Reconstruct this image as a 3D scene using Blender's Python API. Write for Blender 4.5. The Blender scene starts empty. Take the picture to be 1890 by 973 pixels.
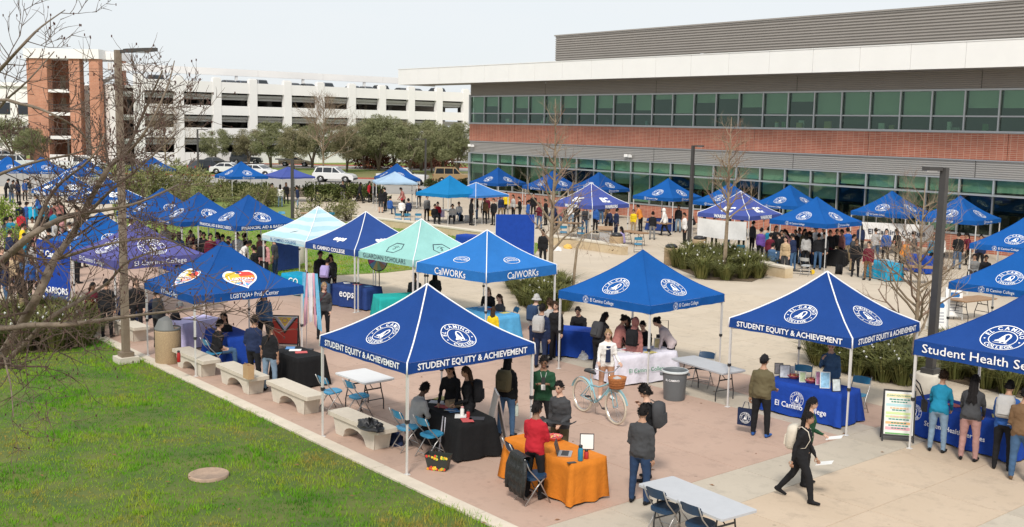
import bpy, math, random
from math import sin, cos, pi, radians, sqrt, atan2, hypot
from mathutils import Vector, Matrix, noise
random.seed(7)
SC = bpy.context.scene
COL = SC.collection
# ------------------------------------------------------------------ camera
FPX, PITCH, CAMH, CX, CY, ROLL = 1969.25, 0.128324, 6.3386, 945.0, 486.03, 0.01948
r0 = Vector((1, 0, 0)); f0 = Vector((0, cos(PITCH), -sin(PITCH))); u0 = Vector((0, sin(PITCH), cos(PITCH)))
rr = r0 * cos(ROLL) + u0 * sin(ROLL); uu = u0 * cos(ROLL) - r0 * sin(ROLL)
cd = bpy.data.cameras.new('camera'); cam = bpy.data.objects.new('camera', cd); COL.objects.link(cam)
cd.sensor_width = 36; cd.lens = FPX / 1890 * 36; cd.clip_end = 3000; cd.clip_start = 0.2
m = Matrix.Identity(4)
for i in range(3):
    m[i][0] = rr[i]; m[i][1] = uu[i]; m[i][2] = -f0[i]
m[2][3] = CAMH
cam.matrix_world = m
SC.camera = cam
# ------------------------------------------------------------------ sky and light
SUN_EL, SUN_AZ = radians(48), radians(190)      # azimuth clockwise from +Y: behind the camera, a little to the left
wd = bpy.data.worlds.new('World'); SC.world = wd; wd.use_nodes = True
nt = wd.node_tree; nt.nodes.clear()
sky = nt.nodes.new('ShaderNodeTexSky'); sky.sky_type = 'NISHITA'; sky.sun_disc = False
sky.sun_elevation = SUN_EL; sky.sun_rotation = SUN_AZ; sky.air_density = 1.0; sky.dust_density = 2.0; sky.ozone_density = 1.0
bg1 = nt.nodes.new('ShaderNodeBackground'); bg1.inputs[1].default_value = 0.15
bg2 = nt.nodes.new('ShaderNodeBackground'); bg2.inputs[0].default_value = (0.93, 0.97, 1.0, 1); bg2.inputs[1].default_value = 0.83
tc = nt.nodes.new('ShaderNodeTexCoord'); mp = nt.nodes.new('ShaderNodeMapping'); mp.inputs['Scale'].default_value = (1, 1, 2.6)
nz = nt.nodes.new('ShaderNodeTexNoise'); nz.inputs['Scale'].default_value = 1.7; nz.inputs['Detail'].default_value = 5; nz.inputs['Roughness'].default_value = 0.55
rp = nt.nodes.new('ShaderNodeValToRGB'); rp.color_ramp.elements[0].position = 0.36; rp.color_ramp.elements[0].color = (.82, .82, .82, 1); rp.color_ramp.elements[1].position = 0.64; rp.color_ramp.elements[1].color = (1, 1, 1, 1)
mx = nt.nodes.new('ShaderNodeMixShader'); wo = nt.nodes.new('ShaderNodeOutputWorld')
L = nt.links.new
L(sky.outputs[0], bg1.inputs[0]); L(tc.outputs['Generated'], mp.inputs[0]); L(mp.outputs[0], nz.inputs['Vector']); L(nz.outputs[0], rp.inputs[0])
L(rp.outputs[0], mx.inputs[0]); L(bg1.outputs[0], mx.inputs[1]); L(bg2.outputs[0], mx.inputs[2]); L(mx.outputs[0], wo.inputs[0])
sd = bpy.data.lights.new('sun', 'SUN'); so = bpy.data.objects.new('sun', sd); COL.objects.link(so)
sd.energy = 2.7; sd.angle = radians(11); sd.color = (1.0, 0.94, 0.86)
sdir = Vector((sin(SUN_AZ) * cos(SUN_EL), cos(SUN_AZ) * cos(SUN_EL), sin(SUN_EL)))
so.rotation_euler = sdir.to_track_quat('Z', 'Y').to_euler(); so.location = (0, 0, 60)
vs = SC.view_settings; vs.view_transform = 'Standard'; vs.look = 'None'; vs.gamma = 1; vs.use_curve_mapping = False; vs.exposure = 0.17
try:
    SC.cycles.max_bounces = 6; SC.cycles.diffuse_bounces = 3; SC.cycles.glossy_bounces = 3; SC.cycles.transparent_max_bounces = 12; SC.cycles.transmission_bounces = 4
except Exception: pass
# ------------------------------------------------------------------ helpers
def ray(px, py):
    a, b = px - CX, py - CY
    return f0 + rr * (a / FPX) - uu * (b / FPX)
def G(px, py, z=0.0):                                 # where the line of sight of a photo pixel meets the level z
    d = ray(px, py); t = (z - CAMH) / d.z
    return Vector((d.x * t, d.y * t, z))
def AT(px, py, Y):                                    # the same at a given distance
    d = ray(px, py); t = Y / d.y
    return Vector((d.x * t, Y, CAMH + d.z * t))
DD = Vector((0.6428, -0.7660, 0)); NN = Vector((0.7660, 0.6428, 0)); PHI = atan2(-0.7660, 0.6428)
def SW(s, w, z=0.0): return DD * s + NN * w + Vector((0, 0, z))

MATS = {}
def mat(name, col, rough=0.7, var=0.0, scale=8.0, metal=0.0, bump=0.0, bscale=60.0, spec=0.5, col2=None, coords='Object', detail=4, sheen=0.0, trans=0.0, coat=0.0):
    """Principled surface with optional two-tone noise and fine relief."""
    if name in MATS: return MATS[name]
    M = bpy.data.materials.new(name); M.use_nodes = True; n = M.node_tree; l = n.links.new
    b = n.nodes['Principled BSDF']
    b.inputs['Base Color'].default_value = (*col, 1); b.inputs['Roughness'].default_value = rough; b.inputs['Metallic'].default_value = metal
    b.inputs['Specular IOR Level'].default_value = spec
    if sheen: b.inputs['Sheen Weight'].default_value = sheen
    if coat: b.inputs['Coat Weight'].default_value = coat
    M.diffuse_color = (*col, 1)
    if var or col2 or bump:
        t = n.nodes.new('ShaderNodeTexCoord')
        if var or col2:
            z = n.nodes.new('ShaderNodeTexNoise'); z.inputs['Scale'].default_value = scale; z.inputs['Detail'].default_value = detail; z.inputs['Roughness'].default_value = 0.62
            l(t.outputs[coords], z.inputs['Vector'])
            mr = n.nodes.new('ShaderNodeMapRange'); mr.inputs[1].default_value = 0.3; mr.inputs[2].default_value = 0.7
            l(z.outputs[0], mr.inputs[0])
            mxc = n.nodes.new('ShaderNodeMix'); mxc.data_type = 'RGBA'
            c2 = col2 or tuple(min(1, c * (1 + var)) for c in col); c1 = col if col2 else tuple(c * (1 - var) for c in col)
            mxc.inputs[6].default_value = (*c1, 1); mxc.inputs[7].default_value = (*c2, 1)
            l(mr.outputs[0], mxc.inputs[0]); l(mxc.outputs[2], b.inputs['Base Color'])
        if bump:
            z2 = n.nodes.new('ShaderNodeTexNoise'); z2.inputs['Scale'].default_value = bscale; z2.inputs['Detail'].default_value = 3
            l(t.outputs[coords], z2.inputs['Vector'])
            bp = n.nodes.new('ShaderNodeBump'); bp.inputs['Strength'].default_value = bump; bp.inputs['Distance'].default_value = 0.02
            l(z2.outputs[0], bp.inputs['Height']); l(bp.outputs[0], b.inputs['Normal'])
    MATS[name] = M
    return M
def cloth(name, col, v=0.10): return mat(name, col, 0.85, v, 5.0, bump=0.5, bscale=14, spec=0.2, sheen=0.0)

class MB:
    def __init__(s): s.v = []; s.f = []; s.m = []
    def add(s, vs, fs, mi=0):
        o = len(s.v); s.v += [tuple(x) for x in vs]; s.f += [tuple(i + o for i in f) for f in fs]; s.m += [mi] * len(fs); return s
    def box(s, c, d, rz=0.0, mi=0, M=None):
        x, y, z = d[0] / 2, d[1] / 2, d[2] / 2
        R = M or Matrix.Rotation(rz, 3, 'Z'); c = Vector(c)
        vs = [c + R @ Vector(p) for p in ((-x, -y, -z), (x, -y, -z), (x, y, -z), (-x, y, -z), (-x, -y, z), (x, -y, z), (x, y, z), (-x, y, z))]
        return s.add(vs, [(0, 3, 2, 1), (4, 5, 6, 7), (0, 1, 5, 4), (1, 2, 6, 5), (2, 3, 7, 6), (3, 0, 4, 7)], mi)
    def bar(s, a, b, w, h=None, mi=0, up=Vector((0, 0, 1))):
        a = Vector(a); b = Vector(b); h = h or w; y = (b - a); Ln = y.length; y.normalize()
        x = y.cross(up)
        if x.length < 1e-4: x = y.cross(Vector((1, 0, 0)))
        x.normalize(); z = x.cross(y)
        R = Matrix((x, y, z)).transposed()
        return s.box((a + b) / 2, (w, Ln, h), M=R, mi=mi)
    def tube(s, pts, rad, n=6, mi=0, caps=True, sq=None, rot=0.0):
        pts = [Vector(p) for p in pts]; k = len(pts)
        if not hasattr(rad, '__len__'): rad = [rad] * k
        o = len(s.v); x = None
        for i, p in enumerate(pts):
            t = (pts[min(i + 1, k - 1)] - pts[max(i - 1, 0)])
            t = t.normalized() if t.length > 1e-9 else Vector((0, 0, 1))
            if x is None:
                x = t.cross(Vector((0, 0, 1)) if abs(t.z) < 0.9 else Vector((0, 1, 0)))
            else: x = x - t * x.dot(t)
            x = x.normalized() if x.length > 1e-6 else t.orthogonal().normalized()
            y = t.cross(x)
            r = rad[i]; rx, ry = (r if hasattr(r, '__len__') else (r, r))
            for j in range(n):
                a = 2 * pi * j / n + rot
                s.v.append(tuple(p + x * (cos(a) * rx) + y * (sin(a) * ry)))
        for i in range(k - 1):
            for j in range(n):
                j2 = (j + 1) % n
                s.f.append((o + i * n + j, o + i * n + j2, o + (i + 1) * n + j2, o + (i + 1) * n + j)); s.m.append(mi)
        if caps:
            s.f.append(tuple(o + j for j in reversed(range(n)))); s.m.append(mi)
            s.f.append(tuple(o + (k - 1) * n + j for j in range(n))); s.m.append(mi)
        return s
    def lathe(s, prof, n=16, c=(0, 0, 0), mi=0, sx=1.0, sy=1.0, caps=True):
        o = len(s.v); c = Vector(c)
        for r, z in prof:
            for j in range(n):
                a = 2 * pi * j / n; s.v.append((c.x + r * cos(a) * sx, c.y + r * sin(a) * sy, c.z + z))
        k = len(prof)
        for i in range(k - 1):
            for j in range(n):
                j2 = (j + 1) % n
                s.f.append((o + i * n + j, o + i * n + j2, o + (i + 1) * n + j2, o + (i + 1) * n + j)); s.m.append(mi)
        if caps:
            s.f.append(tuple(o + j for j in reversed(range(n)))); s.m.append(mi)
            s.f.append(tuple(o + (k - 1) * n + j for j in range(n))); s.m.append(mi)
        return s
    def prism(s, poly, h, mi=0, M=None):
        """2-D outline (x, y) raised by h along local z, then put in place by a 4x4 matrix."""
        n = len(poly); M = M or Matrix.Identity(4)
        vs = [M @ Vector((x, y, 0)) for x, y in poly] + [M @ Vector((x, y, h)) for x, y in poly]
        fs = [tuple(reversed(range(n))), tuple(range(n, 2 * n))] + [(i, (i + 1) % n, n + (i + 1) % n, n + i) for i in range(n)]
        return s.add(vs, fs, mi)
    def grid(s, fn, nu, nv, mi=0):
        vs = [fn(i / nu, j / nv) for j in range(nv + 1) for i in range(nu + 1)]
        fs = [(j * (nu + 1) + i, j * (nu + 1) + i + 1, (j + 1) * (nu + 1) + i + 1, (j + 1) * (nu + 1) + i) for j in range(nv) for i in range(nu)]
        return s.add(vs, fs, mi)
    def mesh(s, name, mats, smooth=False):
        me = bpy.data.meshes.new(name); me.from_pydata(s.v, [], s.f); me.update()
        for mm in (mats if isinstance(mats, (list, tuple)) else [mats]): me.materials.append(mm)
        if any(s.m): me.polygons.foreach_set('material_index', s.m)
        if smooth: me.polygons.foreach_set('use_smooth', [True] * len(me.polygons))
        me.validate(); me.update()
        return me
    def build(s, name, mats, parent=None, loc=(0, 0, 0), rz=0.0, smooth=False):
        return put(name, s.mesh(name, mats, smooth), parent, loc, rz)
def put(name, me, parent=None, loc=(0, 0, 0), rz=0.0):
    o = bpy.data.objects.new(name, me); COL.objects.link(o); o.location = loc; o.rotation_euler[2] = rz
    if parent is not None: o.parent = parent
    return o
def empty(name, loc=(0, 0, 0), rz=0.0):
    o = bpy.data.objects.new(name, None); COL.objects.link(o); o.location = loc; o.rotation_euler[2] = rz; o.empty_display_size = 0.2
    return o
def tag(o, label=None, cat=None, group=None, kind=None):
    if label: o['label'] = label
    if cat: o['category'] = cat
    if group: o['group'] = group
    if kind: o['kind'] = kind
    return o
def copy_tree(o, parent=None):
    c = o.copy(); COL.objects.link(c); c.parent = parent
    for ch in list(o.children): copy_tree(ch, c)
    return c
def smooth_by_angle(o, deg=35):
    me = o.data
    me.polygons.foreach_set('use_smooth', [True] * len(me.polygons))
    try: me.set_sharp_from_angle(angle=radians(deg))
    except Exception: pass
    return o
_txt = {}
def text2d(s, size=1.0, bold=0.0, space=1.0, shear=0.0):
    """Outline of a line of lettering as flat triangles, centred on x, baseline at 0; capitals are size high."""
    k = (s, bold, space, shear)
    if k not in _txt:
        c = bpy.data.curves.new('t', 'FONT'); c.body = s; c.resolution_u = 2; c.offset = bold; c.space_character = space; c.shear = shear; c.fill_mode = 'FRONT'
        o = bpy.data.objects.new('t', c); COL.objects.link(o)
        dg = bpy.context.evaluated_depsgraph_get(); me = o.evaluated_get(dg).to_mesh()
        vs = [(v.co.x / 0.69, v.co.y / 0.69) for v in me.vertices]; fs = [tuple(p.vertices) for p in me.polygons]
        o.evaluated_get(dg).to_mesh_clear(); bpy.data.objects.remove(o); bpy.data.curves.remove(c)
        x0 = min([v[0] for v in vs] or [0]); x1 = max([v[0] for v in vs] or [0])
        _txt[k] = ([(x - (x0 + x1) / 2, y) for x, y in vs], fs, x1 - x0)
    vs, fs, w = _txt[k]
    return [(x * size, y * size) for x, y in vs], fs, w * size
# common colours
WHITE = mat('white_paint', (0.8, 0.8, 0.78), 0.55, 0.03, 3)
CANVASW = mat('white_print', (0.86, 0.87, 0.88), 0.8)
BLACKM = mat('black_metal', (0.03, 0.03, 0.032), 0.45)
DARKM = mat('dark_post_metal', (0.05, 0.047, 0.045), 0.5, 0.1, 5)
ALU = mat('aluminium', (0.62, 0.62, 0.63), 0.35, 0.05, 6, metal=0.8)
STEELW = mat('pale_leg_metal', (0.72, 0.71, 0.69), 0.4, 0.04, 5, metal=0.3)
CONC = mat('cast_concrete', (0.60, 0.55, 0.46), 0.85, 0.07, 6, bump=0.25, bscale=90)
# ------------------------------------------------------------------ ground
import numpy as np
def sheet(name, pts, z, m, kind='structure', thick=0.0):
    b = MB(); n = len(pts); P = [Vector((p[0], p[1], z)) for p in pts]
    area = sum(P[i].x * P[(i + 1) % n].y - P[(i + 1) % n].x * P[i].y for i in range(n))
    if area < 0: P.reverse()
    if thick: b.prism([(p.x, p.y) for p in P], thick, M=Matrix.Translation((0, 0, z - thick)))
    else: b.add(P, [tuple(range(n))])
    o = b.build(name, m); o['kind'] = kind
    return o
TAN = mat('tan_concrete', (0.52, 0.435, 0.33), 0.9, col2=(0.61, 0.525, 0.41), scale=0.9, detail=8, bump=0.12, bscale=40)
TANF = mat('pale_far_concrete', (0.48, 0.405, 0.315), 0.9, col2=(0.555, 0.475, 0.375), scale=0.5, detail=8, bump=0.1, bscale=30)
ASPH = mat('worn_road_surface', (0.27, 0.255, 0.235), 0.9, col2=(0.34, 0.32, 0.29), scale=0.8, detail=6)
LAWNM = mat('lawn_soil_green', (0.045, 0.10, 0.012), 0.95, col2=(0.13, 0.14, 0.03), scale=0.9, detail=8, bump=0.6, bscale=25)
FARGRASS = mat('far_grass', (0.13, 0.20, 0.03), 0.95, col2=(0.20, 0.23, 0.06), scale=0.35, detail=8, bump=0.6, bscale=8)
DRYG = mat('dry_berm_grass', (0.20, 0.16, 0.07), 0.95, col2=(0.14, 0.17, 0.04), scale=0.25, detail=8, bump=0.6, bscale=8)
KERB = mat('kerb_concrete', (0.60, 0.53, 0.43), 0.9, 0.1, 3, detail=7, bump=0.2, bscale=60)
sheet('ground', [(-1500, -300), (1500, -300), (1500, 2500), (-1500, 2500)], -0.08, TANF)
def swp(L): return [SW(s, w) for s, w in L]
S0, S1, W0, W1 = -46.5, -3.0, 10.62, 33.62
pav = sheet('plaza_pavement', swp([(S0, W0), (S1, W0), (S1, W1), (S0, W1)]), -0.016, mat('joint_grey', (0.30, 0.25, 0.20), 0.95))
sheet('far_pavement', swp([(-150, W1), (0, W1), (0, 60), (-150, 60)]), -0.004, TANF)
sheet('side_pavement', swp([(-150, -40), (-36.0, -40), (-36.0, W0), (S0, W0), (S0, W1), (-150, W1)]), -0.004, TANF)
# slabs: one shared mesh per tone and shape, each slab its own piece
def slabmat(nm, c1, c2):
    M = mat(nm, c1, 0.88, col2=c2, scale=0.55, detail=10, bump=0.15, bscale=45, coords='Object')
    n = M.node_tree; l = n.links.new                      # every slab a slightly different cast, and scattered stains
    b = n.nodes['Principled BSDF']; src = b.inputs['Base Color'].links[0].from_socket
    oi = n.nodes.new('ShaderNodeObjectInfo'); mr = n.nodes.new('ShaderNodeMapRange'); mr.inputs[3].default_value = 0.965; mr.inputs[4].default_value = 1.03
    l(oi.outputs['Random'], mr.inputs[0])
    ad = n.nodes.new('ShaderNodeVectorMath'); ad.operation = 'ADD'
    t = n.nodes.new('ShaderNodeTexCoord'); l(t.outputs['Object'], ad.inputs[0])
    l(oi.outputs['Location'], ad.inputs[1])
    for nd in n.nodes:
        if nd.type == 'TEX_NOISE': l(ad.outputs[0], nd.inputs['Vector'])
    vo = n.nodes.new('ShaderNodeTexNoise'); vo.inputs['Scale'].default_value = 2.2; vo.inputs['Detail'].default_value = 9; vo.inputs['Roughness'].default_value = 0.75
    l(ad.outputs[0], vo.inputs['Vector'])
    st = n.nodes.new('ShaderNodeMapRange'); st.inputs[1].default_value = 0.50; st.inputs[2].default_value = 0.76; st.inputs[3].default_value = 1.0; st.inputs[4].default_value = 0.70
    l(vo.outputs[0], st.inputs[0])
    gv = n.nodes.new('ShaderNodeTexVoronoi'); gv.inputs['Scale'].default_value = 1.9; gv.inputs['Randomness'].default_value = 1.0; l(ad.outputs[0], gv.inputs['Vector'])      # old gum and drip spots
    gm = n.nodes.new('ShaderNodeMapRange'); gm.inputs[1].default_value = 0.045; gm.inputs[2].default_value = 0.075; gm.inputs[3].default_value = 0.70; gm.inputs[4].default_value = 1.0; l(gv.outputs['Distance'], gm.inputs[0])
    m0 = n.nodes.new('ShaderNodeMath'); m0.operation = 'MULTIPLY'; l(gm.outputs[0], m0.inputs[0]); l(st.outputs[0], m0.inputs[1])
    mm = n.nodes.new('ShaderNodeMath'); mm.operation = 'MULTIPLY'; l(mr.outputs[0], mm.inputs[0]); l(m0.outputs[0], mm.inputs[1])
    sc = n.nodes.new('ShaderNodeVectorMath'); sc.operation = 'SCALE'; l(src, sc.inputs[0]); l(mm.outputs[0], sc.inputs['Scale'])
    l(sc.outputs[0], b.inputs['Base Color'])
    return M
PINK = slabmat('pink_concrete', (0.415, 0.285, 0.22), (0.475, 0.335, 0.262))
PALE = slabmat('pale_band_concrete', (0.43, 0.375, 0.30), (0.50, 0.44, 0.355))
TANS = slabmat('tan_slab_concrete', (0.48, 0.375, 0.27), (0.54, 0.43, 0.32))
CRM = slabmat('cream_slab_concrete', (0.49, 0.41, 0.31), (0.555, 0.47, 0.365))
scuts = [-46.5]
for a in np.arange(-46.5 + 1.9, -12.3, 1.9): scuts.append(float(a))
scuts[-1] = -12.15; scuts += [-10.95, -9.4, -7.9, -6.7, -4.85, -3.0]
wcuts = [10.62, 12.4, 14.15, 15.9, 17.65, 19.4, 20.6, 22.35, 24.1, 25.9, 27.8, 29.7, 31.7, 33.62]
slab_cache = {}
for i in range(len(scuts) - 1):
    for j in range(len(wcuts) - 1):
        s0, s1, w0, w1 = scuts[i], scuts[i + 1], wcuts[j], wcuts[j + 1]
        c = SW((s0 + s1) / 2, (w0 + w1) / 2, -0.015)
        if c.y < 9: continue
        cs, cw = (s0 + s1) / 2, (w0 + w1) / 2
        if abs(cs + 11.55) < .1 or abs(cs + 7.3) < .1 or (19.4 <= cw <= 20.6 and cs < -11): mt = PALE
        elif -10.95 < cs < -7.9: mt = TANS
        elif cw < 19.4 and cs < -11 or cs > -6.7 and cw < 19.4: mt = PINK
        elif cw < 24.2 and cs < -11: mt = CRM if cs < -30 else (PINK if cw < 22.3 else CRM)
        else: mt = CRM
        key = (round(s1 - s0, 2), round(w1 - w0, 2), mt.name)
        if key not in slab_cache:
            a, b_ = (s1 - s0) / 2 - 0.004, (w1 - w0) / 2 - 0.004
            mb = MB(); e = 0.006
            mb.add([(-a, -b_, 0), (a, -b_, 0), (a, b_, 0), (-a, b_, 0), (-a + e, -b_ + e, .013), (a - e, -b_ + e, .013), (a - e, b_ - e, .013), (-a + e, b_ - e, .013)],
                   [(4, 5, 6, 7), (0, 1, 5, 4), (1, 2, 6, 5), (2, 3, 7, 6), (3, 0, 4, 7)])
            slab_cache[key] = mb.mesh('paving_slab', mt)
        put('paving_slab', slab_cache[key], pav, c, PHI)
# kerb strip along the lawn, in poured lengths
kb = empty('kerb'); kb['kind'] = 'structure'
kme = MB().box((0, 0, 0), (2.985, 0.30, 0.16)).mesh('kerb_stone', KERB)
for k in range(9): put('kerb_stone', kme, kb, SW(-34.2 + 1.5 + 3 * k, 10.46, -0.06), PHI)
# near lawn: soil sheet and blades
def lawn_h(x, y): return 0.05 * noise.noise(Vector((x * .25, y * .25, 3))) + 0.02 * noise.noise(Vector((x * 1.1, y * 1.1, 9)))
lm = MB(); nu, nv = 60, 60
def lp(u, v):
    p = SW(-36 + 30 * u, -22 + 32.3 * v); ed = min(1.0, (10.3 - (p.dot(NN))) / 1.2)
    return (p.x, p.y, -0.01 + lawn_h(p.x, p.y) * max(0, ed))
lm.grid(lp, nu, nv)
lo = lm.build('lawn', LAWNM, smooth=True); lo['kind'] = 'structure'
GRASSM = bpy.data.materials.new('grass_blades'); GRASSM.use_nodes = True
n = GRASSM.node_tree; l = n.links.new; b = n.nodes['Principled BSDF']; b.inputs['Roughness'].default_value = 0.75; b.inputs['Specular IOR Level'].default_value = 0.15
t = n.nodes.new('ShaderNodeTexCoord')
z1 = n.nodes.new('ShaderNodeTexNoise'); z1.inputs['Scale'].default_value = 0.42; z1.inputs['Detail'].default_value = 5; z1.inputs['Roughness'].default_value = 0.65
z2 = n.nodes.new('ShaderNodeTexNoise'); z2.inputs['Scale'].default_value = 3.3; z2.inputs['Detail'].default_value = 4
l(t.outputs['Object'], z1.inputs['Vector']); l(t.outputs['Object'], z2.inputs['Vector'])
cr = n.nodes.new('ShaderNodeValToRGB'); e = cr.color_ramp.elements
e[0].position = 0.30; e[0].color = (0.042, 0.16, 0.008, 1); e[1].position = 0.70; e[1].color = (0.34, 0.25, 0.06, 1)
x_ = cr.color_ramp.elements.new(0.46); x_.color = (0.125, 0.33, 0.010, 1)
x_ = cr.color_ramp.elements.new(0.57); x_.color = (0.25, 0.36, 0.022, 1)
ma = n.nodes.new('ShaderNodeMath'); ma.operation = 'MULTIPLY_ADD'; ma.inputs[1].default_value = 0.35; l(z2.outputs[0], ma.inputs[0])
mb_ = n.nodes.new('ShaderNodeMath'); mb_.operation = 'MULTIPLY_ADD'; mb_.inputs[1].default_value = 1.15; mb_.inputs[2].default_value = -0.235; l(z1.outputs[0], mb_.inputs[0]); l(mb_.outputs[0], ma.inputs[2])
l(ma.outputs[0], cr.inputs[0]); l(cr.outputs[0], b.inputs['Base Color'])
rng = np.random.default_rng(3)
def blades(name, pts, hts, mat_, nb=4, spread=0.05, width=0.006, lean=0.6):
    """One mesh of many thin blades growing in tufts."""
    N = len(pts); P = np.repeat(pts, nb, 0); H = np.repeat(hts, nb) * rng.uniform(.55, 1.15, N * nb)
    P = P + np.c_[rng.normal(0, spread, (N * nb, 2)), np.zeros(N * nb)]
    a = rng.uniform(0, 2 * np.pi, N * nb); la = rng.uniform(0, 2 * np.pi, N * nb); le = rng.uniform(.1, lean, N * nb) * H
    dx, dy = np.cos(a) * width, np.sin(a) * width
    tip = P + np.c_[np.cos(la) * le, np.sin(la) * le, H]
    v = np.empty((N * nb, 3, 3), np.float32)
    v[:, 0] = P - np.c_[dx, dy, np.zeros(N * nb)]; v[:, 1] = P + np.c_[dx, dy, np.zeros(N * nb)]; v[:, 2] = tip
    me = bpy.data.meshes.new(name); me.vertices.add(N * nb * 3); me.vertices.foreach_set('co', v.ravel())
    me.loops.add(N * nb * 3); me.loops.foreach_set('vertex_index', np.arange(N * nb * 3, dtype=np.int32))
    me.polygons.add(N * nb); me.polygons.foreach_set('loop_start', np.arange(0, N * nb * 3, 3, dtype=np.int32))
    me.materials.append(mat_); me.update(calc_edges=True)
    return put(name, me)
pts = []
for k in range(95000):
    s = random.uniform(-35.5, -8); w = random.uniform(-9, 10.39); p = SW(s, w)
    if p.y < 10.5 or abs(p.x) > p.y * .52 or (p - Vector((-5.37, 18.5, 0))).length < .34: continue
    dens = noise.noise(Vector((p.x * .5, p.y * .5, 1)))
    ed = max(0, min(1.0, (10.3 - w) / 1.2))
    pts.append((p.x, p.y, -0.012 + lawn_h(p.x, p.y) * ed))
pts = np.array(pts)
ht = np.array([0.042 + 0.11 * max(0, noise.noise(Vector((p[0] * .75, p[1] * .75, 5))) + .12) for p in pts])
gr = blades('grass', pts, ht, GRASSM, nb=4, spread=0.035, width=0.006, lean=.8)
tag(gr, 'short green lawn grass with yellowish worn patches', 'grass', kind='stuff')
# mid lawn with the cream seat wall behind it
mid = [G(225, 470), G(420, 505), G(490, 515), G(712, 503), G(985, 472), G(999, 450), G(905, 443), G(660, 412), G(590, 406), G(420, 393), G(280, 390), G(205, 415)]
sheet('middle_lawn', mid, 0.03, FARGRASS, thick=0.05)
mp_ = []
for k in range(26000):
    px = random.uniform(215, 1000); py = random.uniform(395, 515); p = G(px, py)
    ins = False; j = len(mid) - 1
    for i in range(len(mid)):
        if (mid[i].y > p.y) != (mid[j].y > p.y) and p.x < (mid[j].x - mid[i].x) * (p.y - mid[i].y) / (mid[j].y - mid[i].y) + mid[i].x: ins = not ins
        j = i
    if ins: mp_.append((p.x, p.y, 0.028))
mp_ = np.array(mp_)
gg = blades('grass', mp_, np.full(len(mp_), 0.07), GRASSM, nb=2, spread=0.08, width=0.02)
tag(gg, 'mown grass of the lawn below the cream seat wall', 'grass', kind='stuff')
# far roads and verges
sheet('road', [(-160, 97), (60, 97), (60, 122), (-160, 122)], 0.012, ASPH)
sheet('far_verge', [(-160, 122), (60, 122), (60, 146), (-160, 146)], 0.05, FARGRASS)
sheet('dry_verge', [(-26, 123.5), (40, 123.5), (40, 144), (-18, 142)], 0.056, DRYG)
sheet('rear_road', [(-160, 146), (60, 146), (60, 158), (-160, 158)], 0.03, ASPH)
sheet('rear_verge', [(-160, 158), (60, 158), (60, 176), (-160, 176)], 0.06, FARGRASS)
REDK = mat('red_kerb_paint', (0.42, 0.08, 0.05), 0.7, 0.15, 2)
k1 = MB().box((-50, 121.9, 0.06), (220, .3, .17)).build('red_kerb', REDK); k1['kind'] = 'structure'
k2 = MB().box((-50, 158, 0.06), (220, .3, .17)).build('red_kerb', REDK); k2['kind'] = 'structure'
sheet('planting_bed', [G(395, 362), G(700, 365), G(705, 348), G(395, 345)], 0.02, mat('bed_soil', (0.12, 0.085, 0.05), 0.95, 0.2, 3))
sheet('shrub_bed', [G(215, 415), G(540, 404), G(545, 372), G(380, 340), G(200, 345)], 0.045, FARGRASS)
# cream seat walls
SEATW = mat('seat_wall_stone', (0.60, 0.50, 0.34), 0.85, col2=(0.50, 0.38, 0.235), scale=2.5, detail=7, bump=0.2)
SEATT = mat('seat_wall_cap', (0.62, 0.56, 0.46), 0.85, 0.06, 3)
def seat_wall(pts, label, h=0.5, t=0.5, seg=2.2):
    e = empty('seat_wall', pts[0]); tag(e, label, 'wall')
    for a, b in zip(pts[:-1], pts[1:]):
        d = b - a; n_ = max(1, round(d.length / seg)); an = atan2(d.y, d.x)
        for i in range(n_):
            c = a + d * ((i + .5) / n_) - pts[0]
            MB().box((0, 0, h / 2 - .04), (d.length / n_ - .012, t - .05, h - .08)).build('wall_block', SEATW, e, (c.x, c.y, 0), an)
            MB().box((0, 0, h - .04), (d.length / n_ - .008, t, .08)).build('cap_stone', SEATT, e, (c.x, c.y, 0), an)
    return e
seat_wall([G(655, 411), G(760, 424), G(915, 446)], 'long cream seat wall behind the lawn, below the food canopies')
seat_wall([G(1003, 449), G(1060, 456), G(1153, 470)], 'low cream seat wall beside the concrete bin and the white edged purple canopy')
seat_wall([G(1398, 497), G(1424, 507), G(1456, 513)], 'short cream seat wall at the end of the strap-leaf planter')
# manhole lid in the lawn
mh = MB().lathe([(0.355, 0), (0.355, 0.055), (0.34, 0.062), (0.31, 0.062), (0.305, 0.055), (0.0, 0.058)], 32, caps=False)
mo = mh.build('manhole_cover', mat('manhole_concrete', (0.44, 0.31, 0.22), 0.9, col2=(0.28, 0.20, 0.15), scale=5, detail=8, bump=0.5, bscale=30), loc=(-5.37, 18.5, -0.012), smooth=True)
tag(mo, 'round weathered concrete utility lid set in the lawn', 'manhole cover')

lv = []; random.seed(31)
for k in range(90):
    p = SW(random.uniform(-32, -9), random.uniform(4, 10.3) if k < 55 else random.uniform(10.7, 22)); a = random.uniform(0, 6.28); q = random.uniform(.03, .06); z = .045 if k < 55 else .004
    c_, s_ = cos(a) * q, sin(a) * q; lv.append([(p.x - c_, p.y - s_, z), (p.x + s_ * .4, p.y - c_ * .4, z + .012), (p.x + c_, p.y + s_, z + .004), (p.x - s_ * .4, p.y + c_ * .4, z + .012)])
mb = MB()
for q in lv: mb.add(q, [(0, 1, 2, 3)])
fl_ = mb.build('fallen_leaves', mat('fallen_leaf_brown', (.22, .10, .04), .9, .3, 3)); tag(fl_, 'scattered brown fallen leaves on the lawn and paving', 'leaves', kind='stuff')
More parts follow.
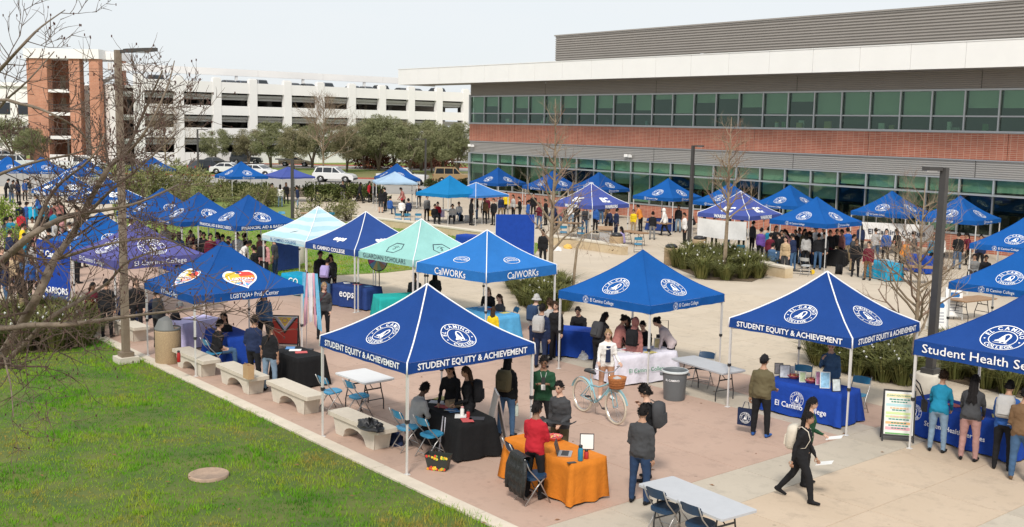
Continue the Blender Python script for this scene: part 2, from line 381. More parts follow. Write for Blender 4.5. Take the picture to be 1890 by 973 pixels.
# ------------------------------------------------------------------ academic building
SIDD = mat('grey_siding', (0.30, 0.275, 0.25), 0.5, 0.03, 1.0, metal=0.2)
SIDL = mat('light_grey_siding', (0.40, 0.385, 0.365), 0.5, 0.03, 1.0, metal=0.2)
MULL = mat('mullion_aluminium', (0.42, 0.44, 0.46), 0.4, 0.03, 3, metal=0.5)
FASC = mat('fascia_panel_white', (0.80, 0.795, 0.775), 0.45, 0.02, 0.7)
def glassmat(name, col, mixf, rough=0.03):
    M = bpy.data.materials.new(name); M.use_nodes = True; n = M.node_tree; l = n.links.new; n.nodes.clear()
    o = n.nodes.new('ShaderNodeOutputMaterial'); tr = n.nodes.new('ShaderNodeBsdfTransparent'); tr.inputs[0].default_value = (*col, 1)
    gl = n.nodes.new('ShaderNodeBsdfGlossy'); gl.inputs['Roughness'].default_value = rough; gl.inputs[0].default_value = (0.75, 0.9, 0.85, 1)
    fr = n.nodes.new('ShaderNodeLayerWeight'); fr.inputs[0].default_value = .5
    pw = n.nodes.new('ShaderNodeMath'); pw.operation = 'POWER'; pw.inputs[1].default_value = 4.0; l(fr.outputs['Facing'], pw.inputs[0])
    ad = n.nodes.new('ShaderNodeMath'); ad.operation = 'MULTIPLY_ADD'; ad.inputs[1].default_value = .6; ad.inputs[2].default_value = mixf; l(pw.outputs[0], ad.inputs[0])
    mx = n.nodes.new('ShaderNodeMixShader'); l(ad.outputs[0], mx.inputs[0]); l(tr.outputs[0], mx.inputs[1]); l(gl.outputs[0], mx.inputs[2]); l(mx.outputs[0], o.inputs[0])
    return M
GLAS = glassmat('green_tinted_glass', (0.64, 0.77, 0.68), 0.06)
GLASL = glassmat('dark_tinted_glass', (0.62, 0.76, 0.69), 0.06)
BLND = mat('roller_blind', (0.60, 0.61, 0.55), 0.9, 0.04, 2)
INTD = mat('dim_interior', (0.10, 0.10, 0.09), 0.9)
def brickmat(name, c1, c2, mortar, bw, bh, off=0.0, rot=None, msize=0.012):
    M = bpy.data.materials.new(name); M.use_nodes = True; n = M.node_tree; l = n.links.new; b = n.nodes['Principled BSDF']; b.inputs['Roughness'].default_value = 0.85
    t = n.nodes.new('ShaderNodeTexCoord'); sx = n.nodes.new('ShaderNodeSeparateXYZ'); l(t.outputs['Object'], sx.inputs[0]); cm = n.nodes.new('ShaderNodeCombineXYZ')
    ad = n.nodes.new('ShaderNodeMath'); ad.operation = 'ADD'; l(sx.outputs[0], ad.inputs[0]); l(sx.outputs[1], ad.inputs[1])
    l(ad.outputs[0], cm.inputs[0]); l(sx.outputs[2], cm.inputs[1])
    br = n.nodes.new('ShaderNodeTexBrick'); br.offset = off; br.inputs['Scale'].default_value = 1; br.inputs['Brick Width'].default_value = bw; br.inputs['Row Height'].default_value = bh
    br.inputs['Mortar Size'].default_value = msize; br.inputs['Color1'].default_value = (*c1, 1); br.inputs['Color2'].default_value = (*c2, 1); br.inputs['Mortar'].default_value = (*mortar, 1); br.inputs['Bias'].default_value = -.1
    l(cm.outputs[0], br.inputs['Vector'])
    nz_ = n.nodes.new('ShaderNodeTexNoise'); nz_.inputs['Scale'].default_value = 0.6; nz_.inputs['Detail'].default_value = 6; l(t.outputs['Object'], nz_.inputs['Vector'])
    mr = n.nodes.new('ShaderNodeMapRange'); mr.inputs[1].default_value = .3; mr.inputs[2].default_value = .7; mr.inputs[3].default_value = .85; mr.inputs[4].default_value = 1.15; l(nz_.outputs[0], mr.inputs[0])
    sc = n.nodes.new('ShaderNodeVectorMath'); sc.operation = 'SCALE'; l(br.outputs[0], sc.inputs[0]); l(mr.outputs[0], sc.inputs['Scale']); l(sc.outputs[0], b.inputs['Base Color'])
    bp = n.nodes.new('ShaderNodeBump'); bp.inputs['Strength'].default_value = .5; bp.inputs['Distance'].default_value = .02; bp.invert = True; l(br.outputs['Fac'], bp.inputs['Height']); l(bp.outputs[0], b.inputs['Normal'])
    return M
BRK = brickmat('red_stack_brick', (0.36, 0.112, 0.068), (0.44, 0.155, 0.095), (0.52, 0.34, 0.26), 0.36, 0.10)
TBRK = brickmat('orange_tower_brick', (0.47, 0.205, 0.125), (0.53, 0.25, 0.16), (0.54, 0.37, 0.28), 0.6, 0.2, 0.5)
BW = 56.3
SA, SB = -73.0, -14.0
bld = empty('academic_building', SW(SA, BW), PHI); tag(bld, 'two storey college building with white roof edge, green glass and red brick band', 'building')
LB = SB - SA
def bbox(name, x0, x1, y0, y1, z0, z1, m, par=bld): return MB().box(((x0 + x1) / 2, (y0 + y1) / 2, (z0 + z1) / 2), (x1 - x0, y1 - y0, z1 - z0)).build(name, m, par)
def siding(name, x0, x1, y, z0, z1, m, n_, dep=0.05):
    """Sheet metal with horizontal ribs, pressed as real folds."""
    b = MB(); pr = []; h = (z1 - z0) / n_
    for i in range(n_):
        z = z0 + i * h; pr += [(0, z), (0, z + .30 * h), (-dep, z + .42 * h), (-dep, z + .88 * h)]
    pr.append((0, z1))
    vs = []
    for xx in (x0, x1): vs += [(xx, y + d, z) for d, z in pr]
    k = len(pr); b.add(vs, [(i, k + i, k + i + 1, i + 1) for i in range(k - 1)])
    return b.build(name, m, bld)
# core behind the facade
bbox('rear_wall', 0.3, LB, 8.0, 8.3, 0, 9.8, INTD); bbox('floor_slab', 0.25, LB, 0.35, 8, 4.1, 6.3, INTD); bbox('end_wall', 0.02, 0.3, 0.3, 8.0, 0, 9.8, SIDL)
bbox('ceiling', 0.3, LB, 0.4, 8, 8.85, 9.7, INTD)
bbox('base_course', 0.0, LB, -0.02, 0.3, 0, 0.9, BRK)
# siding bands with vertical joints
x = 0.0
for x1 in (9.6, 21.3, 33.0, 44.7, LB):
    siding('siding_panel', x + .02, x1 - .02, 0.0, 8.80, 9.80, SIDD, 9); siding('siding_panel', x + .02, x1 - .02, 0.0, 4.02, 4.96, SIDL, 8)
    x = x1
x = 0.0
for x1 in (6.0, 13.5, 21.8, 30.0, 38.2, 46.4, LB):
    bbox('brick_panel', x + .018, x1 - .018, -0.10, 0.25, 5.02, 6.42, BRK); x = x1
bbox('joint_backing', .01, LB, -0.03, 0.28, 4.98, 6.44, mat('joint_sealant', (0.62, 0.55, 0.48), .9))
for nm, z0, z1, y0 in (('window_sill', 6.44, 6.56, -0.16), ('window_head', 8.70, 8.80, -0.08), ('trim', 4.955, 5.01, -0.12), ('trim', 3.95, 4.02, -0.07), ('trim', .9, 1.0, -0.06)):
    bbox(nm, 0.0, LB, y0, 0.12, z0, z1, MULL)
bbox('sun_shade', -1.3, LB, -0.75, 0.1, 3.12, 3.19, MULL)
bbox('corner_post', -0.12, 0.1, -0.1, 0.2, 6.4, 8.9, MULL); bbox('corner_post', -0.12, 0.1, -0.1, 0.2, 0, 4.0, MULL)
pitch = 1.905; npan = int(LB / pitch)
meA = MB().box((0, 0, 0), (pitch - .09, .02, 1.32)).mesh('window_pane', GLAS); meB = MB().box((0, 0, 0), (pitch - .09, .02, .70)).mesh('window_pane', GLAS)
meC = MB().box((0, 0, 0), (pitch - .09, .02, .70)).mesh('window_pane', GLASL); meD = MB().box((0, 0, 0), (pitch - .09, .02, 2.04)).mesh('window_pane', GLASL)
muU = MB().box((0, 0, 0), (.09, .16, 2.14)).mesh('mullion', MULL); muL = MB().box((0, 0, 0), (.09, .14, .74)).mesh('mullion', MULL); muG = MB().box((0, 0, 0), (.08, .12, 2.12)).mesh('mullion', MULL)
tr = MB().box((0, 0, 0), (pitch - .09, .12, .08)).mesh('transom', MULL)
random.seed(11)
sill = [mat('sill_item_%d' % i, c, .8) for i, c in enumerate([(.7, .7, .66), (.15, .3, .12), (.6, .45, .2), (.12, .12, .14), (.3, .4, .5)])]
for i in range(npan):
    xc = (i + .5) * pitch + .05
    put('window_pane', meA, bld, (xc, 0.05, 8.04)); put('window_pane', meB, bld, (xc, 0.05, 6.925))
    put('transom', tr, bld, (xc, 0.02, 7.33)); put('mullion', muU, bld, (xc - pitch / 2, 0.0, 7.63))
    put('window_pane', meC, bld, (xc, 0.05, 3.58)); put('mullion', muL, bld, (xc - pitch / 2, 0.0, 3.57))
    put('window_pane', meD, bld, (xc, 0.05, 2.06)); put('mullion', muG, bld, (xc - pitch / 2, 0.0, 2.06))
    drop = random.choice([1.34, 1.34, 1.3, 0.95, 0.8, 0.55, 1.34, 1.34, 1.34]) if not 9 <= i <= 15 else random.choice([.35, .6, .9, 1.3, 1.1])
    MB().box((0, 0, -drop / 2), (pitch - .16, .012, drop)).build('roller_blind', BLND, bld, (xc, .22, 8.72))
    d2 = random.choice([.72, .72, .72, .66]); MB().box((0, 0, -d2 / 2), (pitch - .16, .012, d2)).build('roller_blind', BLND, bld, (xc, .22, 3.95))
    if random.random() < .75:
        d3 = random.choice([2, 1.4, .8]); MB().box((0, 0, -d3 / 2), (pitch - .16, .012, d3)).build('roller_blind', BLND, bld, (xc, .24, 3.1))
    for q in range(random.choice([0, 1, 1, 2, 3])):
        hh = random.uniform(.15, .5); MB().box((0, 0, hh / 2), (random.uniform(.15, .5), .12, hh)).build('sill_object', random.choice(sill), bld, (xc + random.uniform(-.6, .6), random.uniform(.45, 1.2), 6.56))
# roof edge: white panels on an overhanging soffit
FX0 = -6.6; FY = -3.0
SOFF = mat('soffit_metal', (0.33, 0.31, 0.29), .6)
bbox('soffit', FX0 + .05, LB, FY + .06, 1.0, 9.80, 9.86, SOFF)
x = FX0
while x < LB:
    x1 = min(LB, x + 3.05)
    bbox('fascia_panel', x + .012, x1 - .012, FY, FY + .06, 9.72, 11.05, FASC); x = x1
bbox('fascia_backing', FX0 + .01, LB, FY + .02, FY + .05, 9.74, 11.03, mat('fascia_joint', (.5, .5, .48), .8))
for k in range(3): bbox('fascia_panel', FX0 - .0, FX0 + .06, FY + .07 + k * 1.3, FY + .07 + k * 1.3 + 1.29, 9.72, 11.05, FASC)
bbox('roof_cap', FX0 - .02, LB, FY - .03, FY + .35, 11.05, 11.10, FASC)
bbox('roof_deck', FX0 + .06, LB, FY + .1, 30, 10.7, 10.8, mat('roof_membrane', (.6, .6, .58), .9))
siding('penthouse_siding', 6.6, LB, 3.7, 10.8, 13.70, SIDD, 16, 0.09)
bbox('penthouse_wall', 6.62, LB, 3.75, 20, 10.8, 13.68, SIDD); bbox('penthouse_cap', 6.5, LB, 3.55, 20.2, 13.70, 13.80, SIDD)
bbox('lobby_block', 0.4, LB, 8.4, 30, 0, 10.6, SIDL)
def security_light(x, z, lab):
    e = empty('flood_light', SW(SA + x, BW - .16, z), PHI); tag(e, lab, 'light')
    MB().box((0, .08, 0), (.16, .1, .2)).build('wall_bracket', WHITE, e); MB().box((-.18, -.1, .02), (.26, .3, .2), .5).box((.2, -.12, -.02), (.2, .24, .16), -.4).build('lamp_head', WHITE, e)
security_light(.5, 4.6, 'small white flood light at the left corner of the grey siding')
security_light(19.0, 4.35, 'white twin flood light on the light grey siding mid facade')
rv = MB().box((0, 0, .1), (.3, .3, .2)).lathe([(.08, .2), (.08, .34), (.14, .36), (.14, .42)], 10).build('roof_vent', ALU, None, SW(SA + 24.5, BW + 3.3, 10.802), PHI); rv.location = SW(SA + 27, BW - 2.0, 10.802)
tag(rv, 'small metal roof vent above the white roof edge', 'vent')
# ------------------------------------------------------------------ parking structure
GD = Vector((0.766, 0.643, 0)); GA = atan2(.643, .766); G0 = Vector((-50.05, 150, 0))
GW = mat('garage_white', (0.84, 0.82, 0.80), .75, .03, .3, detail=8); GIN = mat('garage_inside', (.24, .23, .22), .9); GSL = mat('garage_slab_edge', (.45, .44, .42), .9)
gar = empty('parking_structure', G0, GA); tag(gar, 'long white concrete parking structure with open decks behind the olive trees', 'building')
def gbox(name, x0, x1, y0, y1, z0, z1, m): return MB().box(((x0 + x1) / 2, (y0 + y1) / 2, (z0 + z1) / 2), (x1 - x0, y1 - y0, z1 - z0)).build(name, m, gar)
GL0, GL1 = -4.5, 75.0
cols = [-2.3] + [3.36 + 5.65 * k for k in range(13)]
cme = MB().box((0, 0, 6.15), (1.25, .75, 12.3)).box((0, 0, 12.38), (1.0, .6, .14)).mesh('column', GW)
for c in cols: put('column', cme, gar, (c, 0.05, 0))
for z0, z1 in ((0, 1.7), (3.78, 5.22), (7.06, 8.42), (10.26, 11.8)):
    for a, b in zip(cols[:-1], cols[1:]): gbox('parapet_panel', a + .63, b - .63, -.25, .15, z0, z1, GW)
for z in (3.55, 6.85, 10.05):
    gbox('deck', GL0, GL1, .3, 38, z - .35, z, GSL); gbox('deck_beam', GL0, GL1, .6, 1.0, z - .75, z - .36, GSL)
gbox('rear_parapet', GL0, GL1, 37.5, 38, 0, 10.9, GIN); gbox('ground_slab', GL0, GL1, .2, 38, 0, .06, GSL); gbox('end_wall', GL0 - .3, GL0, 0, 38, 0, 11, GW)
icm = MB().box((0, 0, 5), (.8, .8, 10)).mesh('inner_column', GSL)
for c in cols[::2]:
    for y in (8.5, 18): put('inner_column', icm, gar, (c + 1.3, y, 0))
x = GL0
while x < 42:
    gbox('canopy_beam', x + .02, x + 11.28, 5.0, 5.6, 13.0, 14.0, GW); x += 11.3
pst = MB().box((0, 0, 0), (.35, .35, 3.2)).mesh('canopy_post', GW)
for c in cols[1:9:2]: put('canopy_post', pst, gar, (c, 5.3, 11.5))
for c in cols[1:-1]: pass
# stair tower
tw = empty('stair_tower', (-68.3, 151, 0), radians(-6)); tw.scale = (.92, 1, 1); tag(tw, 'tall red brick stair tower with white cap beside the parking structure', 'tower')
def tbox(name, x0, x1, y0, y1, z0, z1, m, par=tw): return MB().box(((x0 + x1) / 2, (y0 + y1) / 2, (z0 + z1) / 2), (x1 - x0, y1 - y0, z1 - z0)).build(name, m, par)
for x0, x1, y0, y1 in ((0, 3.25, 0, 1.4), (6.75, 8.45, 0, 1.2), (9.95, 11.5, 0, 1.2), (12.2, 13.2, 4.0, 5.0), (1.25, 5.7, 5.6, 6.0), (0, 1.2, 1.45, 6.5)): tbox('brick_pier', x0, x1, y0, y1, 0, 14.4, TBRK)
tbox('roof_slab', -.25, 11.7, -.3, 7, 14.4, 15.7, GW); tbox('roof_slab', 11.72, 13.4, 1.6, 7, 14.4, 15.5, GW)
tbox('base_wall', 3.3, 11.4, -.1, .2, 0, 1.1, GW)
for z in (3.7, 7.0, 10.2):
    tbox('landing', 3.27, 6.73, .15, 5.5, z - .45, z, GW); rl = tbox('railing', 3.27, 6.73, .2, .26, z + 1.0, z + 1.08, DARKM)
    rb = MB()
    for i in range(14): rb.box((3.4 + i * .25, .23, z + .5), (.03, .03, 1.0))
    rb.build('baluster', DARKM, rl)
    tbox('door', 2.0, 2.9, 5.5, 5.6, z, z + 2.1, mat('tower_door', (.45, .38, .28), .7)); tbox('door', 3.8, 4.7, 5.5, 5.6, z, z + 2.1, mat('tower_door', (.45, .38, .28), .7))
for k, (za, zb) in enumerate(((.2, 3.7), (3.7, 7.0), (7.0, 10.2), (10.2, 12.6))):
    xa, xb = (8.5, 13.2) if k % 2 else (13.2, 8.5)
    MB().bar((xa, 2.6, za), (xb, 2.6, zb), 1.2, .25).build('stair_flight', GSL, tw); MB().bar((xa, 2.0, za + 1), (xb, 2.0, zb + 1), .06, .06).bar((xa, 2.0, za + .5), (xb, 2.0, zb + .5), .04, .04).build('handrail', DARKM, tw)
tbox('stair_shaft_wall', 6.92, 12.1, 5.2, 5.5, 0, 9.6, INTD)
# office wing behind the tower, far left
wg = empty('rear_wing', (-104, 176, 0), radians(4)); tag(wg, 'white wing with small windows at far left behind the bare branches', 'building')
MB().box((17, 6, 5.6), (34, 12, 11.2)).build('wall', GW, wg); MB().box((17, 5.9, 11.5), (34.6, 12.6, .6)).build('parapet', GW, wg)
wn = MB().box((0, 0, 0), (1.7, .12, 1.9)).mesh('window', mat('far_window_dark', (.02, .025, .035), .15)); 
for i in range(11):
    for z in (3.6, 7.6): 
        put('window', wn, wg, (2.0 + i * 3, -.07, z))
# ------------------------------------------------------------------ trees and planting
BARK = mat('grey_bark', (0.115, 0.085, 0.06), 0.9, col2=(0.22, 0.175, 0.13), scale=9, detail=6, bump=0.6, bscale=30)
BARKT = mat('tan_bark', (0.20, 0.145, 0.09), 0.9, col2=(0.33, 0.26, 0.18), scale=7, detail=6, bump=0.5, bscale=30)
TWIG = mat('twig_brown', (0.10, 0.068, 0.05), 0.9, 0.2, 6); TWIGR = mat('twig_tan', (0.22, 0.15, 0.105), 0.9, 0.2, 6)
OLIVE = mat('olive_foliage', (0.13, 0.145, 0.065), 0.8, col2=(0.28, 0.28, 0.15), scale=1.1, detail=5, spec=.2)
OLIVE2 = mat('olive_foliage_brown', (0.16, 0.15, 0.08), 0.8, col2=(0.29, 0.26, 0.15), scale=1.3, detail=5, spec=.2)
SHRB = mat('shrub_foliage', (0.13, 0.14, 0.05), 0.8, col2=(0.28, 0.265, 0.125), scale=1.6, detail=5, spec=.2)
HEDG = mat('hedge_foliage', (0.05, 0.075, 0.02), 0.8, col2=(0.12, 0.13, 0.04), scale=1.6, detail=5, spec=.2)
REDF = mat('dark_red_foliage', (0.10, 0.03, 0.02), 0.8, col2=(0.17, 0.07, 0.04), scale=2, spec=.2)
YGRN = mat('fresh_green_foliage', (0.13, 0.22, 0.03), 0.8, col2=(0.28, 0.34, 0.07), scale=3, spec=.2)
STRAP = mat('strap_leaf', (0.065, 0.085, 0.02), 0.75, col2=(0.18, 0.165, 0.05), scale=3.0, detail=5, spec=.25)
FLOW = mat('white_petal', (0.85, 0.84, 0.80), 0.8)
def tri_mesh(name, v, m):
    """v: (n, k, 3) faces of k corners each"""
    n_, k, _ = v.shape; me = bpy.data.meshes.new(name); me.vertices.add(n_ * k); me.vertices.foreach_set('co', v.astype(np.float32).ravel())
    me.loops.add(n_ * k); me.loops.foreach_set('vertex_index', np.arange(n_ * k, dtype=np.int32)); me.polygons.add(n_); me.polygons.foreach_set('loop_start', np.arange(0, n_ * k, k, dtype=np.int32))
    me.materials.append(m); me.update(calc_edges=True); return me
def leaf_cloud(name, clumps, per, L_, Wd, m, seed, up=0.25):
    """Leaves as small rhombs in loose clumps. clumps: list of (centre, radius)"""
    g = np.random.default_rng(seed); allv = []
    for c, r in clumps:
        n_ = int(per * (r / .5) ** 2); d = g.normal(size=(n_, 3)); d /= np.linalg.norm(d, axis=1)[:, None]
        p = np.array(c) + d * (r * g.uniform(.25, 1.0, n_) ** .5)[:, None] * np.array([1, 1, .85])
        a = g.normal(size=(n_, 3)) + d * .9 + np.array([0, 0, up]); a /= np.linalg.norm(a, axis=1)[:, None]
        b = np.cross(a, g.normal(size=(n_, 3))); b /= np.linalg.norm(b, axis=1)[:, None]
        l_ = (L_ * g.uniform(.6, 1.3, n_))[:, None]; w_ = (Wd * g.uniform(.7, 1.2, n_))[:, None]
        allv.append(np.stack([p, p + a * l_ * .5 + b * w_ * .5, p + a * l_, p + a * l_ * .5 - b * w_ * .5], 1))
    return tri_mesh(name, np.concatenate(allv), m)
MINR = [.0035]
def branch(mb, p, d, ln, r, depth, rnd, kids, up=.15, tw=.5, bud=None, taper=.35, n=5):
    pts = [Vector(p)]; d = Vector(d).normalized(); k = 4
    for i in range(k):
        d = (d + Vector((rnd.gauss(0, .16), rnd.gauss(0, .16), rnd.gauss(0, .12) + up * .3))).normalized(); pts.append(pts[-1] + d * ln / k)
    rs = [r * (1 - (1 - taper) * i / k) for i in range(k + 1)]
    mb.tube(pts, rs, n if r > .012 else 3, caps=r > .012)
    if depth > 0:
        for _ in range(kids[0]):
            t = rnd.uniform(.25, 1.0); i = min(k - 1, int(t * k)); q = pts[i].lerp(pts[i + 1], t * k - i)
            ax = (pts[i + 1] - pts[i]).normalized(); o = Vector((rnd.gauss(0, 1), rnd.gauss(0, 1), rnd.gauss(0, .7))); o = (o - ax * o.dot(ax)).normalized()
            nd = ax * (1 - tw) + o * tw + Vector((0, 0, up))
            branch(mb, q, nd, ln * rnd.uniform(.45, .75), max(MINR[0], rs[i] * .55), depth - 1, rnd, kids[1:] or kids, up, tw, bud, taper, n)
    elif bud is not None and rnd.random() < .4:
        e = pts[-1]; bud.box(e + d * .006, (.008, .008, .02), rnd.uniform(0, 3))
    return pts
def bare_young_tree(base, height, spread, seed, label, bark=BARKT, twig=TWIGR, low=.22, nlimb=15, dens=(4, 3), leaves=None):
    rnd = random.Random(seed); e = empty('bare_tree', base); tag(e, label, 'tree')
    tb = MB(); pts = []; x = y = 0
    for i in range(8):
        t = i / 7; x += rnd.gauss(0, .02) * height / 6; y += rnd.gauss(0, .02) * height / 6; pts.append(Vector((x, y, t * height)))
    R = .012 * height + .02; tb.tube(pts, [R * (1 - .9 * i / 7) for i in range(8)], 8); tb.build('trunk', bark, e, smooth=True)
    for k in range(nlimb):
        t = low + (0.92 - low) * (k + rnd.random()) / nlimb; i = min(6, int(t * 7)); p = pts[i].lerp(pts[i + 1], t * 7 - i); a = k * 2.4 + rnd.uniform(-.5, .5)
        ln = spread * (1.15 - t) * rnd.uniform(.7, 1.1) + .35; mb = MB()
        branch(mb, p, (cos(a), sin(a), rnd.uniform(.55, 1.0)), ln, R * (1 - .80 * t) * .62, 2, rnd, dens, up=.22, tw=.55)
        mb.build('limb', twig if k % 2 else bark, e)
    if leaves:
        g = []
        for k in range(leaves): 
            a = rnd.uniform(0, 6.28); q = rnd.uniform(.1, .6) * spread; g.append(((cos(a) * q, sin(a) * q, rnd.uniform(.45, .85) * height), .14))
        put('dry_leaves', leaf_cloud('dry_leaves', g, 60, .07, .05, mat('dry_leaf', (.12, .05, .03), .9), seed, -.5), e)
    return e
bare_young_tree(G(1016, 532), 7.4, 1.5, 5, 'tall bare young tree right of the sky blue CalWORKs canopy', nlimb=24, dens=(5, 4), low=.2)
bare_young_tree(G(1336, 508), 6.9, 1.6, 8, 'bare young tree with a few dry leaves rising from the strap-leaf planter', nlimb=24, dens=(5, 4), leaves=14, low=.35)
bare_young_tree(G(1686, 695), 5.1, 1.7, 12, 'spreading bare young tree left of the right lamp post', nlimb=28, dens=(5, 5), low=.2)
# small bent sapling with dry leaves
rnd = random.Random(4); b0 = G(1057, 541); e = empty('bare_sapling', b0); tag(e, 'small bent bare sapling with dangling dry leaves in front of the seat wall', 'tree')
MB().tube([(0, 0, 0), (.05, 0, .9), (.12, 0, 1.75), (.35, 0, 2.25), (.8, 0, 2.45), (1.3, 0, 2.35), (1.7, 0, 1.9)], [.06, .055, .05, .025, .02, .014, .006], 7).build('trunk', BARKT, e, smooth=True)
mb = MB()
for k in range(12): branch(mb, (.3 + .1 * k, rnd.gauss(0, .02), 2.2), (rnd.gauss(0, .6), rnd.gauss(0, .6), -.5 + rnd.gauss(0, .5)), rnd.uniform(.5, 1.0), .010, 1, rnd, (3,), up=-.05)
mb.build('limb', TWIGR, e)
put('dry_leaves', leaf_cloud('dry_leaves', [((rnd.uniform(.6, 1.7), rnd.gauss(0, .2), rnd.uniform(1.4, 2.3)), .10) for _ in range(12)], 70, .09, .05, mat('dry_leaf', (.12, .05, .03), .9), 2, -.8), e)
# olive trees in front of the parking structure
def olive_meshes(seed, m, h=6.0, rad=2.6, n_cl=44, per=210, leaf=(.30, .06)):
    rnd = random.Random(seed); tb = MB(); cl = []
    for k in range(rnd.choice([2, 3, 3])):
        a = rnd.uniform(0, 6.28); top = Vector((cos(a) * rad * .45, sin(a) * rad * .45, h * .62)); tb.tube([(0, 0, 0), (cos(a) * .15, sin(a) * .15, h * .2), top * .55 + Vector((0, 0, h * .12)), top], [.16, .12, .09, .04], 7)
        for j in range(5): tb.tube([top * .7, top + Vector((rnd.gauss(0, .8), rnd.gauss(0, .8), rnd.uniform(.4, 1.4)))], [.05, .015], 4)
    for k in range(n_cl):
        a = rnd.uniform(0, 6.28); z = rnd.uniform(.32, .95); w = sqrt(max(.05, 1 - ((z - .6) / .42) ** 2)); q = rad * w * sqrt(rnd.uniform(.1, 1))
        cl.append(((cos(a) * q, sin(a) * q, z * h), rnd.uniform(.35, .8)))
    return tb.mesh('trunk', BARK, True), leaf_cloud('crown', cl, per, leaf[0], leaf[1], m, seed)
OV = [olive_meshes(21, OLIVE), olive_meshes(22, OLIVE2), olive_meshes(23, OLIVE, 6, 2.9, 50)]
def tree_at(px, py, hgt, var, label, Y=None, name='olive_tree', group='olive trees before the parking structure', vs=OV, base_h=6.0, wide=1.0):
    p = G(px, py) if Y is None else Vector((AT(px, py, Y).x, Y, 0)); e = empty(name, p, random.uniform(0, 6)); tag(e, label, 'tree', group); k = hgt / base_h; e.scale = (k * wide, k * wide, k)
    put('trunk', vs[var][0], e); put('crown', vs[var][1], e); return e
tree_at(395, 0, 5.0, 0, 'small round olive tree left of the dark parked cars', Y=150)
tree_at(497, 0, 6.2, 0, 'dense green olive tree in front of the third deck bay', Y=146, wide=1.05)
tree_at(540, 0, 5.6, 1, 'brownish olive tree just left of the tall bare street tree', Y=140)
tree_at(640, 0, 6.0, 1, 'thin olive tree right of the tall bare street tree', Y=138, wide=.9)
tree_at(700, 0, 7.2, 2, 'tallest olive tree, behind the white pickup truck', Y=142, wide=1.0)
tree_at(757, 0, 6.0, 0, 'olive tree left of the far lamp post and the pickup cab', Y=134, wide=1.1)
tree_at(800, 0, 5.6, 1, 'olive tree between the far lamp post and the tan wagon', Y=140)
tree_at(848, 0, 6.4, 2, 'olive tree touching the left corner of the building', Y=132, wide=.95)
for px_, h_, v_, Y_, lab_ in ((455, 5.2, 1, 152, 'olive tree behind the dark grey car on the rear road'), (575, 6.0, 2, 148, 'full olive tree behind the tall bare street tree'), (672, 6.4, 0, 148, 'olive tree behind the dark red spiky shrub'), (728, 6.8, 1, 146, 'brownish olive tree behind the pickup bed'), (780, 6.6, 2, 146, 'full olive tree behind the far lamp post'), (822, 6.2, 0, 144, 'olive tree behind the tan wagon roof')): tree_at(px_, 0, h_, v_, lab_, Y=Y_, wide=1.1)
def far_tree(px, h_, label, Y, wide=1.0): tree_at(px, 0, h_, 0, label, Y=Y, name='broadleaf_tree', group='far left trees', wide=wide)
far_tree(12, 6.0, 'leafy tree at the far left edge below the white wing', 150, 1.3); far_tree(48, 4.6, 'leafy tree beside the left pier of the brick tower', 145, 1.1)
MINR[0] = .014
bare_young_tree(Vector((AT(596, 0, 130).x, 130, 0)), 9.5, 4.6, 31, 'wide bare street tree behind the white SUV', nlimb=26, dens=(6, 5), low=.18)
bare_young_tree(Vector((AT(300, 0, 128).x, 128, 0)), 8.0, 4.2, 33, 'brown bare tree beside the foot of the brick tower', nlimb=24, dens=(6, 5), low=.2)
MINR[0] = .0035
# shrubs
def shrub_meshes(seed, m, n_cl=16, per=200, leaf=(.16, .05), flat=.75):
    rnd = random.Random(seed); cl = []; tb = MB()
    for k in range(n_cl):
        a = rnd.uniform(0, 6.28); z = rnd.uniform(.15, .85); q = sqrt(rnd.random()) * .75 * sqrt(1 - z * z * .6); cl.append(((cos(a) * q, sin(a) * q, z * flat * 1.2), rnd.uniform(.2, .36)))
        tb.tube([(0, 0, 0), (cos(a) * q * .5, sin(a) * q * .5, z * .5), (cos(a) * q, sin(a) * q, z * flat * 1.2)], [.02, .015, .006], 3, caps=False)
    return tb.mesh('stems', BARK), leaf_cloud('foliage', cl, per, leaf[0], leaf[1], m, seed, .6)
SV = {'olive': [shrub_meshes(41, SHRB, 16, 300, (.15, .035)), shrub_meshes(42, SHRB, 14, 300, (.15, .035))], 'hedge': [shrub_meshes(43, HEDG, 14, 380, (.14, .05))], 'red': [shrub_meshes(44, REDF, 14, 300, (.3, .05))], 'green': [shrub_meshes(45, YGRN, 12, 260, (.10, .06))]}
def shrub(px, py, size, kind, label, group, name='shrub', tall=1.0, z=0.02):
    p = G(px, py); e = empty(name, (p.x, p.y, z), random.uniform(0, 6)); size *= .88 if kind == 'olive' else 1; e.scale = (size, size, size * tall); st, fo = random.choice(SV[kind]); put('stems', st, e); put('foliage', fo, e)
    tag(e, label, 'shrub', group); return e
gs = 'grey-green shrubs on the middle mound'
for px, py, sz, tl, lab in ((232, 372, 3.0, 1.0, 'grey-green shrub on the mound, nearest the near lamp post'), (285, 366, 3.1, 1.05, 'large shrub below the small far blue canopy'), (340, 356, 3.0, 1.1, 'shrub on the crest of the mound left of the seal canopy by the parked cars'),
        (392, 372, 2.7, .95, 'shrub directly behind the two joined blue seal canopies'), (335, 388, 2.3, .9, 'low shrub peeking above the middle blue seal canopy'), (440, 384, 2.3, .85, 'shrub above the financial aid canopy peak'), (492, 382, 2.1, .9, 'shrub at the right end of the mound by the mid lamp post'), (250, 396, 2.0, .85, 'small shrub low on the left flank of the mound')):
    shrub(px, py, sz, 'olive', lab, gs, tall=tl)
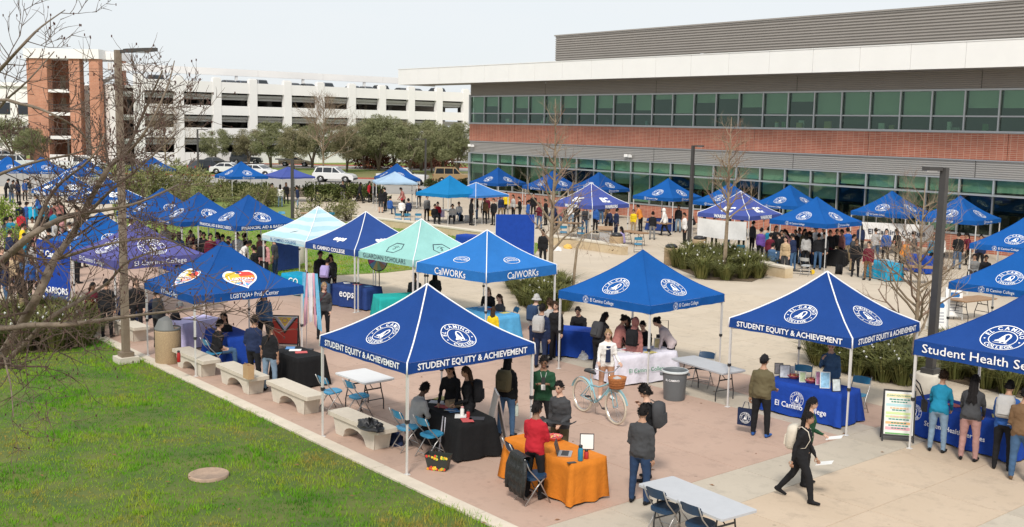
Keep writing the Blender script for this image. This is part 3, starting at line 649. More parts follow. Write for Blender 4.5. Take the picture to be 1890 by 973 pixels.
shrub(606, 409, 2.2, 'olive', 'big feathery shrub on the lawn above the aqua canopy', 'lawn shrubs', tall=.95); shrub(570, 407, 1.6, 'olive', 'smaller feathery shrub on the lawn above the aqua canopy, left one', 'lawn shrubs', tall=.8); shrub(640, 407, 1.5, 'olive', 'smaller feathery shrub on the lawn next to the seat wall end', 'lawn shrubs', tall=.9)
for i, px in enumerate((575, 597, 619, 641, 663, 686)): shrub(px, 371, 1.9, 'hedge', 'dark green hedge bush in the row below the white SUV', 'hedge bushes below the white SUV', 'hedge_bush', tall=.8)
for i, px in enumerate((402, 425, 450, 472)): shrub(px, 362, 1.8, 'hedge', 'low hedge bush in the row below the parked white cars', 'hedge bushes below the parked cars', 'hedge_bush', tall=.7)
for px, lab in ((808, 'dark bush left of the tan wagon'), (846, 'dark bush below the tan wagon')): shrub(px, 353, 1.7, 'hedge', lab, 'bushes by the tan wagon', 'hedge_bush', tall=.75)
shrub(681, 311, 3.4, 'red', 'dark red spiky shrub behind the SUV bonnet', 'dark red shrubs', tall=.9); shrub(805, 308, 4.2, 'red', 'dark red shrub behind the tan wagon', 'dark red shrubs', tall=1.1); shrub(768, 311, 3.2, 'red', 'dark red shrub behind the pickup cab', 'dark red shrubs', tall=.8)
shrub(8, 432, 1.4, 'green', 'fresh yellow-green leafy shrub at the left edge above the crowd', 'fresh green shrubs', tall=1.5); shrub(22, 470, 1.1, 'green', 'fresh yellow-green leafy shrub at the left edge among the crowd', 'fresh green shrubs', tall=1.3)
# strap-leaf clumps
def strap_meshes(seed):
    g = np.random.default_rng(seed); n_ = 150; a = g.uniform(0, 6.28, n_); q = g.uniform(0, .22, n_); p = np.c_[np.cos(a) * q, np.sin(a) * q, np.zeros(n_)]
    o = g.uniform(.1, .75, n_); h = g.uniform(.40, .72, n_); w = .017; d = np.c_[np.cos(a), np.sin(a)]; s_ = np.c_[-np.sin(a), np.cos(a), np.zeros(n_)] * w
    m1 = p + np.c_[d * (o * .35)[:, None], h * .75]; t1 = p + np.c_[d * (o)[:, None], h * g.uniform(.75, 1.05, n_)]
    v = np.concatenate([np.stack([p - s_, p + s_, m1 + s_ * .8, m1 - s_ * .8], 1), np.stack([m1 - s_ * .8, m1 + s_ * .8, t1 + s_ * .1, t1 - s_ * .1], 1)])
    fl = []
    for k in range(1):
        c = np.array([g.normal(0, .28), g.normal(0, .28), g.uniform(.58, .75)]); r = .035; fl.append([c + [r, 0, .01], c + [0, r, .01], c + [-r, 0, .01], c + [0, -r, .01]]); fl.append([c + [r, 0, 0], c + [0, 0, r], c + [-r, 0, 0], c + [0, 0, -r]])
    return tri_mesh('leaves', v, STRAP), tri_mesh('flowers', np.array(fl), FLOW)
STV = [strap_meshes(51 + i) for i in range(4)]
def strap_bed(poly, n_, label, group, k=1.0):
    P = [G(*q) for q in poly]; sheet('planting_bed', P, .016, MATS['bed_soil']); x0, x1 = min(p.x for p in P), max(p.x for p in P); y0, y1 = min(p.y for p in P), max(p.y for p in P); got = []; tries = 0
    while len(got) < n_ and tries < 6000:
        tries += 1; p = Vector((random.uniform(x0, x1), random.uniform(y0, y1), 0)); ins = False; j = len(P) - 1
        for i in range(len(P)):
            if (P[i].y > p.y) != (P[j].y > p.y) and p.x < (P[j].x - P[i].x) * (p.y - P[i].y) / (P[j].y - P[i].y) + P[i].x: ins = not ins
            j = i
        if not ins or any((p - q).length < .42 * k for q in got): continue
        got.append(p); e = empty('strap_leaf_plant', (p.x, p.y, .016), random.uniform(0, 6)); s_ = random.uniform(.85, 1.2) * k; e.scale = (s_, s_, s_ * random.uniform(.85, 1.15)); tag(e, label, 'plant', group)
        lv, fl = random.choice(STV); put('leaves', lv, e); put('flowers', fl, e)
strap_bed([(1240, 492), (1300, 516), (1388, 520), (1424, 505), (1396, 490), (1330, 478), (1262, 474)], 42, 'strap-leaf clump with white flowers in the planter below the white banner', 'plants of the central planter', 1.15)
strap_bed([(938, 530), (975, 575), (1040, 580), (1052, 545), (1020, 520), (960, 512)], 34, 'strap-leaf clump in the bed behind the CalWORKs canopy', 'plants of the bed behind the CalWORKs canopy')
strap_bed([(1492, 668), (1560, 690), (1640, 707), (1692, 712), (1700, 665), (1640, 648), (1560, 640)], 40, 'strap-leaf clump in the bed behind the picture frame table', 'plants of the bed left of the right lamp post')
strap_bed([(1740, 700), (1885, 735), (1930, 720), (1930, 650), (1800, 640), (1735, 655)], 34, 'strap-leaf clump in the bed behind the health services canopy', 'plants of the bed right of the right lamp post')
strap_bed([(-20, 640), (60, 652), (150, 640), (178, 612), (120, 585), (20, 590), (-40, 610)], 46, 'brownish strap-leaf clump in the bed at the left end of the lawn', 'plants of the left bed', 1.05)
# big bare tree at the left, its trunk outside the frame
rnd = random.Random(17); bt = empty('bare_tree', (-7.6, 9.6, 0)); tag(bt, 'large bare tree reaching in from the left edge, twigs tipped with buds', 'tree')
o_ = Vector(bt.location)
MB().tube([(0, 0, -.05), (.1, 0, 1.5), (.3, .1, 3.0), (.55, 0, 4.2), (.9, -.1, 5.4)], [.24, .19, .16, .14, .10], 10).build('trunk', BARK, bt, smooth=True)
LIMBS = [([(-260, 900), (-60, 740), (30, 612), (70, 545), (100, 480), (135, 430), (160, 380), (200, 310), (235, 272), (262, 215), (300, 130)], .052, .007, 9.4),
 ([(-260, 640), (-40, 510), (10, 475), (60, 432), (110, 405), (150, 393), (200, 386), (260, 372), (330, 340)], .042, .006, 9.0),
 ([(-260, 600), (-20, 606), (60, 600), (130, 598), (240, 583), (330, 572), (420, 556)], .032, .005, 8.6),
 ([(-260, 860), (-30, 700), (40, 640), (95, 585), (150, 553), (200, 520), (240, 480), (330, 452)], .032, .006, 9.8),
 ([(-260, 360), (-30, 155), (0, 128), (40, 85), (75, 50), (120, 18)], .026, .004, 9.2),
 ([(-260, 420), (-30, 225), (10, 185), (50, 150), (100, 95)], .02, .004, 9.6),
 ([(-260, 330), (-30, 195), (40, 192), (100, 212), (150, 245), (190, 300)], .02, .004, 8.9),
 ([(200, 310), (260, 255), (305, 170), (322, 112)], .016, .004, 9.2), ([(135, 430), (190, 365), (262, 305), (330, 240)], .02, .004, 9.6),
 ([(100, 480), (200, 450), (300, 440), (360, 470)], .016, .004, 9.3), ([(-200, 760), (-20, 650), (15, 690), (25, 770)], .018, .004, 8.8), ([(-200, 420), (-20, 330), (60, 300), (130, 285), (210, 262)], .02, .004, 9.5), ([(60, 432), (100, 350), (170, 290), (200, 230)], .018, .004, 9.1)]
tw = MB(); bud = MB()
for pts_, ra, rb, Y in LIMBS:
    P = []; n_ = len(pts_)
    for i, (px, py) in enumerate(pts_): P.append(AT(px, py, Y + .35 * sin(i * 1.3 + px * .01)) - o_)
    Q = []
    for i in range(n_ - 1):
        p0, p1, p2, p3 = P[max(0, i - 1)], P[i], P[i + 1], P[min(n_ - 1, i + 2)]
        for k in range(4):
            t = k / 4; Q.append(.5 * ((2 * p1) + (p2 - p0) * t + (2 * p0 - 5 * p1 + 4 * p2 - p3) * t * t + (3 * p1 - p0 - 3 * p2 + p3) * t ** 3))
    Q.append(P[-1]); k = len(Q); rs = [(ra + (rb - ra) * i / (k - 1)) * (1 + .12 * rnd.uniform(-1, 1)) for i in range(k)]
    MB().tube(Q, rs, 7).build('limb', BARK, bt, smooth=True)
    for _ in range(int(k * (.30 if pts_[1][1] < 240 and pts_[0][0] < -50 else .88))):
        i = rnd.randrange(4, k - 1) if k > 6 else rnd.randrange(0, k - 1); ax = (Q[i + 1] - Q[i]).normalized(); o = Vector((rnd.gauss(0, 1), rnd.gauss(0, .6), rnd.gauss(0, 1))); o = (o - ax * o.dot(ax)).normalized()
        branch(tw, Q[i], ax * .5 + o * .7 + Vector((.06, 0, .08)), rnd.uniform(.20, .62), max(.0042, rs[i] * .38), 2, rnd, (4, 3), up=.10, tw=.5, bud=bud)
t_ = tw.build('twigs', TWIG, bt); t_['kind'] = 'stuff'; b_ = bud.build('buds', mat('bud_brown', (.07, .03, .025), .8), bt); b_['kind'] = 'stuff'
# ------------------------------------------------------------------ pop-up canopies
def fabric(name, col, stripes=None, tl=0.10):
    M = mat('canvas_' + name, col, 0.8, 0.08, 1.1, bump=0.5, bscale=3.2, spec=0.10)
    n = M.node_tree; l = n.links.new; b = n.nodes['Principled BSDF']; o = [x for x in n.nodes if x.type == 'OUTPUT_MATERIAL'][0]
    src = b.inputs['Base Color'].links[0].from_socket
    for nd in n.nodes:
        if nd.type == 'BUMP': nd.inputs['Distance'].default_value = .07
    if stripes:
        t = n.nodes.new('ShaderNodeTexCoord'); w = n.nodes.new('ShaderNodeTexWave'); w.inputs['Scale'].default_value = 1.1; w.inputs['Distortion'].default_value = 2.0; w.bands_direction = 'Z'
        w.inputs['Detail Scale'].default_value = 0.8; l(t.outputs['Object'], w.inputs['Vector'])
        r = n.nodes.new('ShaderNodeValToRGB'); r.color_ramp.elements[0].position = .42; r.color_ramp.elements[0].color = (*col, 1); r.color_ramp.elements[1].position = .55; r.color_ramp.elements[1].color = (*stripes, 1)
        l(w.outputs[0], r.inputs[0]); l(r.outputs[0], b.inputs['Base Color']); src = r.outputs[0]
    tr = n.nodes.new('ShaderNodeBsdfTranslucent'); l(src, tr.inputs[0]); mx = n.nodes.new('ShaderNodeMixShader'); mx.inputs[0].default_value = tl
    l(b.outputs[0], mx.inputs[1]); l(tr.outputs[0], mx.inputs[2]); l(mx.outputs[0], o.inputs[0])
    return M
H_ = 1.525
class Shape:                                   # a canopy's cut: half width, eave rise, peak rise above the valance hem
    def __init__(s, vh, pk, c=.38, h=H_): s.vh = vh; s.pk = pk; s.c = c; s.h = h
    def z(s, x, y):
        q = max(abs(x), abs(y)) / s.h; q = min(q, 1.0); t = min(abs(x), abs(y)) / max(1e-6, q * s.h)
        return s.vh + (s.pk - s.vh) * (1 - q) * (1 - s.c * q) - .09 * (1 - t * t) * q * (1 - q) * 2 + .012 * sin(x * 9 + y * 4) * q * (1 - q) * 2
SHP = {'std': Shape(.21, 1.33), 'tall': Shape(.30, 1.33), 'low': Shape(.13, .88, .28)}
def rot_face(k, x, y):
    for _ in range(k): x, y = y, -x
    return x, y
_canopy = {}
def canopy_mesh(shp, m):
    key = (shp, m.name)
    if key in _canopy: return _canopy[key]
    S = SHP[shp]; b = MB(); N = 10; h = S.h
    for k in range(4):
        vs = []; fs = []
        for j in range(N + 1):                 # rows from eave to peak
            r = h * (1 - j / N)
            for i in range(N + 1):
                u = (2 * i / N - 1) * r; x, y = rot_face(k, u, -r); vs.append((x, y, S.z(x, y)))
        for j in range(N):
            for i in range(N): a = j * (N + 1) + i; fs.append((a, a + 1, a + N + 2, a + N + 1))
        b.add(vs, fs)
        vs = []; fs = []; M_ = 16
        for j in range(3):
            for i in range(M_ + 1):
                u = (2 * i / M_ - 1); wob = .012 * sin(i * 2.1 + k * 1.7) * (1 - abs(u)) * (2 - j) / 2 * 1.5
                x, y = rot_face(k, u * (h + .012), -(h + .004 + wob)); vs.append((x, y, S.vh * j / 2 + (.006 * sin(i * 1.3 + k) if j == 0 else 0)))
        for j in range(2):
            for i in range(M_): a = j * (M_ + 1) + i; fs.append((a, a + 1, a + M_ + 2, a + M_ + 1))
        b.add(vs, fs)
    _canopy[key] = b.mesh('canopy', m, True)
    return _canopy[key]
class Flat:                                    # flat artwork, (x, y) triangles with a colour index
    def __init__(s): s.v = []; s.f = []; s.m = []; s.h = []; s.lift = 0.0
    def add(s, vs, fs, mi=0, dx=0, dy=0, rot=0.0):
        o = len(s.v); c, q = cos(rot), sin(rot); s.h += [s.lift] * len(vs)
        s.v += [(c * x - q * y + dx, q * x + c * y + dy) for x, y in vs]; s.f += [tuple(i + o for i in f) for f in fs]; s.m += [mi] * len(fs)
    def text(s, t, size, dx=0, dy=0, mi=0, rot=0.0, **kw):
        v, f, w = text2d(t, size, **kw); s.add(v, f, mi, dx, dy, rot); return w
    def ring(s, r0, r1, mi=0, dx=0, dy=0, n=40, sx=1.0):
        vs = [(r * cos(2 * pi * i / n) * sx, r * sin(2 * pi * i / n)) for r in (r0, r1) for i in range(n)]
        s.add(vs, [(i, n + i, n + (i + 1) % n, (i + 1) % n) for i in range(n)], mi, dx, dy)
    def disc(s, r, mi=0, dx=0, dy=0, n=24, sx=1.0):
        s.add([(r * cos(2 * pi * i / n) * sx, r * sin(2 * pi * i / n)) for i in range(n)], [tuple(range(n))], mi, dx, dy)
    def poly(s, p, mi=0, dx=0, dy=0): s.add(p, [tuple(range(len(p)))], mi, dx, dy)
    def stroke(s, p, w, mi=0, closed=False):
        P = [Vector((x, y)) for x, y in p]; n = len(P); L_, R_ = [], []
        for i in range(n):
            a = P[(i - 1) % n] if (closed or i) else P[i]; c = P[(i + 1) % n] if (closed or i < n - 1) else P[i]
            t = (c - a).normalized(); q = Vector((-t.y, t.x)) * (w / 2); L_.append(tuple(P[i] + q)); R_.append(tuple(P[i] - q))
        k = n if closed else n - 1
        s.add(L_ + R_, [(n + i, n + (i + 1) % n, (i + 1) % n, i) for i in range(k)], mi)
    def arc(s, t, size, R, centre, mi=0, inside=False, gap=1.0, **kw):
        ws = [text2d(ch, size, **kw)[2] + size * .26 if ch != ' ' else size * .55 for ch in t]; tot = sum(ws) * gap; a = 0
        for ch, w in zip(t, ws):
            mid = (a + w * gap / 2 - tot / 2) / R; a += w * gap
            if ch == ' ': continue
            if not inside:
                an = centre - mid; s.text(ch, size, R * cos(an), R * sin(an), mi, an - pi / 2, **kw)
            else:
                an = centre + mid; s.text(ch, size, R * cos(an), R * sin(an), mi, an + pi / 2, **kw)
def bell(F, r, dx=0, dy=0, mi=0):
    B = Flat()
    hook = [(.30, -.62), (.46, .25), (.44, .48), (.33, .62), (.16, .64), (.02, .52), (-.05, .36)]
    B.stroke(hook, .13)
    B.poly([(-.14, .36), (.04, .38), (.12, .1), (.20, -.18), (.42, -.36), (.44, -.46), (-.52, -.46), (-.50, -.34), (-.30, -.16), (-.22, .1)])
    B.poly([(-.10, -.50), (.06, -.50), (.02, -.62), (-.06, -.62)]); B.stroke([(-.55, -.66), (.55, -.66)], .06)
    F.add([(x * r, y * r) for x, y in B.v], B.f, mi, dx, dy)
def seal(F, R, dx=0, dy=0, mi=0):
    T = Flat(); T.ring(.955, 1.0); T.ring(.60, .64)
    T.arc('EL CAMINO', .215, .70, pi / 2, bold=.02); T.arc('COLLEGE', .215, .89, -pi / 2, inside=True, bold=.02)
    for a in (pi * 1.06, -pi * .06): T.disc(.045, 0, .80 * cos(a), .80 * sin(a), 10)
    bell(T, .60, 0, .02)
    F.add([(x * R, y * R) for x, y in T.v], T.f, mi, dx, dy)
def on_slope(F, shp, k, mats, name='emblem'):
    """Lay flat artwork (origin at mid eave, y up the slope) on side k of a canopy, a few millimetres proud."""
    S = SHP[shp]; ca = S.h / hypot(S.h, S.pk - S.vh); vs = []
    for (u, v), hh in zip(F.v, F.h):
        x, y = rot_face(k, u, -(S.h - v * ca)); vs.append((x, y, S.z(x, y) + .012 + hh))
    b = MB(); b.v = vs; b.f = list(F.f); b.m = list(F.m)
    return b.mesh(name, mats)
def on_valance(F, shp, k, mats, name='lettering'):
    S = SHP[shp]; vs = []
    for u, v in F.v:
        x, y = rot_face(k, u, -(S.h + .024)); vs.append((x, y, v))
    b = MB(); b.v = vs; b.f = list(F.f); b.m = list(F.m)
    return b.mesh(name, mats)
def fit_text(F, t, size, width, dy, mi=0, dx=0, **kw):
    w = text2d(t, size, **kw)[2]; v, f, _ = text2d(t, size, **kw); k = min(1.15, width / w); F.add([(x * k, y) for x, y in v], f, mi, dx, dy)
ROYAL = fabric('royal_blue', (0.016, 0.062, 0.255)); AZURE = fabric('azure_blue', (0.011, 0.10, 0.36)); NAVY = fabric('slate_blue', (0.030, 0.075, 0.27)); SKYB = fabric('sky_blue', (0.03, 0.18, 0.52))
MINT = fabric('mint', (0.35, 0.66, 0.62), tl=.2); STRP = fabric('striped_aqua', (0.46, 0.70, 0.78), (0.64, 0.79, 0.83), tl=.2); VIOL = fabric('faded_violet', (0.105, 0.105, 0.31)); TEAL = fabric('teal_blue', (0.012, 0.20, 0.47))
PLAINB = fabric('plain_blue', (0.05, 0.20, 0.53)); DENIM = fabric('dull_blue', (0.07, 0.10, 0.34)); PALEB = fabric('pale_blue', (0.42, 0.58, 0.75), tl=.25); MIDB = fabric('mid_blue', (0.012, 0.08, 0.30))
INKN = mat('dark_print', (0.02, 0.03, 0.06), .8); INKB = mat('blue_print', (0.01, 0.12, 0.35), .8); CYN = mat('aqua_print', (.2, .55, .65), .8)
def kind_art(kind):
    """(slope artwork per side or None, valance artwork per side or None, materials)"""
    out = {}
    def mk(face):
        E = Flat(); V = Flat(); mats = [CANVASW]
        if kind in ('equity', 'seal', 'finaid', 'health', 'violet'): seal(E, {'violet': .46, 'health': .42}.get(kind, .37), 0, {'violet': .66, 'health': .58}.get(kind, .60))
        if kind == 'equity': fit_text(V, 'STUDENT EQUITY & ACHIEVEMENT', .115, 2.62, .06, bold=.022)
        if kind == 'finaid': fit_text(V, 'FINANCIAL AID & BASIC NEEDS', .115, 2.5, .055, bold=.012)
        if kind == 'health': fit_text(V, 'Student Health Services', .17, 2.7, .085, bold=.006)
        if kind == 'violet': fit_text(V, 'El Camino College', .15, 1.75, .085)
        if kind == 'seal': fit_text(V, 'El Camino College', .088, .78, .07, dx=-.02)
        if kind == 'eops':
            E.text('eops', .26, 0, .45, bold=.05, space=.95); E.disc(.085, 0, -.06, .545, 12); fit_text(V, 'EL CAMINO COLLEGE', .12, 2.2, .045, bold=.03)
        if kind == 'guardian':
            mats = [INKN, CANVASW]; hx = [(-.34, 0), (-.19, .27), (.19, .27), (.34, 0), (.19, -.27), (-.19, -.27)]
            E.stroke([(x, y + .55) for x, y in hx], .035, 0, True); E.text('S', .17, 0, .47, 0, bold=.01, shear=.4); E.stroke([(-.16, .62), (0, .70), (.16, .62)], .012, 0)
            fit_text(V, 'GUARDIAN SCHOLARS', .15, 2.3, .05, bold=-.004)
        if kind == 'stripes':
            mats = [INKB, INKN]; fit_text(V, 'EL CAMINO COLLEGE', .11, 2.1, .05, bold=.005); E.poly([(-.2, .45), (.02, .58), (.22, .66), (.06, .55)], 1); E.poly([(-.02, .53), (.08, .62), (.02, .56)], 1)
        if kind == 'calworks':
            fit_text(V, 'CalWORKs', .20, 1.35, .045, bold=.012); E.ring(.17, .185, 0, 0, .55, 36, 1.75); E.text('CalWORKs', .085, 0, .515, bold=.01); E.stroke([(-.2, .63), (0, .67), (.2, .63)], .02)
        if kind == 'warriors':
            E.text('EC', .40, 0, .40, bold=.05, shear=.15, space=.86); E.text('EL CAMINO', .075, .03, .27, bold=.01, shear=.1); fit_text(V, 'WARRIORS', .16, 1.05, .035, bold=.04)
        if kind == 'transfer':
            mats = [CANVASW, INKB]; E.disc(.33, 0, 0, .55, 30, 1.35); E.lift = .006; E.ring(.28, .295, 1, 0, .55, 30, 1.35); E.text('A', .26, 0, .43, 1, bold=.01); fit_text(V, 'TRANSFER CENTER', .15, 2.1, .035, bold=.04)
        if kind == 'pride':
            mats = [CANVASW] + [mat('heart_%s' % n_, c, .8) for n_, c in (('yellow', (.72, .48, .05)), ('red', (.65, .06, .05)), ('orange', (.75, .22, .03)), ('blue', (.12, .38, .65)), ('pink', (.72, .35, .45)), ('purple', (.22, .09, .35)))]
            def hspan(v, k=1.0):
                pts_ = []; 
                for i in range(200):
                    a = 2 * pi * i / 200; pts_.append((.029 * 16 * sin(a) ** 3 * k, .029 * (13 * cos(a) - 5 * cos(2 * a) - 2 * cos(3 * a) - cos(4 * a)) * k))
                return pts_
            hp = hspan(0); E.poly([(x, y + .6) for x, y in hp], 0)
            E.lift = .010
            hq = [(x * .88, y * .88) for x, y in hp]; N_ = 16; ys = [-.425 + .735 * j / N_ for j in range(N_ + 1)]
            def span(y):
                xs = []
                for (x0, y0), (x1, y1) in zip(hq, hq[1:] + hq[:1]):
                    if (y0 - y) * (y1 - y) <= 0 and y0 != y1: xs.append(x0 + (x1 - x0) * (y - y0) / (y1 - y0))
                return (min(xs), max(xs)) if xs else (0, 0)
            for j in range(N_):
                a0, a1 = span(ys[j]); b0, b1 = span(min(ys[j + 1], .19 + .12 * 0 if False else ys[j + 1]))
                ym = (ys[j] + ys[j + 1]) / 2
                for q in range(8):
                    f0_, f1_ = q / 8, (q + 1) / 8; xm = (a0 + a1) / 2 + ((f0_ + f1_) / 2 - .5) * (a1 - a0)
                    if ym > .02: mi = 1 if xm < 0 else (2 if ym > .14 else 3)
                    elif ym > -.13: mi = 6 if abs(ym + .05) < .03 else (1 if xm < -.05 else 3)
                    else: mi = 4 + int((xm * 9 + ym * 7) % 2) if xm > 0 else (5 if int((xm - ym) * 9) % 2 else 4)
                    if ym > .20 and abs(xm) < .05: continue
                    E.poly([(a0 + (a1 - a0) * f0_, ys[j] + .602), (a0 + (a1 - a0) * f1_, ys[j] + .602), (b0 + (b1 - b0) * f1_, ys[j + 1] + .602), (b0 + (b1 - b0) * f0_, ys[j + 1] + .602)], mi)
            E.lift = .020; E.text('LGBTQIA+', .10, 0, .545, 0, bold=.03); E.text('PRIDE CENTER', .055, 0, .455, 0, bold=.02)
            fit_text(V, 'LGBTQIA+ Pride Center' if face == 0 else 'El Camino College', .115, 1.35 if face == 0 else 1.0, .06, dx=.12)
        return E, V, mats
    for k in range(4):
        E, V, mats = mk(k % 2); out[k] = (E, V, mats)
    return out
_art = {}
def art_meshes(kind, shp):
    key = (kind, shp)
    if key not in _art:
        A = kind_art(kind); L_ = []
        for k in range(4):
            E, V, mats = A[k]
            X = Flat()
            if kind == 'seal': seal(X, .095, -.56, .105)
            L_.append((on_slope(E, shp, k, mats) if E.f else None, on_valance(V, shp, k, mats) if V.f else None, on_valance(X, shp, k, mats, 'small_emblem') if X.f else None))
        _art[key] = L_
    return _art[key]
_pip = {}
def piping_mesh(shp):
    if shp not in _pip:
        S = SHP[shp]; b = MB()
        for sx, sy in ((-1, -1), (1, -1), (1, 1), (-1, 1)):
            b.tube([(sx * S.h * q, sy * S.h * q, S.z(sx * S.h * q, sy * S.h * q) + .008) for q in [i / 10 for i in range(11)]] + [(sx * (S.h + .014), sy * (S.h + .014), 0)], .016, 5)
        _pip[shp] = b.mesh('piping', CANVASW, True)
    return _pip[shp]
_seam = {}
def seam_mesh(shp, m):
    if (shp, m.name) not in _seam:
        me = piping_mesh(shp).copy(); S = SHP[shp]; b = MB()
        for sx, sy in ((-1, -1), (1, -1), (1, 1), (-1, 1)): b.tube([(sx * S.h * q, sy * S.h * q, S.z(sx * S.h * q, sy * S.h * q) + .002) for q in [i / 10 for i in range(11)]] + [(sx * (S.h + .010), sy * (S.h + .010), 0)], .008, 4)
        _seam[(shp, m.name)] = b.mesh('seam', m, True)
    return _seam[(shp, m.name)]
LEGM = MB().box((0, 0, .52), (.032, .032, 1.04)).box((0, 0, 1.48), (.044, .044, .96)).mesh('leg', STEELW)
CLMP = MB().box((0, 0, 0), (.062, .062, .07)).box((.035, 0, .01), (.03, .025, .03)).mesh('clamp', BLACKM)
FOOT = MB().box((0, 0, .006), (.10, .10, .012)).mesh('foot_plate', STEELW)
def frame_mesh(shp):
    S = SHP[shp]; b = MB(); a = S.h - .06
    for k in range(4):
        for i in range(2):
            x0 = -a + a * i; x1 = x0 + a
            for za, zb in ((-.02, S.vh - .05), (S.vh - .05, -.02)):
                p = rot_face(k, x0, -a); q = rot_face(k, x1, -a); b.bar((*p, za), (*q, zb), .018, .03)
    for sx, sy in ((-1, -1), (1, -1), (1, 1), (-1, 1)): b.bar((sx * a, sy * a, S.vh - .04), (0, 0, S.pk - .28), .02, .03)
    b.tube([(0, 0, S.vh - .02), (0, 0, S.pk - .03)], .022, 6)
    return b.mesh('roof_frame', STEELW)
FRM = {k: frame_mesh(k) for k in SHP}
def tent(x, y, yaw, hb, canvas, kind, label, shp='std', pipe=False, group='pop-up canopies', sc=1.0):
    e = empty('pop_up_canopy', (x, y, 0), radians(yaw)); tag(e, label, 'canopy', group); e.scale = (sc, sc, 1)
    c = put('canopy', canopy_mesh(shp, canvas), e, (0, 0, hb))
    if kind:
        for k, (E, V, X) in enumerate(art_meshes(kind, shp)):
            if E: put('emblem', E, c)
            if V: put('lettering', V, c)
            if X: put('small_emblem', X, c)
    put('piping' if pipe else 'seam', piping_mesh(shp) if pipe else seam_mesh(shp, canvas), c)
    put('roof_frame', FRM[shp], e, (0, 0, hb))
    S = SHP[shp]
    for sx, sy in ((-1, -1), (1, -1), (1, 1), (-1, 1)):
        lg = put('leg', LEGM, e, (sx * (S.h - .03), sy * (S.h - .03), 0)); lg.scale = (1, 1, (hb + .02) / 1.96)
        put('clamp', CLMP, lg, (0, 0, 1.03)); put('foot_plate', FOOT, lg, (0, 0, 0))
    return e
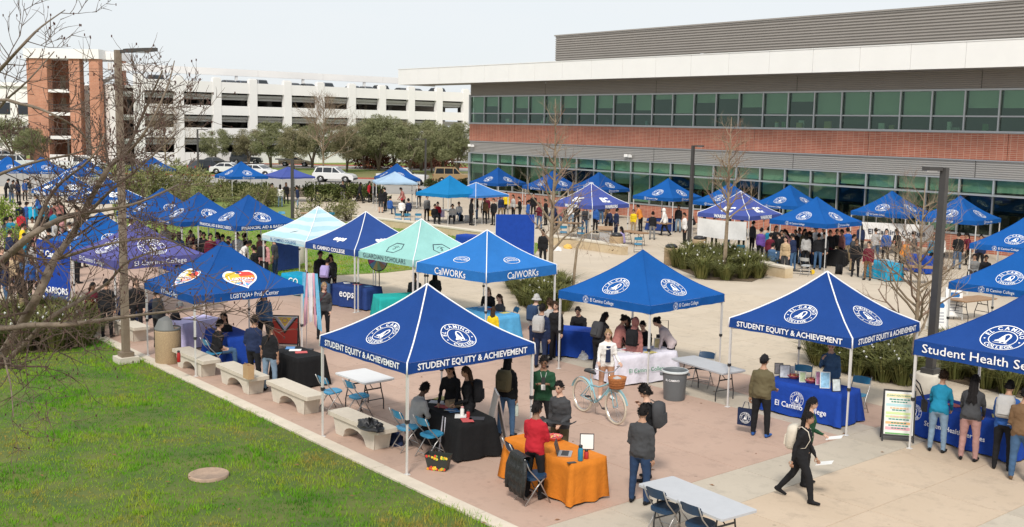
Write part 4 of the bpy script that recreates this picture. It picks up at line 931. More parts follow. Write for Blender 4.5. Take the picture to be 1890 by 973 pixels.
TENTS = [
 (-1.67, 20.88, 40.4, 1.87, ROYAL, 'equity', 'nearest royal blue canopy reading STUDENT EQUITY & ACHIEVEMENT, beside the benches', 'std', 1),
 (7.15, 23.98, 44.0, 1.87, ROYAL, 'equity', 'STUDENT EQUITY & ACHIEVEMENT canopy over the table with picture frames', 'std', 1),
 (3.40, 27.58, 44.1, 1.88, AZURE, 'seal', 'bright blue college seal canopy behind the bicycle, over a white table', 'std', 0),
 (10.25, 20.92, 42.5, 1.94, ROYAL, 'health', 'royal blue Student Health Services canopy cut off at the right edge', 'tall', 0),
 (-7.67, 28.08, 41.0, 1.82, MIDB, 'pride', 'blue LGBTQIA+ Pride Center canopy with rainbow heart emblems', 'std', 0),
 (-0.78, 32.59, 46.3, 1.82, SKYB, 'calworks', 'sky blue CalWORKs canopy with white edges', 'tall', 1),
 (-5.18, 37.49, 42.9, 1.91, NAVY, 'eops', 'slate blue canopy with eops on its roof and EL CAMINO COLLEGE on the hem', 'std', 1),
 (-3.05, 35.45, 43.4, 1.87, MINT, 'guardian', 'mint green GUARDIAN SCHOLARS canopy with black hexagon emblems', 'std', 1),
 (-7.42, 40.55, 43.3, 1.82, STRP, 'stripes', 'pale aqua and white striped canopy left of the slate blue one', 'std', 1),
 (-11.04, 44.44, 45.0, 1.95, MIDB, 'finaid', 'blue FINANCIAL AID & BASIC NEEDS canopy beside the striped aqua one', 'std', 0),
 (-13.75, 46.61, 42.0, 1.87, MIDB, 'seal', 'blue seal canopy touching the financial aid canopy on its left', 'std', 0),
 (-15.90, 48.3, 41.0, 1.92, MIDB, 'seal', 'blue seal canopy half hidden by branches, third from the striped aqua one', 'std', 0),
 (-12.17, 34.44, 45.5, 1.72, VIOL, 'violet', 'faded violet blue canopy with a large seal behind the near lamp post', 'tall', 0),
 (-14.2, 36.6, 42.0, 1.80, AZURE, 'seal', 'bright blue canopy behind the faded violet one, seen through branches', 'std', 0),
 (-26.07, 62.31, 41.4, 1.90, AZURE, 'transfer', 'blue TRANSFER CENTER canopy with white edges and oval emblems', 'std', 1),
 (-21.67, 56.90, 42.4, 1.90, MIDB, 'warriors', 'blue white edged EC WARRIORS canopy behind the near lamp post', 'std', 1),
 (-40.2, 85.0, 40.0, 1.88, AZURE, 'seal', 'blue seal canopy at the far left edge of the photo', 'std', 0),
 (-37.6, 85.2, 42.0, 1.88, AZURE, 'seal', 'blue seal canopy second from the far left edge', 'std', 0),
 (-33.6, 84.0, 44.0, 1.80, MIDB, 'seal', 'blue canopy below the brick tower, right of the far left pair', 'std', 0),
 (-31.32, 92.5, 40.0, 1.85, MIDB, 'seal', 'small far blue canopy showing between the olive shrubs', 'std', 0),
 (-21.4, 84.0, 40.0, 1.84, AZURE, 'seal', 'blue seal canopy in front of the parked white cars', 'std', 0),
 (-17.93, 85.0, 43.0, 1.90, DENIM, None, 'plain dull blue low canopy left of the white SUV', 'low', 0),
 (-9.15, 83.8, 17.0, 1.93, MIDB, 'seal', 'blue seal canopy in front of the white pickup truck', 'std', 0),
 (-8.85, 79.6, 12.0, 1.92, PALEB, None, 'small pale blue canopy in front of the pickup truck', 'low', 0),
 (-4.10, 68.75, 46.0, 1.78, TEAL, None, 'plain teal canopy on the seat wall terrace', 'std', 0),
 (-2.45, 69.6, 47.0, 1.75, PLAINB, None, 'plain light blue low canopy between the teal one and the building corner', 'low', 1),
 (-1.20, 81.5, 47.0, 1.85, MIDB, 'seal', 'blue seal canopy at the left corner of the building', 'std', 0),
 (2.77, 75.78, 41.0, 1.92, MIDB, 'seal', 'blue seal canopy along the building behind the tall bare tree', 'std', 0),
 (5.95, 74.6, 43.0, 1.93, MIDB, 'seal', 'blue seal canopy behind the white edged purple EC canopy', 'std', 0),
 (4.36, 59.97, 43.5, 1.91, DENIM, 'warriors', 'purple blue white edged EC WARRIORS canopy left of the person in yellow', 'std', 1),
 (9.65, 66.76, 46.0, 1.96, AZURE, 'seal', 'blue seal canopy by the building left of the middle lamp post', 'std', 0),
 (12.85, 63.51, 43.5, 1.90, AZURE, 'seal', 'blue seal canopy by the building right of the middle lamp post', 'std', 0),
 (11.62, 54.60, 45.5, 1.92, DENIM, 'warriors', 'white edged EC WARRIORS canopy with a white banner hung on its side', 'std', 1),
 (16.2, 62.6, 45.0, 1.90, AZURE, 'seal', 'blue seal canopy by the building behind the crowded one', 'std', 0),
 (14.35, 50.45, 42.8, 1.97, AZURE, 'seal', 'blue seal canopy crowded with people next to the white banner', 'std', 0),
 (20.28, 57.20, 46.0, 1.96, AZURE, 'seal', 'blue seal canopy by the building left of the right lamp post', 'std', 0),
 (22.73, 54.32, 45.0, 1.93, AZURE, 'seal', 'blue seal canopy by the building right of the right lamp post', 'std', 0),
 (20.33, 42.21, 45.5, 1.85, AZURE, 'seal', 'blue seal canopy at the right edge, upper of the two cut off there', 'std', 0),
 (14.99, 30.92, 42.5, 1.84, AZURE, 'seal', 'bright blue seal canopy at the right edge just above the health services canopy', 'std', 0),
]
TENTOBJ = [tent(x, y, yaw, hb, cv, kd, lb, sh, bool(pp)) for x, y, yaw, hb, cv, kd, lb, sh, pp in TENTS]
# ------------------------------------------------------------------ furniture builders
GREYT = mat('grey_table_plastic', (.46, .47, .49), .5, .04, 4); WHT = mat('white_table_plastic', (.66, .66, .66), .45, .03, 4); BRNT = mat('brown_table_laminate', (.33, .20, .11), .55, .12, 6)
CHB = mat('chair_blue_plastic', (.035, .24, .42), .45, .05, 8); CHN = mat('chair_navy_vinyl', (.012, .045, .10), .5, .08, 8); CHG = mat('chair_grey_plastic', (.45, .46, .46), .5); CHW = mat('chair_white_plastic', (.7, .7, .68), .5)
CHROME = mat('chair_tube_metal', (.42, .41, .40), .35, metal=.6)
def table_top_mesh(L_, W_, m):
    b = MB(); z = .735; pr = [(-L_ / 2 + .03, -W_ / 2), (L_ / 2 - .03, -W_ / 2), (L_ / 2, -W_ / 2 + .03), (L_ / 2, W_ / 2 - .03), (L_ / 2 - .03, W_ / 2), (-L_ / 2 + .03, W_ / 2), (-L_ / 2, W_ / 2 - .03), (-L_ / 2, -W_ / 2 + .03)]
    b.prism(pr, .035, M=Matrix.Translation((0, 0, z - .022))); b.box((0, 0, z - .035), (L_ - .1, W_ - .1, .025)); return b.mesh('table_top', m)
def leg_frame_mesh(W_):
    b = MB(); w = W_ / 2 - .1
    for s in (-1, 1): b.tube([(0, s * w * .6, .70), (.0, s * w * .75, .45), (.02, s * w, .2), (.02, s * w, .0)], .014, 6)
    b.tube([(.01, -w * .92, .25), (.01, w * .92, .25)], .012, 6); b.bar((.0, -w * .7, .5), (.0, w * .7, .5), .012, .03); b.tube([(.0, 0, .5), (.28, 0, .70)], .01, 5)
    return b.mesh('leg_frame', BLACKM)
_tt = {}
def fold_table(pos, yaw, m, label, L_=1.83, W_=.76, group='bare folding tables'):
    k = (L_, W_, m.name)
    if k not in _tt: _tt[k] = (table_top_mesh(L_, W_, m), leg_frame_mesh(W_))
    e = empty('folding_table', (pos.x, pos.y, 0), yaw); tag(e, label, 'table', group); put('table_top', _tt[k][0], e); a = put('leg_frame', _tt[k][1], e, (-L_ / 2 + .28, 0, 0)); a = put('leg_frame', _tt[k][1], e, (L_ / 2 - .28, 0, 0), pi)
    return e
def cloth_mesh(L_, W_, seed, drop=.72, flare=.05):
    b = MB(); n_ = 92; rnd = random.Random(seed); ph = [rnd.uniform(0, 6.28) for _ in range(6)]; per = []
    for (x0, y0), (x1, y1) in (((-1, -1), (1, -1)), ((1, -1), (1, 1)), ((1, 1), (-1, 1)), ((-1, 1), (-1, -1))):
        k = 30 if y0 == y1 else 16
        for i in range(k): t = i / k; per.append((x0 + (x1 - x0) * t, y0 + (y1 - y0) * t))
    n_ = len(per); rows = 6; vs = []
    for j in range(rows + 1):
        v = j / rows
        for i, (x, y) in enumerate(per):
            a = i * 2 * pi / n_; fo = (sin(i * .62 + ph[0]) + .7 * sin(i * 1.05 + ph[1]) + .5 * sin(i * .31 + ph[2])) * .020 * v ** .8; cor = (abs(x) > .93 and abs(y) > .93); out = flare * v + fo + (.05 * v if cor else 0)
            nx = (1 if x >= .999 else -1 if x <= -.999 else 0); ny = (1 if y >= .999 else -1 if y <= -.999 else 0)
            vs.append((x * L_ / 2 + nx * out, y * W_ / 2 + ny * out, .755 - (.012 if j == 0 else 0) * 0 - drop * v + (.012 * sin(i * .5 + ph[3]) if j == rows else 0)))
    b.add(vs, [((j + 1) * n_ + i, (j + 1) * n_ + (i + 1) % n_, j * n_ + (i + 1) % n_, j * n_ + i) for j in range(rows) for i in range(n_)]); b.f.append(tuple(range(n_))); b.m.append(0)
    return b
def cloth_table(pos, yaw, col, label, L_=1.83, W_=.76, seed=0, drop=.72, text=None, tside=-1, tz=.35, tsize=.14, tdx=0, sealdx=None, ink=None, group='tables under cloths', flare=.05):
    e = empty('table', (pos.x, pos.y, 0), yaw); tag(e, label, 'table', group)
    m = cloth('table_cloth_%s' % str(col), col) if not isinstance(col, bpy.types.Material) else col
    c = cloth_mesh(L_, W_, seed, drop, flare).build('tablecloth', m, e, smooth=True); c.data.polygons[len(c.data.polygons) - 1].use_smooth = False
    for s in (-1, 1): put('leg_frame', leg_frame_mesh(W_ - .1), e, (s * (L_ / 2 - .3), 0, 0), 0 if s < 0 else pi)
    if text or sealdx is not None:
        F = Flat()
        if text: F.text(text, tsize, tdx, tz, bold=.01)
        if sealdx is not None: seal(F, .17, sealdx, tz + .22 if text else tz)
        b = MB(); b.v = [(u if tside < 0 else -u, tside * (W_ / 2 + flare * (.755 - v) / drop + .05), v) for u, v in F.v]; b.f = F.f; b.m = F.m; b.build('lettering', ink or CANVASW, c)
    return e
def ends(a, b, z=.75):
    A, B = G(*a, z), G(*b, z); d = B - A; return (A + B) / 2, atan2(d.y, d.x), d.length
def chair_meshes(m, vinyl=False):
    st = MB(); pr = []
    for i in range(16):
        a = 2 * pi * i / 16; c_, s_ = cos(a), sin(a); pr.append((.20 * (abs(c_) ** .6) * (1 if c_ > 0 else -1), .20 * (abs(s_) ** .6) * (1 if s_ > 0 else -1)))
    st.prism(pr, .03 if not vinyl else .045, M=Matrix.Translation((0, .0, .43)) @ Matrix.Rotation(radians(4), 4, 'X'))
    bk = MB().grid(lambda u, v: ((u - .5) * .40, -.235 - .05 * v + .045 * (2 * u - 1) ** 2, .66 + .16 * v - .02 * (2 * u - 1) ** 4 * (1 if v > .5 else -1)), 10, 4)
    g2 = MB().grid(lambda u, v: ((.5 - u) * .40, -.25 - .05 * v + .045 * (2 * u - 1) ** 2, .66 + .16 * v - .02 * (2 * u - 1) ** 4 * (1 if v > .5 else -1)), 10, 4); bk.add(g2.v, g2.f)
    fr = []
    for s in (-1, 1):
        b = MB(); b.tube([(s * .205, -.30, .83), (s * .205, -.2, .62), (s * .21, .0, .40), (s * .21, .22, .0)], .0115, 6); fr.append(b)
        b = MB(); b.tube([(s * .185, .10, .44), (s * .185, -.04, .30), (s * .185, -.26, .0)], .0115, 6); fr.append(b)
    cross = MB().tube([(-.2, .14, .14), (.2, .14, .14)], .009, 5).tube([(-.18, -.2, .1), (.18, -.2, .1)], .009, 5)
    return st.mesh('seat', m), bk.mesh('backrest', m, True), [f.mesh('leg', CHROME, True) for f in fr], cross.mesh('stretcher', CHROME)
CHM = {k: chair_meshes(m, k == 'navy') for k, m in (('blue', CHB), ('navy', CHN), ('grey', CHG), ('white', CHW))}
def chair(px, py, face, kind, label, z=0.44, pos=None, group='folding chairs'):
    """px, py: the middle of the seat in the photo; face as for people"""
    p = pos if pos is not None else G(px, py, z); base = atan2(p.y, p.x) - pi / 2; e = empty('folding_chair', (p.x, p.y, 0), base - radians(face)); tag(e, label, 'chair', group)
    st, bk, lg, cr = CHM[kind]; put('seat', st, e); put('backrest', bk, e); put('stretcher', cr, e)
    for l_ in lg: put('leg', l_, e)
    return e
def bench_meshes():
    out = [(-.78, .36), (-.72, 0), (-.44, 0)]
    for i in range(9): a = pi - pi * i / 8; out.append((.40 * cos(a) * (1 if abs(cos(a)) < 1 else 1), .06 + .20 * sin(a)))
    out += [(.44, 0), (.72, 0), (.78, .36)]
    top = MB(); pr = [(-.93, -.24), (.93, -.24), (.95, -.22), (.95, .22), (.93, .24), (-.93, .24), (-.95, .22), (-.95, -.22)]; top.prism(pr, .085, M=Matrix.Translation((0, 0, .36)))
    b = MB(); n_ = len(out); vs = []
    for y, k in ((-.20, 1.0), (-.17, .985), (.17, .985), (.20, 1.0)): vs += [(x * k, y * (1 - .12 * (1 - z / .36)), z) for x, z in out]
    fs = [tuple(range(n_)), tuple(reversed(range(3 * n_, 4 * n_)))]
    for j in range(3): fs += [(j * n_ + i, (j + 1) * n_ + i, (j + 1) * n_ + (i + 1) % n_, j * n_ + (i + 1) % n_) for i in range(n_)]
    b.add(vs, fs); return top.mesh('seat', mat('bench_top', (.56, .50, .41), .8, .06, 5, bump=.2)), b.mesh('support', CONC)
BNM = bench_meshes()
def bench(px, py, label):
    p = G(px, py); w = p.dot(NN); e = empty('concrete_bench', (p.x, p.y, 0), PHI); put('seat', BNM[0], e); put('support', BNM[1], e); tag(e, label, 'bench', 'concrete benches along the lawn'); return e
bench(668, 812, 'concrete bench holding a crumpled black bag, nearest of the row'); bench(545, 750, 'bare concrete bench between the white folding table and the lawn'); bench(447, 715, 'concrete bench with a brown paper bag'); bench(362, 684, 'concrete bench beside the pebbled bin, below the Pride Center canopy'); bench(240, 622, 'concrete bench at the foot of the near lamp post'); bench(160, 588, 'farthest concrete bench, partly behind the left bed')
PEBB = mat('pebble_concrete', (.47, .34, .20), .9, col2=(.33, .235, .14), scale=45, detail=2, bump=.6, bscale=70); BINL = mat('bin_lid_grey', (.16, .165, .16), .6)
def stone_bin(px, py, label, h=.88, r=.33, lid=True, pebb=PEBB, lidm=BINL):
    p = G(px, py); e = empty('litter_bin', (p.x, p.y, 0), 2.4); tag(e, label, 'bin', 'concrete litter bins'); MB().lathe([(r * .96, 0), (r, .03), (r, h - .05), (r * .97, h), (r * .8, h), (r * .78, h - .08)], 24, caps=False).build('body', pebb, e, smooth=True)
    if lid:
        b = MB(); b.lathe([(r * 1.0, h + .002), (r * 1.02, h + .05), (r * .96, h + .06)], 24, caps=False)
        for i in range(16):
            a0, a1 = pi * 1.15 * i / 16 - .5, pi * 1.15 * (i + 1) / 16 - .5
            for q0, q1 in ((0, .5), (.5, .85), (.85, 1)):
                def dm(a, q): return (r * cos(a) * cos(q * pi / 2), r * sin(a) * cos(q * pi / 2), h + .05 + .3 * sin(q * pi / 2))
                b.add([dm(a0, q0), dm(a1, q0), dm(a1, q1), dm(a0, q1)], [(0, 1, 2, 3)])
        b.build('lid', lidm, e, smooth=True)
    else: MB().lathe([(r * .8, h), (r * .9, h + .08), (r * .55, h + .17), (r * .2, h + .12), (.01, h + .16)], 14, caps=False).build('bag_liner', mat('black_bag_plastic', (.02, .02, .022), .35, bump=.6, bscale=15), e, smooth=True)
    return e
stone_bin(311, 668, 'pebbled concrete bin with grey dome lid at the corner of the Pride Center canopy')
stone_bin(1137, 466, 'tan pebbled bin beside the seat wall below the EC canopy', .85, .36, False); stone_bin(1238, 488, 'tan bin with a black bag left of the middle lamp post', .8, .33, False); stone_bin(1289, 470, 'tan bin just right of the middle lamp post foot', .8, .33, False)
stone_bin(645, 364, 'cream domed bin behind the hedge below the white SUV', .9, .4, True, mat('cream_bin', (.55, .43, .28), .8), mat('cream_bin', (.55, .43, .28), .8)); stone_bin(549, 487, 'grey bin beside the WARRIORS banner', .85, .33, True, CONC)
# grey wheeled-out plastic can
p = G(1244, 736); e = empty('plastic_trash_can', (p.x, p.y, 0)); tag(e, 'large grey plastic trash can with a clear liner beside the bare grey table', 'trash can'); GRC = mat('grey_can_plastic', (.13, .145, .155), .5, .06, 6)
MB().lathe([(.24, 0), (.25, .02), (.285, .62), (.29, .64), (.31, .66), (.31, .70), (.29, .71), (.27, .66), (.24, .1)], 28, caps=False).build('body', GRC, e, smooth=True)
for s in (-1, 1): MB().box((s * .32, 0, .60), (.06, .12, .05)).build('handle', GRC, e)
MB().lathe([(.275, .60), (.30, .715), (.318, .70), (.316, .665)], 40, caps=False).build('liner', mat('clear_liner', (.55, .58, .58), .25), e, smooth=True)
F = Flat(); F.text('EL CAMINO', .045, bold=.02); b = MB(); b.v = [(.292 * sin(u / .29), -.292 * cos(u / .29), .48 + v) for u, v in F.v]; b.f = F.f; b.m = F.m; b.build('lettering', CANVASW, e, rz=-.35)
# ------------------------------------------------------------------ tables
def T(a, b, col, label, **k):
    c, y, l_ = ends(a, b); return cloth_table(c, y, col, label, L_=k.pop('L', max(1.2, min(2.3, l_))), **k)
ORNG = cloth('orange_cloth', (.60, .19, .02))
tb_or = T((955, 798), (1098, 853), ORNG, 'orange covered table with a laptop, bottles and a picture frame', W_=.78, L=1.85, seed=3, flare=.015)
c, y, l_ = ends((1205, 883), (1372, 952)); fold_table(c, y, GREYT, 'bare grey folding table at the bottom edge', L_=1.83)
c, y, l_ = ends((1250, 655), (1367, 689)); fold_table(c, y, GREYT, 'bare grey folding table behind the plastic trash can', L_=1.83)
c, y, l_ = ends((637, 680), (711, 705)); fold_table(c, y, WHT, 'bare white folding table beside two blue chairs', L_=1.22, W_=.8)
BLKC = cloth('black_cloth', (.012, .012, .013))
tb_eq = T((800, 737), (880, 776), BLKC, 'black covered table under the nearest STUDENT EQUITY canopy', L=1.85, W_=.78, seed=5)
tb_pr = T((530, 643), (572, 657), BLKC, 'black covered table under the Pride Center canopy with leaflets', L=1.25, W_=.76, seed=6)
RBL = cloth('royal_cloth', (.012, .055, .33)); NVC = cloth('navy_cloth', (.022, .05, .19)); AQC = cloth('aqua_cloth', (.01, .30, .50)); TLC = cloth('teal_cloth', (.02, .38, .36)); WCL = cloth('white_cloth', (.70, .68, .76)); LVC = cloth('lavender_cloth', (.52, .48, .72))
tb_p2 = T((402, 603), (450, 622), RBL, 'royal blue covered table facing the seated man in black', L=1.5, seed=7)
tb_p3 = T((338, 592), (374, 586), LVC, 'pale lavender covered table at the back of the Pride Center canopy', L=1.3, seed=8)
tb_st = T((1437, 694), (1568, 722), RBL, 'royal blue El Camino College table with framed pictures and candy bowls', L=1.85, W_=.8, seed=9, text='El Camino College', tz=.22, tsize=.12, sealdx=-.1)
tb_h = T((1708, 734), (1875, 777), RBL, 'royal blue Student Health Services table with visitors queuing', L=2.4, W_=.76, seed=10, text='Student Health Services', tz=.3, tsize=.10, sealdx=-.95)
tb_c = T((1128, 652), (1226, 643), WCL, 'white covered table under the canopy behind the bicycle', L=1.85, W_=.76, seed=11, text='El Camino College', tz=.32, tsize=.1, ink=mat('green_print', (.03, .25, .12), .8))
tb_c2 = T((1034, 604), (1082, 608), RBL, 'royal blue covered table of the man in the black polo shirt', L=1.3, seed=12)
tb_cw = T((878, 566), (940, 582), cloth('sky_cloth', (.10, .38, .66)), 'sky blue covered table under the CalWORKs canopy', L=1.75, seed=13)
tb_eo = T((622, 521), (692, 531), NVC, 'navy covered eops table under the slate blue canopy', L=1.75, seed=14, text='eops', tz=.38, tsize=.26)
tb_gs = T((712, 545), (754, 543), TLC, 'teal covered table under the mint canopy', L=1.4, seed=15)
tb_co = T((534, 502), (582, 509), AQC, 'aqua covered table behind the transgender flag', L=1.4, seed=16, text='CO', tz=.40, tsize=.25)
for a, b, col, lab, tx in (((310, 462), (345, 470), RBL, 'blue covered table under the middle blue seal canopy', None), ((395, 470), (430, 478), NVC, 'navy covered table under the financial aid canopy', None), ((1610, 478), (1655, 488), AQC, 'bright blue covered table with white chairs in front', None), ((1675, 468), (1725, 476), RBL, 'blue covered table behind the spreading bare tree', None), ((852, 432), (895, 436), RBL, 'blue covered table under the plain light blue canopy', None),
        ((60, 382), (85, 380), AQC, 'bright blue covered table beneath the far left canopies', None), ((1500, 458), (1560, 462), BLKC, 'black covered table under the crowded blue canopy', None), ((1200, 402), (1240, 404), NVC, 'navy covered table by the building left of the middle lamp post', None), ((170, 430), (210, 432), BLKC, 'black covered table under the EC WARRIORS canopy by the near lamp', None)):
    T(a, b, col, lab, L=1.6, seed=len(lab), text=tx)
for a, b, lab in (((1150, 424), (1192, 430), 'brown folding table beside the person in yellow'), ((1195, 408), (1235, 412), 'brown folding table against the brick base'), ((1020, 408), (1075, 412), 'brown folding table under the white edged purple EC canopy'), ((1775, 552), (1815, 548), 'brown folding table behind the white sandwich boards'), ((560, 392), (600, 392), 'brown folding table beside the plain dull blue canopy'), ((1680, 490), (1735, 493), 'brown folding table right of the spreading bare tree')):
    c, y, l_ = ends(a, b); fold_table(c, y, BRNT, lab, L_=1.7)
c, y, l_ = ends((800, 378 + 8), (830, 386)); fold_table(c, y, WHT, 'white folding table below the teal canopy', L_=1.5)
# ------------------------------------------------------------------ chairs
for px, py, f, k, lab in ((613, 722, 60, 'blue', 'blue folding chair at the left end of the bare white table'), (663, 731, 60, 'blue', 'blue folding chair at the middle of the bare white table'),
        (752, 788, 60, 'blue', 'blue folding chair behind the front leg of the nearest canopy'), (797, 801, 55, 'blue', 'empty blue folding chair left of the draped white cloth'),
        (962, 850, 70, 'navy', 'blue folding chair behind the man in red'), (985, 878, 60, 'navy', 'folding chair with a black quilted jacket over its back'),
        (1228, 938, 40, 'navy', 'dark blue folding chair at the bottom edge, left of two'), (1293, 968, 40, 'navy', 'dark blue folding chair cut off by the bottom edge'),
        (1298, 680, 200, 'navy', 'dark blue folding chair behind the bare grey table'), (396, 650, 70, 'blue', 'blue folding chair of the seated man in black'),
        (1478, 706, 190, 'blue', 'blue folding chair behind the framed pictures'), (1582, 728, 200, 'blue', 'blue folding chair at the right end of the royal blue table'), (940, 590, 250, 'blue', 'blue folding chair of the woman in grey at the CalWORKs table'),
        (1178, 450, 0, 'blue', 'blue folding chair beside the tan pebbled bin'), (1040, 428, 0, 'blue', 'blue folding chair under the purple EC canopy, left one'), (1072, 430, 0, 'blue', 'blue folding chair under the purple EC canopy, right one'), (1340, 462, 0, 'blue', 'blue folding chair below the white banner, left one'), (1367, 465, 0, 'blue', 'blue folding chair below the white banner, right one'),
        (1632, 492, 0, 'white', 'white folding chair left of the pair by the bare tree'), (1645, 494, 10, 'white', 'white folding chair right of the pair by the bare tree'), (1488, 490, 20, 'grey', 'pale grey folding chair under the crowded canopy'), (612, 402, 0, 'blue', 'blue folding chair near the domed cream bin'), (520, 402, 180, 'blue', 'blue folding chair under the plain dull blue canopy'),
        (735, 404, 0, 'blue', 'blue chair of the person in blue below the pale blue canopy'), (752, 404, 0, 'blue', 'blue chair of the person in white below the pale blue canopy'), (772, 404, 0, 'blue', 'blue chair of the person in navy below the pale blue canopy')):
    chair(px, py, f, k, lab)
# ------------------------------------------------------------------ people: posed bodies
def rx(a): return Matrix.Rotation(a, 3, 'X')
def V3(*a): return Vector(a)
POSES = {
 # lean, hips z, (arm L: upper dir, fore dir), (arm R), (leg L: thigh, shank), (leg R), head pitch, head yaw (degrees)
 'stand': (2, .93, ((-.16, .02, -1), (-.04, .16, -1)), ((.16, .02, -1), (.04, .16, -1)), ((-.06, .03, -1), (-.03, -.04, -1)), ((.06, .0, -1), (.03, -.03, -1)), 4, 0),
 'shift': (3, .925, ((-.2, -.08, -1), (.12, .5, -.7)), ((.14, -.02, -1), (.02, .22, -1)), ((-.02, .08, -1), (-.02, -.1, -1)), ((.14, -.02, -1), (.06, -.04, -1)), 8, 12),
 'phone': (4, .93, ((-.2, .12, -1), (.42, .75, .55)), ((.2, .12, -1), (-.42, .75, .55)), ((-.1, .03, -1), (-.06, -.04, -1)), ((.1, .0, -1), (.06, -.03, -1)), 18, 0),
 'cross': (2, .93, ((-.18, .25, -1), (.85, .45, .1)), ((.18, .22, -1), (-.85, .5, .22)), ((-.07, .03, -1), (-.04, -.04, -1)), ((.08, .1, -1), (.02, -.05, -1)), 4, -15),
 'reach': (16, .92, ((-.16, .5, -.9), (.08, .8, -.5)), ((.16, .5, -.9), (-.08, .8, -.5)), ((-.06, .06, -1), (-.03, -.1, -1)), ((.07, .0, -1), (.03, -.04, -1)), 22, 0),
 'bend': (34, .90, ((-.14, .62, -.8), (.1, .6, -.6)), ((.14, .62, -.8), (-.1, .6, -.6)), ((-.07, .1, -1), (-.03, -.12, -1)), ((.07, .05, -1), (.03, -.06, -1)), 16, 0),
 'walk': (5, .90, ((-.14, .32, -1), (.0, .55, -.8)), ((.14, -.36, -1), (.05, -.05, -1)), ((-.04, -.36, -1), (-.02, -.62, -.8)), ((.04, .48, -1), (.03, .12, -1)), 2, 0),
 'face': (4, .93, ((-.16, .02, -1), (-.02, .22, -1)), ((.2, .3, -.9), (-.28, .38, .95)), ((-.07, .02, -1), (-.03, -.04, -1)), ((.08, .05, -1), (.03, -.05, -1)), 20, 8),
 'hold': (3, .93, ((-.15, .05, -1), (.05, .92, -.25)), ((.16, .0, -1), (.03, .18, -1)), ((-.07, .02, -1), (-.03, -.04, -1)), ((.09, .05, -1), (.03, -.05, -1)), 10, 10),
 'carry': (2, .93, ((-.22, .0, -1), (-.1, .08, -1)), ((.16, .1, -1), (-.1, .8, -.2)), ((-.1, .02, -1), (-.04, -.03, -1)), ((.1, .04, -1), (.04, -.04, -1)), 6, -10),
 'bike': (5, .93, ((-.2, .25, -1), (-.15, .85, -.25)), ((.2, .2, -1), (.1, .85, -.2)), ((-.05, .14, -1), (-.03, -.18, -1)), ((.05, -.06, -1), (.03, -.08, -1)), 6, -18),
 'sit': (6, .52, ((-.15, .12, -1), (.2, .8, -.35)), ((.15, .12, -1), (-.2, .8, -.35)), ((-.14, 1, .02), (-.02, .04, -1)), ((.14, 1, .02), (.02, .06, -1)), 8, 0),
 'desk': (18, .52, ((-.18, .55, -.85), (.35, .9, .12)), ((.18, .55, -.85), (-.3, .95, .12)), ((-.14, 1, .02), (-.02, -.15, -1)), ((.14, 1, .02), (.02, .06, -1)), 14, 0),
 'slouch': (-8, .52, ((-.15, .2, -1), (.3, .75, -.3)), ((.15, .2, -1), (-.3, .75, -.3)), ((-.16, 1, .02), (-.05, .3, -1)), ((.16, 1, .02), (.05, .2, -1)), 6, 18),
}
